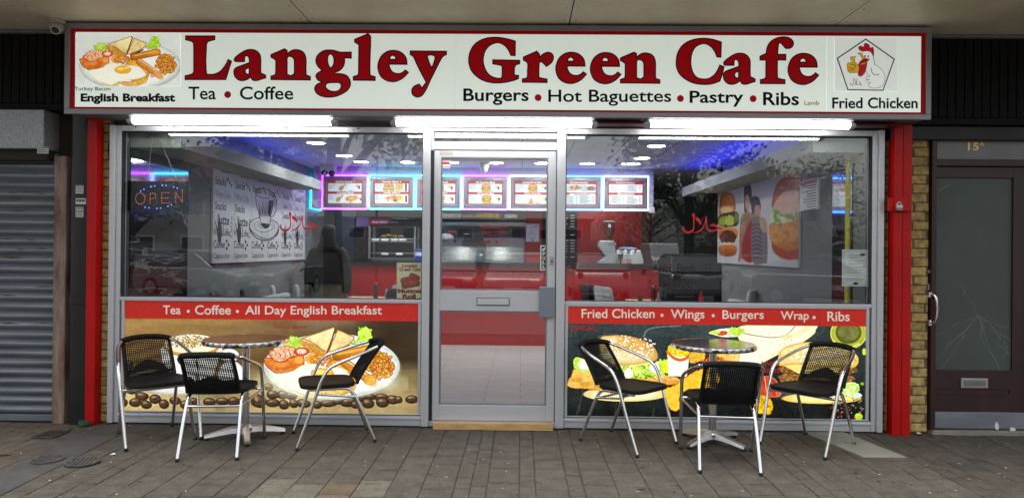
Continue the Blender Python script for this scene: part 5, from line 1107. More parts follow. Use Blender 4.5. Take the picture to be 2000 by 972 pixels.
for i in range(12): x = p0[0]+(p1[0]-p0[0])*i/11; mb.tube([(x,7.3,p0[2]),(x,7.3,p1[2])],.004,6)
mb.tube([(p0[0],7.3,p0[2]),(p1[0],7.3,p0[2])],.006,6); mb.tube([(p0[0],7.3,p1[2]),(p1[0],7.3,p1[2])],.006,6); tag(mb.build('wire_rack', SST), 'upright wire rack at the back of the kitchen', 'rack')
p = W(882,455,6.4); tag(MB().sphere((p[0],6.4,p[2]),(.09,.07,.05),14,8).build('red_bag', M('red_plastic_bag', S(150,30,30), rough=.4, bump=.5, bscale=30), smooth=True), 'crumpled red bag on the kitchen side', 'bag')
# serve-over glass counter and small appliances
t = thing('serving_display', 'curved glass serving display with steel shelves on the counter', 'display cabinet', (0,0,0))
a, b = W(862,482,YC+.1), W(1022,513,YC+.1); mb = MB(); mb.box(a[0],b[0],YC+.1,YC+.5,zc+.001,zc+.03)
for z in (.12,.2): mb.box(a[0],b[0],YC+.25,YC+.5,zc+z,zc+z+.012)
mb.box(b[0]-.012,b[0],YC+.1,YC+.5,zc+.03,a[2]).box(a[0],a[0]+.012,YC+.1,YC+.5,zc+.03,a[2]); mb.build('steel_body', SST, t)
mb = MB(); mb.prism([(YC+.08,zc+.03),(YC+.084,zc+.03),(YC+.204,a[2]),(YC+.5,a[2]+.004),(YC+.5,a[2]+.01),(YC+.2,a[2]+.01)], (a[0],b[0]-.013), lambda u,v,h: (h,u,v)); mb.build('glass_front', glass_mat('cabinet_glass'), t)
p = W(937,495,YC+.02); t = thing('blender_jug', 'clear grey plastic jug standing on the counter', 'jug', (p[0],YC+.04,zc)); MB().lathe([(.07,0),(.08,.02),(.065,.11),(.03,.13),(.028,.2),(.001,.2)], n=20).build('jug_body', M('smoky_plastic', (.13,.18,.20), rough=.2), t, smooth=True)
p = W(915,488,YC+.2); t = thing('till', 'black card till on the counter behind the door glass', 'till', (p[0]+.06,YC+.3,zc)); mb = MB(); mb.prism([(-.12,0),(.14,0),(.14,.2),(.02,.34),(-.02,.34)], (-.17,.2), lambda u,v,h: (h,u,v)); mb.build('body', M('oven_black'), t, bevel=.01)
box(-.14,.17,-.03,-.02,.3,.44).build('screen', M('dark_screen', (.02,.022,.03), rough=.1), t, bevel=.004)
p = W(872,462,YC+.3); tag(MB().sphere((p[0],YC+.35,p[2]-.02),(.11,.12,.075),16,10).build('white_cover', M('dull_cover', (.30,.31,.33), rough=.5), smooth=True), 'pale rounded machine cover behind the glass display', 'cover')
# red wall pieces
tag(box(WX(1026,5.6),WX(1058,5.6),5.6,5.7,zc+.0,ZC).build('red_pillar', M('red_wall', S(175,10,18), rough=.4)), 'red pillar behind the counter holding a framed certificate', 'pillar')
tag(box(WX(1096,6.2),WX(1252,6.2),6.2,6.3,.01,ZC).build('red_wall', M('red_wall')), 'red wall behind the coffee grinder', 'wall')
tag(box(WX(1252,6.2),WX(1275,6.2),6.15,6.3,.01,ZC).build('brown_column', M('brown_tile', (.10,.03,.025), rough=.3)), 'dark red tiled column at the end of the red wall', 'column')
paper('certificate','framed certificate on the red pillar seen through the door','certificate',1027.5,437,1053,472,5.58,cert(1027.5,437,1053,472,6), th=.008)
t = thing('price_list', 'tall black price list with white figures on the red wall', 'price list', (0,0,0)); a, b = W(1098,414,6.1), W(1127,512,6.1); box(a[0],b[0],6.1,6.12,b[2],a[2]).build('board', M('header_black'), t)
mb = MB(); rs = random.Random(8)
for i in range(16):
    y = 420+i*5.4
    if i in (5,6,8,14): continue
    put_rect(mb, 1103, y, 1103+rs.uniform(3,7), y+1.4, fG(6.098)); put_rect(mb, 1114, y, 1122, y+1.4, fG(6.098))
mb.build('figures', M('paper_white'), t)
# unseen lights added behind the menu rail to brighten kitchen and red wall
for i,(x,y,lab) in enumerate(((-2.1,6.1,'added unseen fill light above the oven'),(-.3,6.0,'added unseen fill light in front of the hood'),(1.2,5.7,'added unseen fill light before the red wall'))):
    o = copy_tree(DL); o.location = (x,y,ZC); o['label'] = lab
# coffee grinder
p = W(1188,515,YC+.15); t = thing('coffee_grinder', 'silver coffee grinder with a clear bean hopper on the counter', 'coffee grinder', (p[0],YC+.15,zc))
GM = M('grinder_silver', (.42,.45,.47), rough=.35, metal=.4)
k = 1/ (F/(D+YC+.15)); o6 = lambda x,y: ((1100+x/5.116-1188)*k, (515-410-y/5.116)*k)
mb = MB(); pr = [o6(*q_) for q_ in ((350,545),(350,520),(420,470),(350,375),(340,360),(360,310),(495,312),(515,400),(535,545))]; mb.prism(pr, (-.09,.09), lambda u,v,h: (u,h,v)); mb.build('body', GM, t, bevel=.012)
mb = MB(); p0, p1 = o6(372,380), o6(425,470); mb.box(p0[0],p1[0],-.05,.05,p1[1],p0[1]); mb.build('spout', M('oven_black'), t, bevel=.01); mb = MB(); p0, p1 = o6(330,538), o6(545,546); mb.box(p0[0],p1[0],-.1,.1,0,p0[1]+.01); mb.build('base_plate', M('dark_steel_leg2', (.06,.06,.065), rough=.3, metal=.7), t, bevel=.004); p0, p1 = o6(440,330), o6(520,360); box(p0[0],p1[0],-.0935,-.0905,p1[1],p0[1]).build('badge', M('grey_lid', (.3,.3,.31), rough=.4), t)
zc2 = o6(0,312)[1]; xc2 = o6(455,0)[0]; zt2 = o6(0,125)[1]
MB().lathe([(.02,zc2),(.03,zc2+.02),(.032,zc2+.03),(.085,zc2+.14),(.088,zt2)], c=(xc2,0,0), n=24).build('hopper', M('smoky_hopper', (.10,.03,.03), rough=.1), t, smooth=True)
MB().lathe([(.09,zt2),(.09,zt2+.012),(.06,zt2+.02),(.001,zt2+.02)], c=(xc2,0,0), n=24).build('lid', M('grey_lid', (.3,.3,.31), rough=.4), t, smooth=True)
MB().lathe([(.028,zc2+.032),(.062,zc2+.09),(.001,zc2+.095)], c=(xc2,-.008,0), n=20).build('beans', M('dark_beans', (.02,.012,.01), rough=.5), t)
mb = MB(); put_text(mb, 'B', (xc2-.02,-(zt2-.035),xc2+.02,-(zt2-.085)), lambda x,y: (x,-.089,-y), bold=.03); mb.build('letter', M('paper_white'), t)
# cups, tray and bits
tr_ = W(1232,500,YC+.3); t = thing('cup_tray', 'white tray on the counter carrying upturned cups', 'tray', (tr_[0],YC+.3,zc)); zt_ = .15
mb = MB(); mb.box(-.26,.16,-.12,.12,.001,zt_); mb.build('tray_body', M('white_crate', (.60,.66,.64), rough=.4), t, bevel=.01)
CUP = thing('cup', 'x', 'cup', (0,0,0), 0, 'white cups upturned on the tray'); MB().lathe([(.042,0),(.044,.01),(.036,.05),(.024,.062),(.001,.064)], n=20).build('bowl', M('porcelain', (.75,.77,.77), rough=.15), CUP, smooth=True); MB().tube([(.038+.022*math.sin(a),0,.03+.018*math.cos(a)) for a in [PI*i/8 for i in range(9)]], .005, 6).build('handle', M('porcelain'), CUP, smooth=True)
for i,(dx,dy,dz) in enumerate(((-.20,-.06,zt_),(-.09,-.06,zt_),(.02,-.06,zt_),(.11,-.06,zt_),(-.15,.05,zt_))):
    o = CUP if i == 0 else copy_tree(CUP); o.location = (tr_[0]+dx,YC+.3+dy,zc+dz+.001); o.rotation_euler = (0,0,i*1.3); o['label'] = ['white cup nearest the grinder on the tray','second white cup from the grinder on the tray','third white cup from the grinder on the tray','white cup at the far right of the tray','white cup at the back of the tray'][i]
t = thing('cloth', 'blue and white cloth lying over the cups', 'cloth', (tr_[0]-.05,YC+.3,zc+zt_+.06)); mb = MB(); mb.sphere((0,0,.02),(.15,.07,.03),16,8); mb.build('folds', M('blue_white_cloth', (.55,.58,.66), rough=.9, col2=(.12,.2,.5), scale=16), t, smooth=True)
def small(name, label, cat, px, dy, prof, mat):
    p = W(px,510,YC+dy); tag(MB().lathe(prof, c=(p[0],YC+dy,zc+.001), n=18).build(name, mat, smooth=True), label, cat)
small('paper_cup','black paper cup beside the grinder','cup',1212,.05,[(.03,0),(.042,.14),(.044,.145),(.001,.146)],M('oven_black'))
small('jar','small dark jar on the counter','jar',1207,0,[(.03,0),(.03,.06),(.001,.06)],M('pattern_jar',(.3,.3,.3),col2=(.02,.02,.02),scale=60))
small('bottle','dark sauce bottle behind the cups','bottle',1228,.9,[(.035,0),(.035,.3),(.012,.38),(.012,.46),(.001,.46)],M('dark_bottle',(.03,.03,.035),rough=.2))
p = W(1222,512,YC); t = tag(box(p[0]-.06,p[0]+.05,YC-.02,YC+.08,zc+.001,zc+.075).build('sachet_box', M('red_carton', (.45,.08,.06), rough=.6, col2=(.6,.5,.45), scale=20), bevel=.004), 'small red sachet box on the counter edge', 'box')
p = W(1243,510,YC); t = tag(box(p[0]-.07,p[0]+.1,YC-.02,YC+.1,zc+.001,zc+.09).build('napkin_box', M('white_card', (.6,.62,.58), rough=.6), bevel=.004), 'white napkin box at the right of the counter', 'box')

# ------------------------------------------------------------------ lit menu boards
YM = YC+.02
MPR = PRINT('menu_print', .3, MENU_E)
FR = M('menu_frame_grey', (.24,.26,.30), rough=.35, metal=.5)
RAIL = thing('menu_rail', 'pale fascia rail behind the row of lit menu boards', 'fascia', (0,0,0))
a, b = W(612,338,YM+.03), W(1276,413,YM+.03); box(a[0],b[0],YM+.03,YM+.10,b[2],ZC-.002).build('backing', M('rail_white', (.42,.42,.44), rough=.5), RAIL)
mb = MB(); mb.box(WX(1268,YM),WX(1277,YM),YM-.03,YM+.029,b[2]-.02,b[2]+.06); mb.build('end_cap', WHITE, RAIL)
NC = {'purple':(.34,.02,1.0),'cyan':(.0,.36,.85),'white':(.26,.26,.62),'blue':(.01,.12,1.0)}
boards = [('purple','Quick Snack 1','Combo Meal',0),('cyan','Family Meal 1','Family Meal 2',1),('cyan','Burger Meal','Fish Burger Meal',2),('purple','1/2 Pounder Meal','1/4 Pounder Meal',2),('white','Double Burger Meal','Chicken Wrap Meal',2),('blue','Full English Breakfast','Light Breakfast',3),('white','Pastry & Desserts','Extras',4)]
labs = ['purple edged menu board with fried chicken, leftmost in the row','cyan edged menu board with family meals right of the purple one','cyan edged menu board half hidden by the door frame','purple edged menu board seen through the door with two burgers','white edged menu board at the right of the door glass','blue edged menu board with breakfasts right of the door','white edged text menu board at the right end of the row']
def mini_burger(c, x, y, s):
    c.ell(x,y+.30*s,.5*s,.16*s,(206,150,80)); c.ell(x,y+.12*s,.54*s,.12*s,(110,150,50),jit=(.08*s,.2*s)); c.ell(x,y+.02*s,.5*s,.1*s,(90,50,24)); c.ell(x,y+.06*s,.3*s,.05*s,(236,200,70)); c.ell(x,y-.2*s,.5*s,.24*s,(204,146,76),rim=((160,100,40),.08*s),grad=(0,-.12))
def mini_leg(c, x, y, s): c.cap(x+.1*s,y-.1*s,x+.5*s,y-.42*s,.1*s,(206,146,70)); c.ell(x-.1*s,y+.1*s,.36*s,.28*s,(206,144,64),a=-35,tex=(.3,.2*s,5),rim=((160,96,30),.1*s))
def mini_chips(c, x, y, s): c.ell(x,y-.2*s,.34*s,.24*s,(226,180,70),jit=(.08*s,.2*s)); c.poly([(x-.3*s,y),(x+.3*s,y),(x+.26*s,y+.5*s),(x-.26*s,y+.5*s)],(206,214,226)); c.poly([(x+.1*s,y-.25*s),(x+.5*s,y-.25*s),(x+.46*s,y+.3*s),(x+.2*s,y+.3*s)],(34,56,120))
bx0, pitch = 629.0, 91.4
for i,(col,h1,h2,kind) in enumerate(boards):
    px0, px1 = bx0+i*pitch, bx0+(i+1)*pitch-2.0
    dyy = i*.35; t = thing('menu_board', labs[i], 'menu board', (0,0,0), 0, 'lit menu boards above the counter')
    a, b = W(px0+3,345+dyy,YM), W(px1-3,405.5+dyy,YM)
    mb = MB(); e = .05
    mb.box(a[0],b[0],YM-.02,YM+.028,b[2],b[2]+e).box(a[0],b[0],YM-.02,YM+.028,a[2]-e,a[2]).box(a[0],a[0]+e,YM-.02,YM+.028,b[2]+e,a[2]-e).box(b[0]-e,b[0],YM-.02,YM+.028,b[2]+e,a[2]-e)
    mb.build('frame', FR, t, bevel=.004)
    NM = glow('neon_'+col, NC[col], NEON_E)
    mb = MB(); r = .011; zz = (b[2]-.022, a[2]+.022); xx = (a[0]-.014, b[0]+.014)
    for z in zz: mb.tube([(xx[0],YM-.012,z),(xx[1],YM-.012,z)], r, 8)
    for x in xx: mb.tube([(x,YM-.012,zz[0]),(x,YM-.012,zz[1])], r*.8, 8)
    mb.build('neon_tube', NM, t, smooth=True)
    # print in local units 100 wide, 66 high
    c = Cv(0,0,100,66,1.1,(206,222,228)); c.C[:,:] *= (1-.05*(np.sin(c.X*1.6) > .3))[...,None]
    RD = (158,28,44)
    c.poly([(0,0),(100,0),(100,8.5),(0,8.5)],RD,soft=.8); c.poly([(0,31.5),(100,31.5),(100,38),(0,38)],RD,soft=.8); c.poly([(0,0),(3.5,0),(3.5,66),(0,66)],RD,soft=.8); c.poly([(96.5,0),(100,0),(100,66),(96.5,66)],RD,soft=.8); c.poly([(0,63.5),(100,63.5),(100,66),(0,66)],RD,soft=.8)
    if kind == 0: mini_leg(c,42,20,20); mini_leg(c,34,51,20); c.poly([(50,52),(60,44),(86,42),(88,52),(72,58),(56,58)],(206,140,60),jit=(3,6),tex=(.4,6,3)); mini_chips(c,84,19,16); mini_chips(c,90,52,12)
    elif kind == 1:
        for x,y in ((35,15),(48,15),(33,24),(50,24)): mini_burger(c,x,y,15)
        for x,y in ((66,14),(76,14),(66,22),(76,22)): c.ell(x,y,6,5,(216,176,70),rim=((150,110,30),2))
        c.poly([(30,48),(60,40),(66,52),(50,60),(38,58)],(200,124,60),jit=(3,5),tex=(.4,5,4)); c.ell(72,48,12,8,(216,176,70),tex=(.5,5,4)); c.ell(48,56,6,3,(240,240,240)); c.ell(60,56,6,3,(150,40,30)); c.poly([(87,9),(92,9),(92,30),(87,30)],(24,26,46)); c.poly([(88,42),(93,42),(93,60),(88,60)],(60,24,30))
    elif kind == 2:
        mini_burger(c,52,20,26); mini_chips(c,82,20,15); mini_chips(c,84,51,15)
        if i == 4: c.poly([(40,62),(48,44),(54,62)],(176,110,50),tex=(.4,5,4)); c.poly([(52,58),(82,42),(84,46),(58,62)],(226,206,160))
        else: mini_burger(c,54,51,27)
    elif kind == 3:
        c.ell(40,18,16,7,(176,130,90),tex=(.6,5,3)); c.ell(84,20,12,6,(140,90,60),tex=(.6,5,6)); c.poly([(24,34),(96,34),(96,62),(24,62)],(190,206,212)); c.poly([(38,32),(78,32),(78,38),(38,38)],RD)
    else: c.poly([(3.5,8.5),(96.5,8.5),(96.5,31.5),(3.5,31.5)],(244,248,250)); c.poly([(3.5,38),(96.5,38),(96.5,63.5),(3.5,63.5)],(240,244,246))
    X0_, X1_, Z0_, Z1_ = a[0]+e+.004, b[0]-e-.004, b[2]+e+.002, a[2]-e-.002
    fB = lambda o: (lambda x,y,X0_=X0_,X1_=X1_,Z0_=Z0_,Z1_=Z1_: (X0_+(X1_-X0_)*x/100, YM-o, Z1_+(Z0_-Z1_)*y/66))
    c.build('print', MPR, fB(.004), t)
    mb = MB(); put_text(mb, h1, (24,1.5,76,7.6), fB(.0055), bold=.03, res=2)
    if kind != 3: put_text(mb, h2, (28,32.3,74,37.4), fB(.0055), bold=.03, res=2)
    else: put_text(mb, h2, (40,32.5,76,37.5), fB(.0055), bold=.03, res=2)
    mb.build('headings', M('menu_white_ink', (.7,.7,.7), rough=.4, emit=(1,1,1), es=MENU_E*.8), t)
    mb = MB(); rs = random.Random(20+i)
    if kind < 3:
        for y0, ls in ((10.5,('1 pc Chicken','Reg. Fries','& Drink')),(41,('Burger','Reg. Fries','& Drink'))):
            for j, s_ in enumerate(ls): put_text(mb, s_, (6,y0+j*4.6,6+len(s_)*1.5,y0+j*4.6+3.2), fB(.0055), bold=.02, res=1)
        put_text(mb, 'Meal Deal', (62,27,74,30), fB(.0055), bold=.02, res=1); put_text(mb, 'Meal Deal', (62,59,74,62), fB(.0055), bold=.02, res=1)
    else:
        for bx_ in ((8,12,44,30),(54,12,92,30),(8,41,46,62),(52,41,92,62)):
            y = bx_[1]
            while y < bx_[3]-1: put_rect(mb, bx_[0], y, bx_[0]+(bx_[2]-bx_[0])*rs.uniform(.45,.8), y+1.1, fB(.0055)); put_rect(mb, bx_[2]-4, y, bx_[2]-1, y+1.1, fB(.0055)); y += 3.0
    mb.build('menu_lines', M('menu_ink', (.03,.03,.05), rough=.5), t)
# side menu board on the left wall and on the right wall
def side_board(label, X, s, px0, px1, pyt, pyb, neon, group=None):
    A, B = Wx(px0,pyt,X), Wx(px1,pyt,X); y0, y1 = sorted((A[1],B[1])); z1 = A[2]; z0 = Wx(px0,pyb,X)[2]
    t = thing('menu_board', label, 'menu board', (0,0,0), 0, group)
    o = lambda d: X+s*d
    xa, xb = sorted((o(.001),o(.03))); mb = MB(); mb.box(xa,xb,y0,y1,z0,z1); mb.build('frame', FR, t, bevel=.004)
    c = Cv(0,0,60,66,1.0,(226,232,236)); c.poly([(0,0),(60,0),(60,6),(0,6)],(158,28,44)); c.poly([(56,0),(60,0),(60,66),(56,66)],(158,28,44)); c.poly([(0,63),(60,63),(60,66),(0,66)],(158,28,44)); rs = random.Random(3)
    for j in range(16): c.cap(6,10+j*3.3,6+rs.uniform(16,40),10+j*3.3,.5,(60,50,60))
    yy0, yy1 = y0+.03, y1-.03
    if s > 0: fB = lambda x,y: (o(.0315), yy0+(yy1-yy0)*x/60, z1-.03+(z0-z1+.06)*y/66)
    else: fB = lambda x,y: (o(.0315), yy1+(yy0-yy1)*x/60, z1-.03+(z0-z1+.06)*y/66)
    c.build('print', MPR, fB, t)
    mb = MB(); 
    for z in (z0-.02,z1+.02): mb.tube([(o(.03),y0-.02,z),(o(.03),y1+.02,z)],.011,8)
    for y in (y0-.02,y1+.02): mb.tube([(o(.03),y,z0-.02),(o(.03),y,z1+.02)],.011,8)
    mb.build('neon_tube', glow('neon_'+neon, NC[neon], NEON_E), t, smooth=True)
side_board('cyan edged text menu board on the left wall by the corner', WL, 1, 604, 623, 350, 404, 'cyan')
# cctv heads
p = W(642,338,YM-.1); t = thing('security_camera', 'twin lens camera at the left end of the menu boards', 'security camera', (p[0],YM-.15,p[2]+.0)); MB().sphere((-.05,0,0),.05,14,10).build('lens_head', M('oven_black'), t, smooth=True); MB().sphere((.06,0,-.01),.05,14,10).build('lens_head', M('oven_black'), t, smooth=True); box(-.1,.1,-.02,.14,.03,ZC-p[2]-.001).build('mount', WHITE, t)
p = W(946,335,YM-.5); t = thing('security_camera', 'grey dome camera hanging from the ceiling above the purple board', 'security camera', (p[0],YM-.5,ZC)); MB().lathe([(.07,0),(.065,-.06),(.055,-.08),(.05,-.1),(.03,-.13),(.001,-.135)], n=20).build('dome', M('dome_grey', (.25,.27,.28), rough=.3), t, smooth=True)

# ------------------------------------------------------------------ coffee wallpaper panel on the left wall
XP = WL+.022; yA, yB_ = Wx(416,400,XP)[1], Wx(596,420,XP)[1]; zT, zB = Wx(416,307,XP)[2], Wx(416,514,XP)[2]
t = thing('wall_panel', 'white wall panel printed with coffee words and a latte glass', 'wall panel', (0,0,0))
box(WL+.001,XP,yA,yB_,zB,zT).build('board', M('panel_white', (.62,.64,.64), rough=.45, var=.03), t)
box(WL+.001,XP+.004,yA,yB_,zB-.02,zB-.001).build('red_edge', M('dark_red_gap'), t)
LW, LH = yB_-yA, zT-zB; fP = lambda u,v: (XP+.0012, yA+u, zT-v)
mb, m2 = MB(), MB(); tw = LW/6
for i in range(6):
    u = i*tw; mid = i in (2,3); g = i*.007
    put_text(mb, 'Latte', (u+.20,.05,u+.44,.13), fP, bold=.01, res=2); put_text(m2, 'Coffee', (u+.02,.06,u+.19,.12), fP, res=2)
    put_text(mb, 'Snacks', (u+.05,.19,u+.33,.28), fP, bold=.015, res=2)
    for k_ in range(3): put_disc(mb, u+.37+k_*.05,.2+k_*.03,.02,fP,8)
    if i == 2 or not mid: put_text(m2, 'White Coffee', (u+.06,.33,u+.46,.42), fP, res=2) if not mid else None
    if not mid:
        put_text(mb, 'Snacks', (u+.05,.46,u+.33,.55), fP, bold=.015, res=2)
        put_fill(mb, [[(u+a*.22+.06,.60+b*.30) for a,b in cr([(.45,0),(.55,.25),(.75,.5),(.72,.8),(.6,1),(.35,1),(.25,.8),(.22,.55),(.38,.25)],4,True)]], fP)
        put_line(mb, [(u+.06+.22*.72,.6+.3*.45),(u+.27,.6+.1),(u+.26,.80),(u+.06+.22*.7,.84)], .012, fP); put_line(mb, [(u+.11,.78),(u+.06,.68)], .02, fP)
        put_text(mb, 'Latte', (u+.10,.92+.1,u+.36,1.02+.1) if False else (u+.12,.945,u+.38,1.02), fP, res=2) if LH > 1.2 else None
    f90 = lambda a,b,u=u: fP(u+.40+b, .86-a)
    if not mid: put_text(m2, 'Latte', (.02,-.02,.26,.05), lambda a,b,u=u: fP(u+.46+b, .86-a), bold=.01, res=2)
    put_text(m2, 'Cappuccino', (.0,.10,.62,.14), lambda a,b,u=u: fP(u-.10+b, .80-a), res=2)
    base = LH-.10
    put_text(mb, 'Cappuccino', (u+.02,base-.01,u+.43,base+.07), fP, bold=.005, res=2); put_text(mb, 'Coffee', (u+.02,base-.15,u+.31,base-.06), fP, bold=.01, res=2)
    for k_ in range(3): put_disc(mb, u+.36+(k_%2)*.05,base-.14+k_*.04,.022,fP,8)
    if not mid: put_text(mb, 'White Coffee', (u+.02,base-.28,u+.45,base-.20), fP, bold=.005, res=2)
    if i in (0,1): put_text(mb, 'Latte', (u+.12,base-.43,u+.42,base-.32), fP, bold=.02, res=2)
mb.build('lettering', M('panel_ink', (.045,.035,.035), rough=.5), t); m2.build('pale_lettering', M('panel_grey_ink', (.26,.26,.27), rough=.5), t)
fM = lambda x,y: Wx(400+x/4.05, 300+y/4.05, XP+.0016); mb = MB()
for q,wd in (([(405,290),(430,275),(500,285),(545,320),(530,345),(490,352),(430,340),(404,310),(405,290)],4),([(402,300),(408,390),(430,480),(440,530),(455,570),(480,590),(510,570),(520,500),(535,430),(545,330)],5),([(545,335),(565,360),(562,440),(540,490),(522,500)],6),([(548,360),(553,380),(548,440),(532,470)],3),([(440,505),(400,515),(360,540),(352,580),(390,630),(450,665),(510,670),(560,640),(582,590),(570,545),(520,520)],5),([(352,590),(390,650),(450,682),(520,680),(570,640),(584,600)],7),([(430,530),(395,550),(400,590),(450,620),(510,610),(550,580),(540,545),(520,535)],3),([(415,560),(450,590)],3),([(420,545),(445,570)],3),([(520,560),(545,575)],3)):
    put_line(mb, cr(q,6), wd*1.15, fM)
put_fill(mb, [cr([(445,550),(500,555),(512,570),(480,592),(455,575)],4,True)], fM)
for i in range(16):
    x = 420+i*7.5; put_line(mb, [(x+2,365+i%4*14),(x-1+(480-x)*.15,440+i%3*16),(x+(480-x)*.3,500)], [1,3.2+i%3,1], fM)
put_fill(mb, [cr([(505,380),(538,370),(530,430),(515,490),(505,480)],4,True)], fM)
mb.build('latte_glass', M('panel_ink'), t)

# ------------------------------------------------------------------ burger picture on the right wall
XQ = WR-.022; yA, yB_ = Wx(1560.5,420,XQ)[1], Wx(1402,430,XQ)[1]; zT, zB = Wx(1402,368,XQ)[2], Wx(1560.5,523,XQ)[2]
t = thing('wall_picture', 'large white wall picture of two burgers and two people', 'wall picture', (0,0,0))
box(XQ,WR-.001,yA,yB_,zB,zT).build('board', M('panel_white'), t)
c = Cv(0,0,yB_-yA,zT-zB,90,(196,196,200)); c.U, c.V = c.X.copy(), c.Y.copy()
pu = np.stack((np.full(c.X.shape,XQ-.0015), yB_-c.U, zT-c.V),-1); c.X, c.Y = proj(pu); c.res = 1.2
c.win = lambda *a: (slice(0,c.ny), slice(0,c.nx))
o7 = (1380,310,1/3.353); c.at(*o7)
c.poly([(85,300),(95,245),(135,222),(175,235),(188,290),(186,340),(130,375),(85,370)],(196,120,50),sm=4,rim=((140,76,26),14),grad=(0,-.2)); c.ell(130,335,45,26,(222,186,130),soft=14)
c.poly([(82,372),(190,345),(212,380),(195,440),(85,440)],(60,44,24),sm=3); c.ell(105,410,26,30,(150,176,60),jit=(10,12)); c.ell(150,405,30,36,(176,196,90),jit=(12,12)); c.ell(195,385,16,34,(110,130,50))
c.poly([(85,460),(190,455),(196,520),(90,530)],(214,140,40),sm=3); c.ell(140,515,55,48,(84,40,22),jit=(6,12),tex=(.4,14,3)); c.ell(140,560,45,14,(224,206,180),jit=(6,8)); c.poly([(84,570),(190,570),(184,632),(95,632)],(176,100,44),sm=3,grad=(0,-.2))
c.poly([(245,220),(252,175),(275,155),(292,190),(295,260),(270,350),(250,360)],(34,28,32),sm=4); c.poly([(252,250),(275,240),(285,300),(270,345),(255,320)],(196,150,126),sm=4)
c.poly([(222,400),(250,350),(300,360),(310,440),(300,640),(225,650),(215,560)],(150,120,92),sm=4,tex=(.2,20,4)); c.poly([(238,520),(300,400),(312,660),(235,650)],(150,44,46),sm=3)
c.poly([(290,270),(310,245),(345,260),(355,330),(330,370),(300,360)],(40,34,38),sm=4); c.poly([(318,310),(348,310),(352,370),(330,410),(312,380)],(186,140,116),sm=4)
c.poly([(300,400),(350,380),(392,420),(398,660),(370,685),(300,670)],(120,112,116),sm=4)
for i in range(9): c.line([(300,440+i*26),(330,425+i*27),(360,445+i*26)],5,(30,30,36),sm=3)
c.poly([(350,380),(385,400),(398,470),(372,480),(350,440)],(176,152,112),sm=4); c.poly([(215,600),(225,660),(205,680)],(150,110,90))
c.poly([(430,330),(440,220),(480,140),(540,104),(620,100),(620,350),(500,360)],(186,96,38),sm=4,rim=((150,66,20),14)); c.poly([(430,340),(480,240),(540,206),(620,220),(620,330),(500,370)],(222,176,150),sm=4)
c.poly([(412,370),(440,320),(470,350),(540,360),(620,340),(620,440),(500,440),(420,440)],(120,146,60),sm=4,jit=(20,20),tex=(.7,20,5),col2=(220,226,180))
c.poly([(410,460),(430,430),(520,420),(620,400),(620,600),(500,610),(430,570)],(190,116,44),sm=4,jit=(10,20),tex=(.6,24,6),col2=(222,160,80)); c.poly([(430,560),(520,600),(620,590),(620,650),(520,660),(450,620)],(176,70,36),sm=4)
c.build('picture', PRINT('poster_print'), lambda x,y: (XQ-.0015, yB_-x, zT-y), t)
a, b = Wx(1562,355,XQ), Wx(1598,408,XQ); t = thing('menu_sheet', 'white menu sheet with red headings by the right wall picture', 'menu sheet', (0,0,0)); y0, y1 = sorted((a[1],b[1])); box(XQ,WR-.001,y0,y1,b[2],a[2]).build('sheet', M('paper_white'), t); mb = MB()
for i in range(14): put_rect(mb, y0+.05, a[2]-.06-i*.026, y0+(y1-y0)*random.Random(i).uniform(.5,.9), a[2]-.068-i*.026, lambda u,v: (XQ-.001,u,v))
mb.build('print', M('menu_ink'), t); mb = MB(); put_rect(mb, y0+.03,a[2]-.01,y1-.03,a[2]-.045, lambda u,v: (XQ-.001,u,v)); mb.build('heading', M('red_wall'), t)
# yellow pole inside the right window
p = W(1656,400,.3); q = W(1654.5,585,.3); tag(MB().tube([(p[0],.3,.02),(p[0],.3,2.42)], .021, 16).build('yellow_pole', M('yellow_plastic', S(206,196,50), rough=.35, emit=S(206,196,50), es=0), smooth=True), 'upright yellow pole just inside the right window', 'pole')
# television in the dark passage corner
p, q = W(1362,366,4.3), W(1400,395,4.3); t = thing('television', 'black television hung under the right bulkhead', 'television', (0,0,0)); mb = MB(); mb.prism([(p[0],q[2]),(q[0],q[2]-.02),(q[0],p[2]),(p[0],p[2])],(4.3,4.34),lambda u,v,h:(u,h,v)); mb.build('screen', M('dark_screen'), t, bevel=.004)

# ------------------------------------------------------------------ cafe chairs and tables inside
def inner_chair(label, px, py, Y, rz, col, back_h=1.0):
    p = W(px,py,Y); t = thing('dining_chair', label, 'chair', (p[0],Y,.008), rz, 'padded dining chairs inside')
    m = M('white_leatherette', (.56,.60,.58), rough=.4, var=.04) if col == 'w' else M('black_leatherette', (.02,.02,.024), rough=.4, var=.2)
    rings = []
    for k,(z,y) in enumerate(((.40,-.19),(.55,-.20),(.70,-.215),(.85,-.235),(.97,-.255),(1.0,-.26))):
        hw = .205 if k < 4 else (.195 if k == 4 else .17); th = .028 if k < 5 else .018
        rings.append([(hw*math.copysign(abs(math.cos(a))**.35,math.cos(a)), y+th*math.copysign(abs(math.sin(a))**.6,math.sin(a)), z) for a in [2*PI*i/24 for i in range(24)]])
    MB().loft(rings).build('backrest', m, t, smooth=True)
    mb = MB()
    for z in (.55,.66,.77,.88): mb.box(-.2,.2,-.262-.03*(z-.55),-.178,z-.003,z+.003)
    mb.build('seams', M('seam_grey', (.18,.19,.19), rough=.6) if col == 'w' else M('oven_black'), t)
    box(-.21,.21,-.2,.22,.41,.47).build('seat', M('black_leatherette', (.02,.02,.024), rough=.4, var=.2), t, bevel=.02)
    for x in (-.18,.18):
        for y in (-.18,.19): MB().tube([(x,y,0),(x*.97,y*.95,.41)],.013,8).build('leg', M('dark_steel_leg', (.05,.05,.055), rough=.4, metal=.6), t)
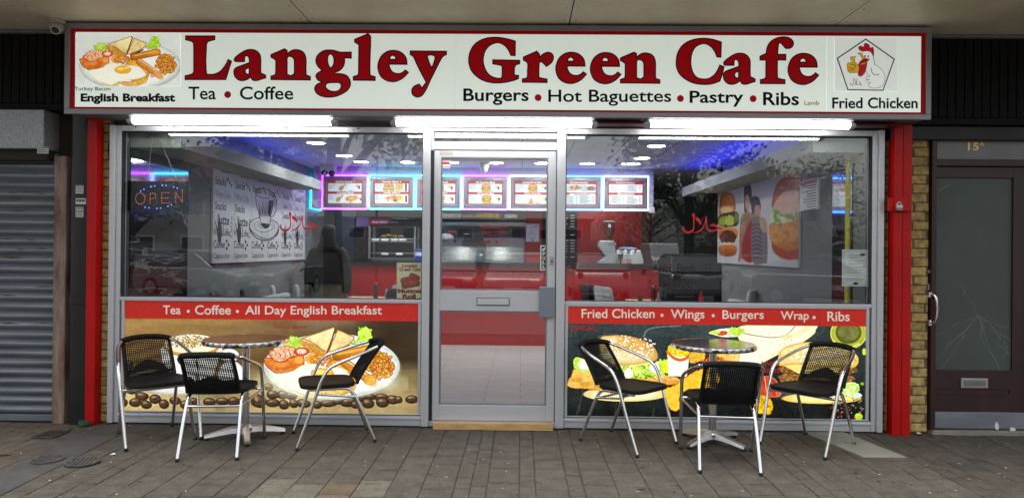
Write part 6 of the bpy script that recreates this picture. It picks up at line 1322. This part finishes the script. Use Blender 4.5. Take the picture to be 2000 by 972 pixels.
for a_ in (('white padded dining chair left of the person in black',576,556,2.7,-1.25,'w'),('white dining chair in front of the person in black',622,552,2.9,-1.25,'w'),('black dining chair touching the white one by the person',643,550,3.0,-1.1,'b'),('white dining chair at the right end of the beige left table',752,559,3.4,1.15,'w'),('black dining chair turned away under the left table',738,577,2.4,1.2,'b'),('low black dining chair at the far left of the left window',470,579,1.5,-1.3,'b'),('black dining chair beside the far left white chair',522,571,1.9,-1.2,'b'),
    ('black dining chair leaning at the door edge of the right window',1175,549,4.0,-1.4,'b'),('second black dining chair in the right window',1194,553,3.8,-1.4,'b'),('white dining chair beside the two black ones in the right window',1208,556,3.3,-1.35,'w'),('second white dining chair left of the yellow table',1221,560,3.1,-1.35,'w'),('black dining chair right of the yellow table',1338,556,3.4,-2.6,'b'),('black dining chair behind the handwritten lettering',1362,556,3.5,-2.7,'b'),('white dining chair with a black seat near the right wall picture',1430,559,2.9,1.0,'w')): inner_chair(*a_)
p = W(1545,575,1.9); t = thing('bench', 'white padded bench back along the right wall', 'bench', (0,0,0)); mb = MB(); mb.box(2.36,2.46,1.0,2.3,.42,.93).box(2.36,2.84,1.0,2.3,.42,.46); mb.build('backrest', M('white_leatherette'), t, bevel=.025)
MB().box(2.3,2.82,1.0,2.3,.01,.41).build('base', M('oven_black'), t)
p = W(380,575,1.0); t = thing('bench', 'white panelled bench back along the left wall', 'bench', (0,0,0)); box(-3.2,-2.75,.9,2.6,.01,.44).build('base', M('oven_black'), t); box(-2.85,-2.75,.9,2.6,.44,.93).build('backrest', M('white_leatherette'), t, bevel=.025)
def inner_table(label, px0, px1, py, Y, extras):
    a, b = W(px0,py,Y), W(px1,py,Y); z = .77; xc = (a[0]+b[0])/2; hw = (b[0]-a[0])/2
    t = thing('dining_table', label, 'table', (xc,Y,.008), 0, 'dining tables inside'); box(-hw,hw,-.33,.33,z-.035,z).build('tabletop', M('beech_top', (.60,.45,.22), rough=.4, var=.1, stretch=(1,8,1)), t, bevel=.006)
    MB().tube([(0,0,.02),(0,0,z-.036)],.035,14).build('pedestal', M('dark_steel_leg'), t, smooth=True); MB().lathe([(.25,0),(.25,.012),(.05,.03),(.001,.03)], n=24).build('base', M('dark_steel_leg'), t)
    for nm, lab, cat, dx, prof, m in extras: tag(MB().lathe(prof, c=(xc+dx,Y-.05,.008+z+.001), n=16).build(nm, m, smooth=True), lab, cat)
MILL = [(.03,0),(.032,.03),(.022,.09),(.03,.15),(.028,.19),(.012,.21),(.001,.22)]; SHK = [(.022,0),(.022,.09),(.014,.11),(.014,.13),(.001,.135)]; BTL = [(.03,0),(.032,.1),(.012,.15),(.008,.19),(.001,.19)]
inner_table('beech cafe table behind the left window',676,800,577,4.0,(('pepper_mill','dark wooden pepper mill on the left table','pepper mill',-.02,MILL,M('dark_wood',(.06,.025,.015),rough=.4)),('salt_shaker','steel topped salt shaker on the left table','shaker',.13,SHK,SST)))
inner_table('beech cafe table behind the right window',1227,1328,584,4.0,(('pepper_mill','dark pepper mill on the right table','pepper mill',-.02,MILL,M('dark_wood')),('salt_shaker','small shaker beside the mill on the right table','shaker',.05,SHK,SST),('glass_jar','short dark jar at the left of the right table','jar',-.2,[(.03,0),(.03,.07),(.001,.07)],M('dark_bottle'))))
inner_table('beech cafe table beside the handwritten lettering',1352,1420,592,3.2,(('sauce_bottle','bright red sauce bottle near the handwritten lettering','bottle',-.12,BTL,M('ketchup_red',S(200,20,20),rough=.3)),))
# potted plant leaf by the left counter
p = W(602,498,4.0); t = thing('potted_plant', 'green leafy plant behind the person in black', 'plant', (p[0]-.02,4.3,.008)); mb = MB(); rs = random.Random(2)
for i in range(14):
    a = rs.uniform(0,2*PI); L_ = rs.uniform(.3,.55); P_ = [(math.cos(a)*L_*q*.6, math.sin(a)*L_*q*.6, 1.0+L_*(1.4*q-1.1*q*q)) for q in [j/7 for j in range(8)]]; ww = [.004+.035*math.sin(PI*j/7) for j in range(8)]
    Lf = [(x-math.sin(a)*w_,y+math.cos(a)*w_,z) for (x,y,z),w_ in zip(P_,ww)]; Rg = [(x+math.sin(a)*w_,y-math.cos(a)*w_,z) for (x,y,z),w_ in zip(P_,ww)]; mb.add(Lf+Rg,[(j,j+1,9+j,8+j) for j in range(7)])
mb.build('leaves', M('leaf_green', (.07,.18,.03), rough=.4), t); MB().lathe([(.13,0),(.16,.3),(.03,.31),(.02,1.05)], n=18).build('pot', M('oven_black'), t, smooth=True)

# ------------------------------------------------------------------ the person inside, seen from behind
def person():
    p = W(641,500,3.3); t = thing('person', 'person in a long black hooded jacket and khaki trousers facing the counter', 'person', (p[0],3.3,.008), .15)
    V = [(0,0,.98),(0,-.01,1.15),(0,0,1.38),(0,.01,1.50),(0,.03,1.62),(0,.03,1.70)]; Rr = [(.15,.11),(.13,.10),(.15,.10),(.06,.06),(.085,.095),(.075,.085)]; Ed = [(0,1),(1,2),(2,3),(3,4),(4,5)]
    def add(par, pts):
        for q, r in pts: V.append(q); Rr.append((r,r)); Ed.append((par, len(V)-1)); par = len(V)-1
    for s in (-1,1):
        add(0, [((s*.09,0,.88),.095),((s*.105,-.01,.52),.062),((s*.11,.0,.30),.052),((s*.115,.02,.09),.038),((s*.125,-.09+.17,.04),.036)])
        add(2, [((s*.15,0,1.38),.06),((s*.215,-.01,1.16),.045),((s*.23,.05,.95),.034),((s*.22,.09,.86),.032)])
        h = len(V)-1
        for k,(dx,dy,l) in enumerate(((-.02,.025,.075),(-.008,.02,.085),(.006,.012,.08),(.018,.0,.065))): add(h, [((s*.22+dx,.09+dy,.82),.010),((s*.22+dx*1.2,.095+dy*1.2,.86-l),.008)])
        add(h, [((s*.195,.12,.84),.011),((s*.188,.135,.80),.009)])
    me = bpy.data.meshes.new('body'); me.from_pydata(V, Ed, []); o = bpy.data.objects.new('body', me); COL.objects.link(o); o.parent = t
    m = o.modifiers.new('skin','SKIN'); sv = me.skin_vertices[0].data
    for v, r in zip(sv, Rr): v.radius = r
    sv[0].use_root = True; o.modifiers.new('sub','SUBSURF').levels = 1; me.materials.append(M('skin_tone', (.30,.17,.11), rough=.5))
    BK = M('black_jacket', (.006,.006,.007), rough=.75, var=.5, scale=12, bump=.6, bscale=18); KH = M('khaki_trousers', (.20,.17,.12), rough=.85, var=.2, scale=10, bump=.4, bscale=25)
    def el(cx,cy,z,rx,ry,n=24): return [(cx+rx*math.cos(2*PI*i/n), cy+ry*math.sin(2*PI*i/n), z) for i in range(n)]
    mb = MB(); mb.loft([el(0,0,1.0,.215,.165),el(0,0,1.03,.225,.17),el(.005,-.005,1.10,.215,.16),el(0,-.01,1.2,.195,.15),el(.004,-.01,1.32,.185,.14),el(0,0,1.40,.165,.12),el(0,.01,1.46,.12,.105),el(0,.01,1.52,.085,.085)])
    for s in (-1,1): mb.tube(cr3([(s*.12,0,1.41),(s*.178,-.005,1.345),(s*.225,-.01,1.17),(s*.24,.04,.97),(s*.225,.08,.90)],4), [.085,.088,.09,.088,.085,.082,.08,.078,.075,.07,.068,.064,.062,.06,.058,.057,.056], 14)
    mb.build('jacket', BK, t, smooth=True, ang=1.2)
    mb = MB(); mb.loft([el(0,-.03,1.43,.155,.11),el(0,-.045,1.48,.135,.115),el(0,-.03,1.54,.105,.115),el(0,-.01,1.62,.102,.12),el(0,.005,1.68,.098,.115),el(.003,.012,1.725,.082,.10),el(.004,.02,1.752,.055,.07),el(.004,.025,1.762,.02,.03)]); mb.build('hood', BK, t, smooth=True, ang=1.2)
    mb = MB(); mb.loft([el(0,0,.80,.17,.125),el(0,0,.9,.185,.14),el(0,0,1.0,.175,.13)])
    for s in (-1,1): mb.tube([(s*.09,0,.86),(s*.105,-.01,.55),(s*.11,0,.3),(s*.115,.02,.07)],[.108,.088,.08,.082],16)
    mb.build('trousers', KH, t, smooth=True, ang=1.2)
    mb = MB()
    for s in (-1,1): mb.loft([[(s*.12+.045*math.cos(2*PI*i/16)*k, .03+.12*math.sin(2*PI*i/16)*k, z) for i in range(16)] for z,k in ((.0,1),(.03,1.02),(.07,.8),(.10,.5))])
    mb.build('shoes', M('oven_black'), t, smooth=True)
person()

# ------------------------------------------------------------------ aluminium and rattan armchairs
FRAME_L = [(.255,.28,.012),(.262,.20,.24),(.268,.135,.44),(.270,.095,.535),(.266,.05,.590),(.256,-.02,.622),(.236,-.13,.660),(.208,-.23,.694),(.160,-.315,.722),(.085,-.352,.734),(0,-.362,.737)]
def make_armchair():
    t = thing('armchair', 'x', 'chair', (0,0,0), 0, 'aluminium armchairs outside the cafe')
    pr = cr3(FRAME_L,5); pl = [(-x,y,z) for x,y,z in reversed(pr[:-1])]
    MB().tube(pr+pl, .0125, 12).build('arm_frame', CHROME, t, smooth=True)
    for s in (-1,1):
        MB().tube(cr3([(s*.195,-.285,.012),(s*.190,-.20,.22),(s*.184,-.135,.36),(s*.180,-.095,.408),(s*.180,-.04,.418),(s*.182,.10,.420),(s*.184,.20,.420)],5), .0125, 12).build('leg', CHROME, t, smooth=True)
    MB().tube([(-.186,-.145,.345),(.186,-.145,.345)], .009, 10).build('stretcher', CHROME, t, smooth=True)
    MB().tube([(-.266,.145,.41),(.266,.145,.41)], .010, 10).build('stretcher', CHROME, t, smooth=True)
    for s in (-1,1): MB().tube([(s*.187,-.14,.35),(s*.265,.15,.40)], .009, 10).build('stretcher', CHROME, t, smooth=True)
    for x,y in ((.255,.2805),(-.255,.2805),(.195,-.2855),(-.195,-.2855)):
        MB().lathe([(.0125,0),(.0145,.004),(.0145,.022),(.0128,.024)], c=(x,y,0), n=14).build('foot_cap', RUBBER, t, smooth=True)
    # seat: woven pad with rolled rim
    out = []
    for i in range(40):
        a = 2*PI*i/40; ca, sa = math.cos(a), math.sin(a); x = math.copysign(abs(ca)**.42,ca); y = math.copysign(abs(sa)**.42,sa); out.append(((.205+.03*(y+1)/2)*x, .055+.205*y))
    def rg(k, z): return [(x*k, .055+(y-.055)*k, z) for x,y in out]
    MB().loft([rg(.9,.424),rg(.985,.428),rg(1.0,.440),rg(.985,.454),rg(.94,.458),rg(.86,.450),rg(.5,.444),rg(.05,.442)]).build('seat', RATTAN, t, smooth=True)
    # woven back: crossing strands with gaps, fuller towards the seat
    def bp(u, v):                                    # u -1..1 across, v 0 seat .. 1 top
        v = max(v, 0.0)
        y = -.150-.205*v**1.15; z = .445+.287*v; hw = .172-.008*v; return (hw*u, y-.035*(1-u*u)*(.5+.5*v)+.02*v, z)
    mb = MB(); nu = 24
    for i in range(nu+1):
        u = -1+2*i/nu; P_ = [bp(u+.006*math.sin(9*v+i), v) for v in [j/14 for j in range(15)]]; mb.tube(P_, .0037, 5)
    nv = 30
    for j in range(nv):
        v = (j/nv)**1.25; dense = v < .26
        P_ = []
        for i in range(nu*2+1):
            u = -1+i/nu; q = bp(u, v+.01*math.sin(u*3+j)); P_.append((q[0], q[1]+.0035*math.cos(PI*i+PI*j), q[2]))
        mb.tube(P_, .0048 if dense else .0031, 5)
    for k in range(9):                                # fan-shaped close weave low in the middle of the back
        v = .12+.028*k; w_ = math.sqrt(max(0,1-(k/9)**2))*.75; mb.tube([bp(w_*(-1+2*i/12), v+.06*(1-(-1+2*i/12)**2)) for i in range(13)], .0062, 5)
    mb.build('backrest', RATTAN, t, smooth=True)
    mb = MB()
    for s in (-1,1): mb.tube([bp(s*1.02, v) for v in [j/10 for j in range(11)]], .0135, 8)
    top = [(x,y,z) for x,y,z in pr if abs(x) < .178]; tp = top+[(-x,y,z) for x,y,z in reversed(top[:-1])]
    mb.tube(tp, [.0195+.0022*(i%2) for i in range(len(tp))], 10)
    n = 44
    for i in range(n):
        k = i/(n-1)*(len(tp)-1); j = min(int(k), len(tp)-2); q = k-j; c = [tp[j][m]*(1-q)+tp[j+1][m]*q for m in range(3)]
        mb.lathe([(.019,-.0025),(.0222,0),(.019,.0025)], c=tuple(c), n=10, axis='x')
    mb.build('wrapped_edge', RATTAN, t, smooth=True)
    return t
ARM = make_armchair()
def facing(a): return R(a)-PI/2
for i,(x,y,a,lab) in enumerate(((-2.80,-.43,-49.5,'black rattan armchair at far left, turned towards the door, half behind another chair'),(-2.175,-.73,97.5,'black rattan armchair of the left table with its back to the street'),(-1.434,-.40,-159.6,'black rattan armchair seen side-on before the breakfast plate picture'),(.81,-.42,-44.0,'black rattan armchair left of the right table, in front of the big burger picture'),(1.415,-.87,84,'black rattan armchair of the right table with its back to the street'),(2.21,-.42,-140,'black rattan armchair nearest the wide padlocked red post'))):
    o = ARM if i == 0 else copy_tree(ARM); o.location = (x,y,.0); o.rotation_euler = (0,0,facing(a)); o['label'] = lab
# ------------------------------------------------------------------ steel bistro tables
def make_table():
    t = thing('bistro_table', 'x', 'table', (0,0,0), 0, 'round steel tables outside the cafe')
    zt = .762
    m = bpy.data.materials.new('swirled_steel'); m.use_nodes = True; n = m.node_tree.nodes; L = m.node_tree.links; p = n['Principled BSDF']; p.inputs['Base Color'].default_value = (.36,.32,.345,1); p.inputs['Metallic'].default_value = 1
    tc = n.new('ShaderNodeTexCoord'); v = n.new('ShaderNodeTexVoronoi'); v.inputs['Scale'].default_value = 34; L.new(tc.outputs['Object'], v.inputs['Vector']); k = n.new('ShaderNodeTexNoise'); k.inputs['Scale'].default_value = 60; L.new(tc.outputs['Object'], k.inputs['Vector'])
    mr = n.new('ShaderNodeMapRange'); mr.inputs[3].default_value = .14; mr.inputs[4].default_value = .26; L.new(v.outputs['Distance'], mr.inputs[0]); L.new(mr.outputs[0], p.inputs['Roughness']); b = n.new('ShaderNodeBump'); b.inputs['Strength'].default_value = .05; b.inputs['Distance'].default_value = .002; L.new(k.outputs[0], b.inputs['Height']); L.new(b.outputs[0], p.inputs['Normal'])
    MB().lathe([(.001,zt-.002),(.285,zt-.002),(.30,zt-.001),(.304,zt-.004)], n=64).build('tabletop', m, t, smooth=True)
    ns = 128; rings = []
    for r, z, am in ((.303,zt-.003,0),(.309,zt+.001,0),(.316,zt-.002,.0),(.319,zt-.012,.003),(.317,zt-.030,.0035),(.311,zt-.036,.001),(.303,zt-.034,0)):
        rings.append([((r+am*math.sin(32*2*PI*i/ns))*math.cos(2*PI*i/ns), (r+am*math.sin(32*2*PI*i/ns))*math.sin(2*PI*i/ns), z) for i in range(ns)])
    MB().loft(rings, cap=False).build('rim', CHROME, t, smooth=True)
    mb = MB(); mb.lathe([(.001,zt-.012),(.3,zt-.012),(.3,zt-.008),(.001,zt-.008)], n=40); mb.build('underside', M('dark_lip'), t)
    MB().lathe([(.028,.08),(.028,zt-.013),(.08,zt-.0125)], n=24).build('pole', M('satin_pole', (.62,.62,.63), rough=.25, metal=1, var=.03), t, smooth=True)
    BASE = M('cast_aluminium', (.60,.60,.61), rough=.3, metal=.9, var=.1, scale=12)
    mb = MB(); mb.lathe([(.055,.05),(.058,.075),(.045,.092),(.03,.1)], n=24)
    for q in range(4):
        a = q*PI/2+.42; c_, s_ = math.cos(a), math.sin(a); rings = []
        for r,z,hw,hh in ((.03,.070,.036,.028),(.10,.066,.032,.024),(.20,.050,.026,.018),(.27,.036,.024,.013),(.292,.032,.024,.011)):
            rings.append([(r*c_-w_*s_, r*s_+w_*c_, z+h_) for w_,h_ in ((-hw,-hh),(hw,-hh),(hw*.75,hh*.5),(0,hh),(-hw*.75,hh*.5))])
        mb.loft(rings)
    mb.build('base', BASE, t, smooth=True, ang=.5)
    for q in range(4):
        a = q*PI/2+.42; MB().lathe([(.018,0),(.02,.004),(.018,.02),(.008,.024)], c=(.275*math.cos(a),.275*math.sin(a),0), n=14).build('foot', RUBBER, t, smooth=True)
    return t
TB = make_table()
TB.location = (-2.12,-.385,0); TB['label'] = 'round steel bistro table in front of the breakfast picture'
o = copy_tree(TB); o.location = (1.475,-.385,0); o.rotation_euler = (0,0,.25); o['label'] = 'round steel bistro table in front of the burger picture'

# ------------------------------------------------------------------ litter on the paving
rs = random.Random(17); mb = MB()
for i in range(260):
    x, y = rs.uniform(-4.6,4.6), rs.uniform(-2.2,.0); s = rs.uniform(.003,.010); a = rs.uniform(0,6)
    mb.m = rs.choice([0,0,1,2]); n = 5; b = [(x+s*rs.uniform(.6,1.2)*math.cos(a+2*PI*k/n), y+s*rs.uniform(.5,1)*math.sin(a+2*PI*k/n), .003) for k in range(n)]; mb.add(b+[(x,y,.005+s*.3)], [(k,(k+1)%n,n) for k in range(n)])
for i in range(150):
    x, y = rs.uniform(-4.4,4.4), rs.uniform(-2.2,-.03); s = rs.uniform(.006,.017); mb.m = rs.choice([2,2,2,3]); mb.add([(x+s*rs.uniform(.75,1.15)*math.cos(2*PI*k/9), y+s*rs.uniform(.75,1.15)*math.sin(2*PI*k/9), .0028) for k in range(9)]+[(x,y,.0036)], [(k,(k+1)%9,9) for k in range(9)])
tag(mb.build('grit', [M('grit_pale',(.40,.38,.34)),M('grit_brown',(.09,.05,.03)),M('grit_dark',(.045,.042,.038)), M('gum_pale',(.19,.18,.165))]), 'fine grit crumbs and trodden gum spots over the paving', 'grit', kind='stuff')
LF = M('dead_leaf', (.10,.045,.02), rough=.7, var=.4, scale=30)
def leaf(px, py, s, rz, lab):
    c = G(px,py,.006); P_ = [(-1,0,.05),(-.5,.3,.12),(.1,.36,.15),(.6,.2,.1),(1,0,.2),(.6,-.22,.05),(.1,-.36,.12),(-.5,-.3,.06)]; mb = MB(); mb.add([(x*s,y*s,z*s) for x,y,z in P_]+[(0,0,.02*s)], [(i,(i+1)%8,8) for i in range(8)])
    o = mb.build('dead_leaf', LF); o.location = (c[0],c[1],.006); o.rotation_euler = (0,0,rz); tag(o, lab, 'leaf', 'dead leaves on the paving')
for px,py,s,rz,lab in ((1619,883,.035,.4,'curled brown leaf left of the pale slab'),(1628,890,.03,2.2,'small dark leaf in front of the curled brown one'),(1652,893,.02,1.2,'smallest brown leaf at the corner of the pale slab'),(8,887,.05,.3,'reddish brown leaf at the far left edge of the paving'),(1252,953,.03,.1,'dark leaf scrap under the thin twig')): leaf(px,py,s,rz,lab)
a, b = G(1244,950,.006), G(1276,953,.006); tag(MB().tube([a,((a[0]+b[0])/2,(a[1]+b[1])/2+.004,.009),b],.0025,6).build('twig', M('dark_wood')), 'thin dark twig lying on the paving', 'twig')
for px,py,lab in ((220,887,'pale scrap of paper beside the round drain cover'),(1795,846,'white scrap of paper under the maroon door step')):
    c = G(px,py,.006); mb = MB(); mb.add([(-.018,-.01,0),(.016,-.014,.004),(.02,.008,0),(.0,.016,.008),(-.014,.012,.002)],[(0,1,2,3,4)]); o = mb.build('paper_scrap', M('paper_white')); o.location = (c[0],c[1],.007); tag(o, lab, 'litter')

# ------------------------------------------------------------------ across the road: what the windows mirror
def car(label, x, y, rz, col, kind='hatch', group='cars parked across the road'):
    t = thing('parked_car', label, 'car', (x,y,-.13), rz, group)
    paint = M('car_paint_'+col, {'silver':(.30,.31,.32),'grey':(.12,.125,.13),'white':(.6,.6,.6),'blue':(.02,.03,.07),'black':(.075,.078,.085),'red':(.2,.02,.02)}[col], rough=.25, metal=.3, var=.04, coat=.6)
    gl_ = M('car_glass', (.02,.025,.03), rough=.05, spec=.8); f_ = lambda u,v,h: (h,u,v)
    if kind == 'van': body = [(-2.5,.35),(2.45,.35),(2.5,.7),(2.35,1.05),(1.75,1.25),(1.2,2.05),(1.0,2.15),(-2.45,2.15),(-2.5,2.0)]; cab = [(1.25,1.32),(1.72,1.28),(1.18,2.0),(.4,2.0),(.4,1.32)]; hw = .95; wx = 1.6
    else: body = [(-2.0,.30),(2.0,.30),(2.08,.55),(2.0,.78),(1.2,.93),(.95,.98),(-1.85,1.0),(-2.05,.85),(-2.08,.5)]; cab = [(1.15,.96),(.35,1.42),(-.2,1.5),(-1.3,1.47),(-1.95,1.0)]; hw = .87; wx = 1.28
    mb = MB(); mb.prism(body, (-hw,hw), f_); mb.build('body', paint, t, bevel=.09, seg=3)
    n = len(cab); mb = MB(); sh = .86 if kind != 'van' else 1.004
    k = [1,sh,sh,sh,1] if kind != 'van' else [sh]*5
    mb.add([(-hw*.97*a,u,v) for (u,v),a in zip(cab,k)]+[(hw*.97*a,u,v) for (u,v),a in zip(cab,k)], [tuple(range(n-1,-1,-1)),tuple(range(n,2*n))]+[(i,(i+1)%n,n+(i+1)%n,n+i) for i in range(n)])
    mb.build('windows', gl_, t, bevel=.03)
    if kind != 'van':
        mb = MB(); mb.add([(s*hw*.97*sh*.97,u,v+d) for d in (.002,.03) for u,v in ((.33,1.42),(-.2,1.5),(-1.3,1.47)) for s in (-1,1)], [(0,1,3,2),(2,3,5,4),(6,8,9,7),(8,10,11,9),(0,6,7,1),(4,5,11,10),(0,2,8,6),(2,4,10,8),(1,7,9,3),(3,9,11,5)]); mb.build('roof', paint, t)
    for sx in (-1,1):
        for sy in (-1,1): 
            w_ = MB().lathe([(.001,sx*(hw-.02)),(.2,sx*(hw+.0)),(.31,sx*(hw-.0)),(.32,sx*(hw-.2)),(.001,sx*(hw-.2))], c=(0,sy*wx,.32), axis='x', n=22).build('wheel', RUBBER, t); MB().lathe([(.001,sx*(hw+.012)),(.19,sx*(hw+.006)),(.2,sx*(hw-.02))], c=(0,sy*wx,.32), axis='x', n=18).build('rim', GALV, w_)
        zf = .68 if kind != 'van' else .85; yf = 2.0 if kind != 'van' else 2.42
        MB().sphere((sx*hw*.72,yf,zf),(.17,.1,.075),12,8).build('headlight', M('lamp_clear', (.6,.62,.64), rough=.1, spec=.8), t, smooth=True); MB().sphere((sx*hw*.8,-2.02,.82),(.1,.06,.13),12,8).build('tail_light', M('lamp_red', (.25,.01,.01), rough=.15), t, smooth=True)
    box(-.26,.26,yf+.06,yf+.09,.42,.53).build('number_plate', M('paper_white'), t)
    return t
def mir(px, dist): return WX(px, dist)             # x of a thing whose mirror image shows at px, dist metres out
for (px, dd, rz, col, kind, lab) in ((395,17,-1.25,'silver','hatch','silver car parked across the road at the far left'),(545,19,.1,'grey','hatch','dark grey car across the road facing the left window'),(885,17,.0,'blue','hatch','dark blue car across the road facing the left of the door'),(1010,16.5,.05,'silver','hatch','silver car across the road facing the door'),(1165,18,PI,'white','hatch','white car across the road with its tail to the shop'),(1338,17,PI,'silver','hatch','wide silver car across the road with its tail to the shop'),(1478,22,.1,'silver','hatch','second silver car across the road, right of the wide one'),(1625,15,-.9,'grey','hatch','dark grey car parked askew across the road at the right'),(1290,42,.0,'white','van','white van with its bonnet to the shop beyond the parked cars')):
    car(lab, mir(px,dd), -dd, rz, col, kind)
BARK = M('tree_bark', (.06,.05,.04), rough=.9, var=.3, scale=10, bump=.5, bscale=30)
LEAF1 = M('tree_leaf', (.045,.075,.025), rough=.6, var=.4, scale=1.2)
def tree(label, x, y, h, cr_, n, seed, low=.35):
    rs = random.Random(seed); t = thing('street_tree', label, 'tree', (x,y,-.15), rs.uniform(0,6), 'trees across the road')
    mb = MB(); mb.tube([(0,0,0),(.05,.02,h*.3),(0,.06,h*.55),(.03,0,h*.8)], [.03*h,.024*h,.017*h,.006*h], 10)
    cl = []
    for i in range(16):
        a = rs.uniform(0,2*PI); q = rs.uniform(.2,1)**.6; z = h*rs.uniform(low+.08,.95); r = cr_*q*math.sqrt(max(.1,1-((z/h-.6)/.5)**2)); p = (r*math.cos(a),r*math.sin(a),z); cl.append(p); mb.tube([(0,0,max(h*.25,z-.25*h)),(p[0]*.5,p[1]*.5,z-.08*h),p],[.011*h,.006*h,.002*h],6)
    mb.build('trunk', BARK, t, smooth=True)
    mb = MB()
    for i in range(int(n*1.9)):
        c = rs.choice(cl); s = cr_*.40; q = Vector((rs.gauss(0,s*.5),rs.gauss(0,s*.5),rs.gauss(0,s*.42))); p = Vector(c)+q; l = rs.uniform(.06,.135)*(h/7)**.5; d1 = Vector((rs.gauss(0,1),rs.gauss(0,1),rs.gauss(0,1))).normalized(); d2 = d1.orthogonal().normalized(); mb.add([p-d1*l,p+d2*l*.6,p+d1*l,p-d2*l*.6],[(0,1,2,3)])
    mb.build('crown', LEAF1, t); return t
for a_ in (('big dark tree across the road mirrored beside the last menu board',mir(1345,24),-24,8.5,3.0,5200,1),('tree across the road mirrored at the far left of the left window',mir(250,20),-20,7.2,2.2,3000,2),('leafy tree across the road mirrored left of the coffee panel',mir(520,26),-26,9.2,2.4,3000,3),('low spreading tree mirrored in the right half of the right window',mir(1500,34),-34,5.6,3.6,4200,4,.15),('low dense tree mirrored at the right edge of the right window',mir(1640,32),-32,5.8,3.4,4200,5,.15),('distant tree mirrored behind the white van',mir(1270,58),-58,7.5,4.2,3600,6,.12),('thick trunked dark tree mirrored over the person in black',mir(652,13),-13,9.5,3.0,3200,9,.42),('distant low tree mirrored right of the big dark one',mir(1430,48),-48,6.4,4.4,4200,7,.1)): tree(*a_)
t = thing('house', 'rendered house across the road mirrored at the far left', 'house', (mir(330,44),-46,-.15)); box(-7,5,-3,4,0,6.2).build('wall', M('house_render', (.36,.33,.29), rough=.9), t)
mb = MB(); mb.prism([(-4,6.2),(4.6,6.2),(.3,9.0)], (-7.4,5.4), lambda u,v,h: (h,u,v)); rf = mb.build('roof', M('roof_tile', (.10,.05,.04), rough=.8, var=.3, scale=6), t); box(-3,-2,-.4,.4,8.2,9.9).build('chimney', M('upper_brick'), rf)
for x in (-5,-1.6,1.8):
    for z in (1.0,3.7): f_ = box(x,x+1.6,4.001,4.06,z,z+1.4).build('window', WHITE, t); box(x+.1,x+1.5,4.061,4.08,z+.1,z+1.3).build('pane', M('car_glass'), f_)
t = thing('apartment_block', 'long low flat roofed block far across the car park', 'building', (mir(800,80),-84,-.15)); box(-26,22,-4,4,0,5.2).build('wall', M('house_render'), t); box(-26.4,22.4,-4.4,4.4,5.2,5.5).build('roof', M('painted_fascia'), t)
for i in range(14): f_ = box(-24+i*3.3,-22+i*3.3,4.001,4.06,2.9,4.3).build('window', WHITE, t); box(-23.9+i*3.3,-22.1+i*3.3,4.061,4.08,3.0,4.2).build('pane', M('car_glass'), f_)
for px, dd, lab in ((1412,30,'street lamp mirrored beside the right red lettering'),(735,30,'street lamp mirrored left of the door')):
    t = thing('street_lamp', lab, 'street lamp', (mir(px,dd),-dd,-.15)); MB().tube([(0,0,0),(0,0,3),(0,0,6.2)],[.09,.06,.05],12).build('pole', GALV, t, smooth=True); MB().sphere((.0,.3,6.25),(.14,.4,.08),14,8).build('lamp_head', GALV, t, smooth=True)
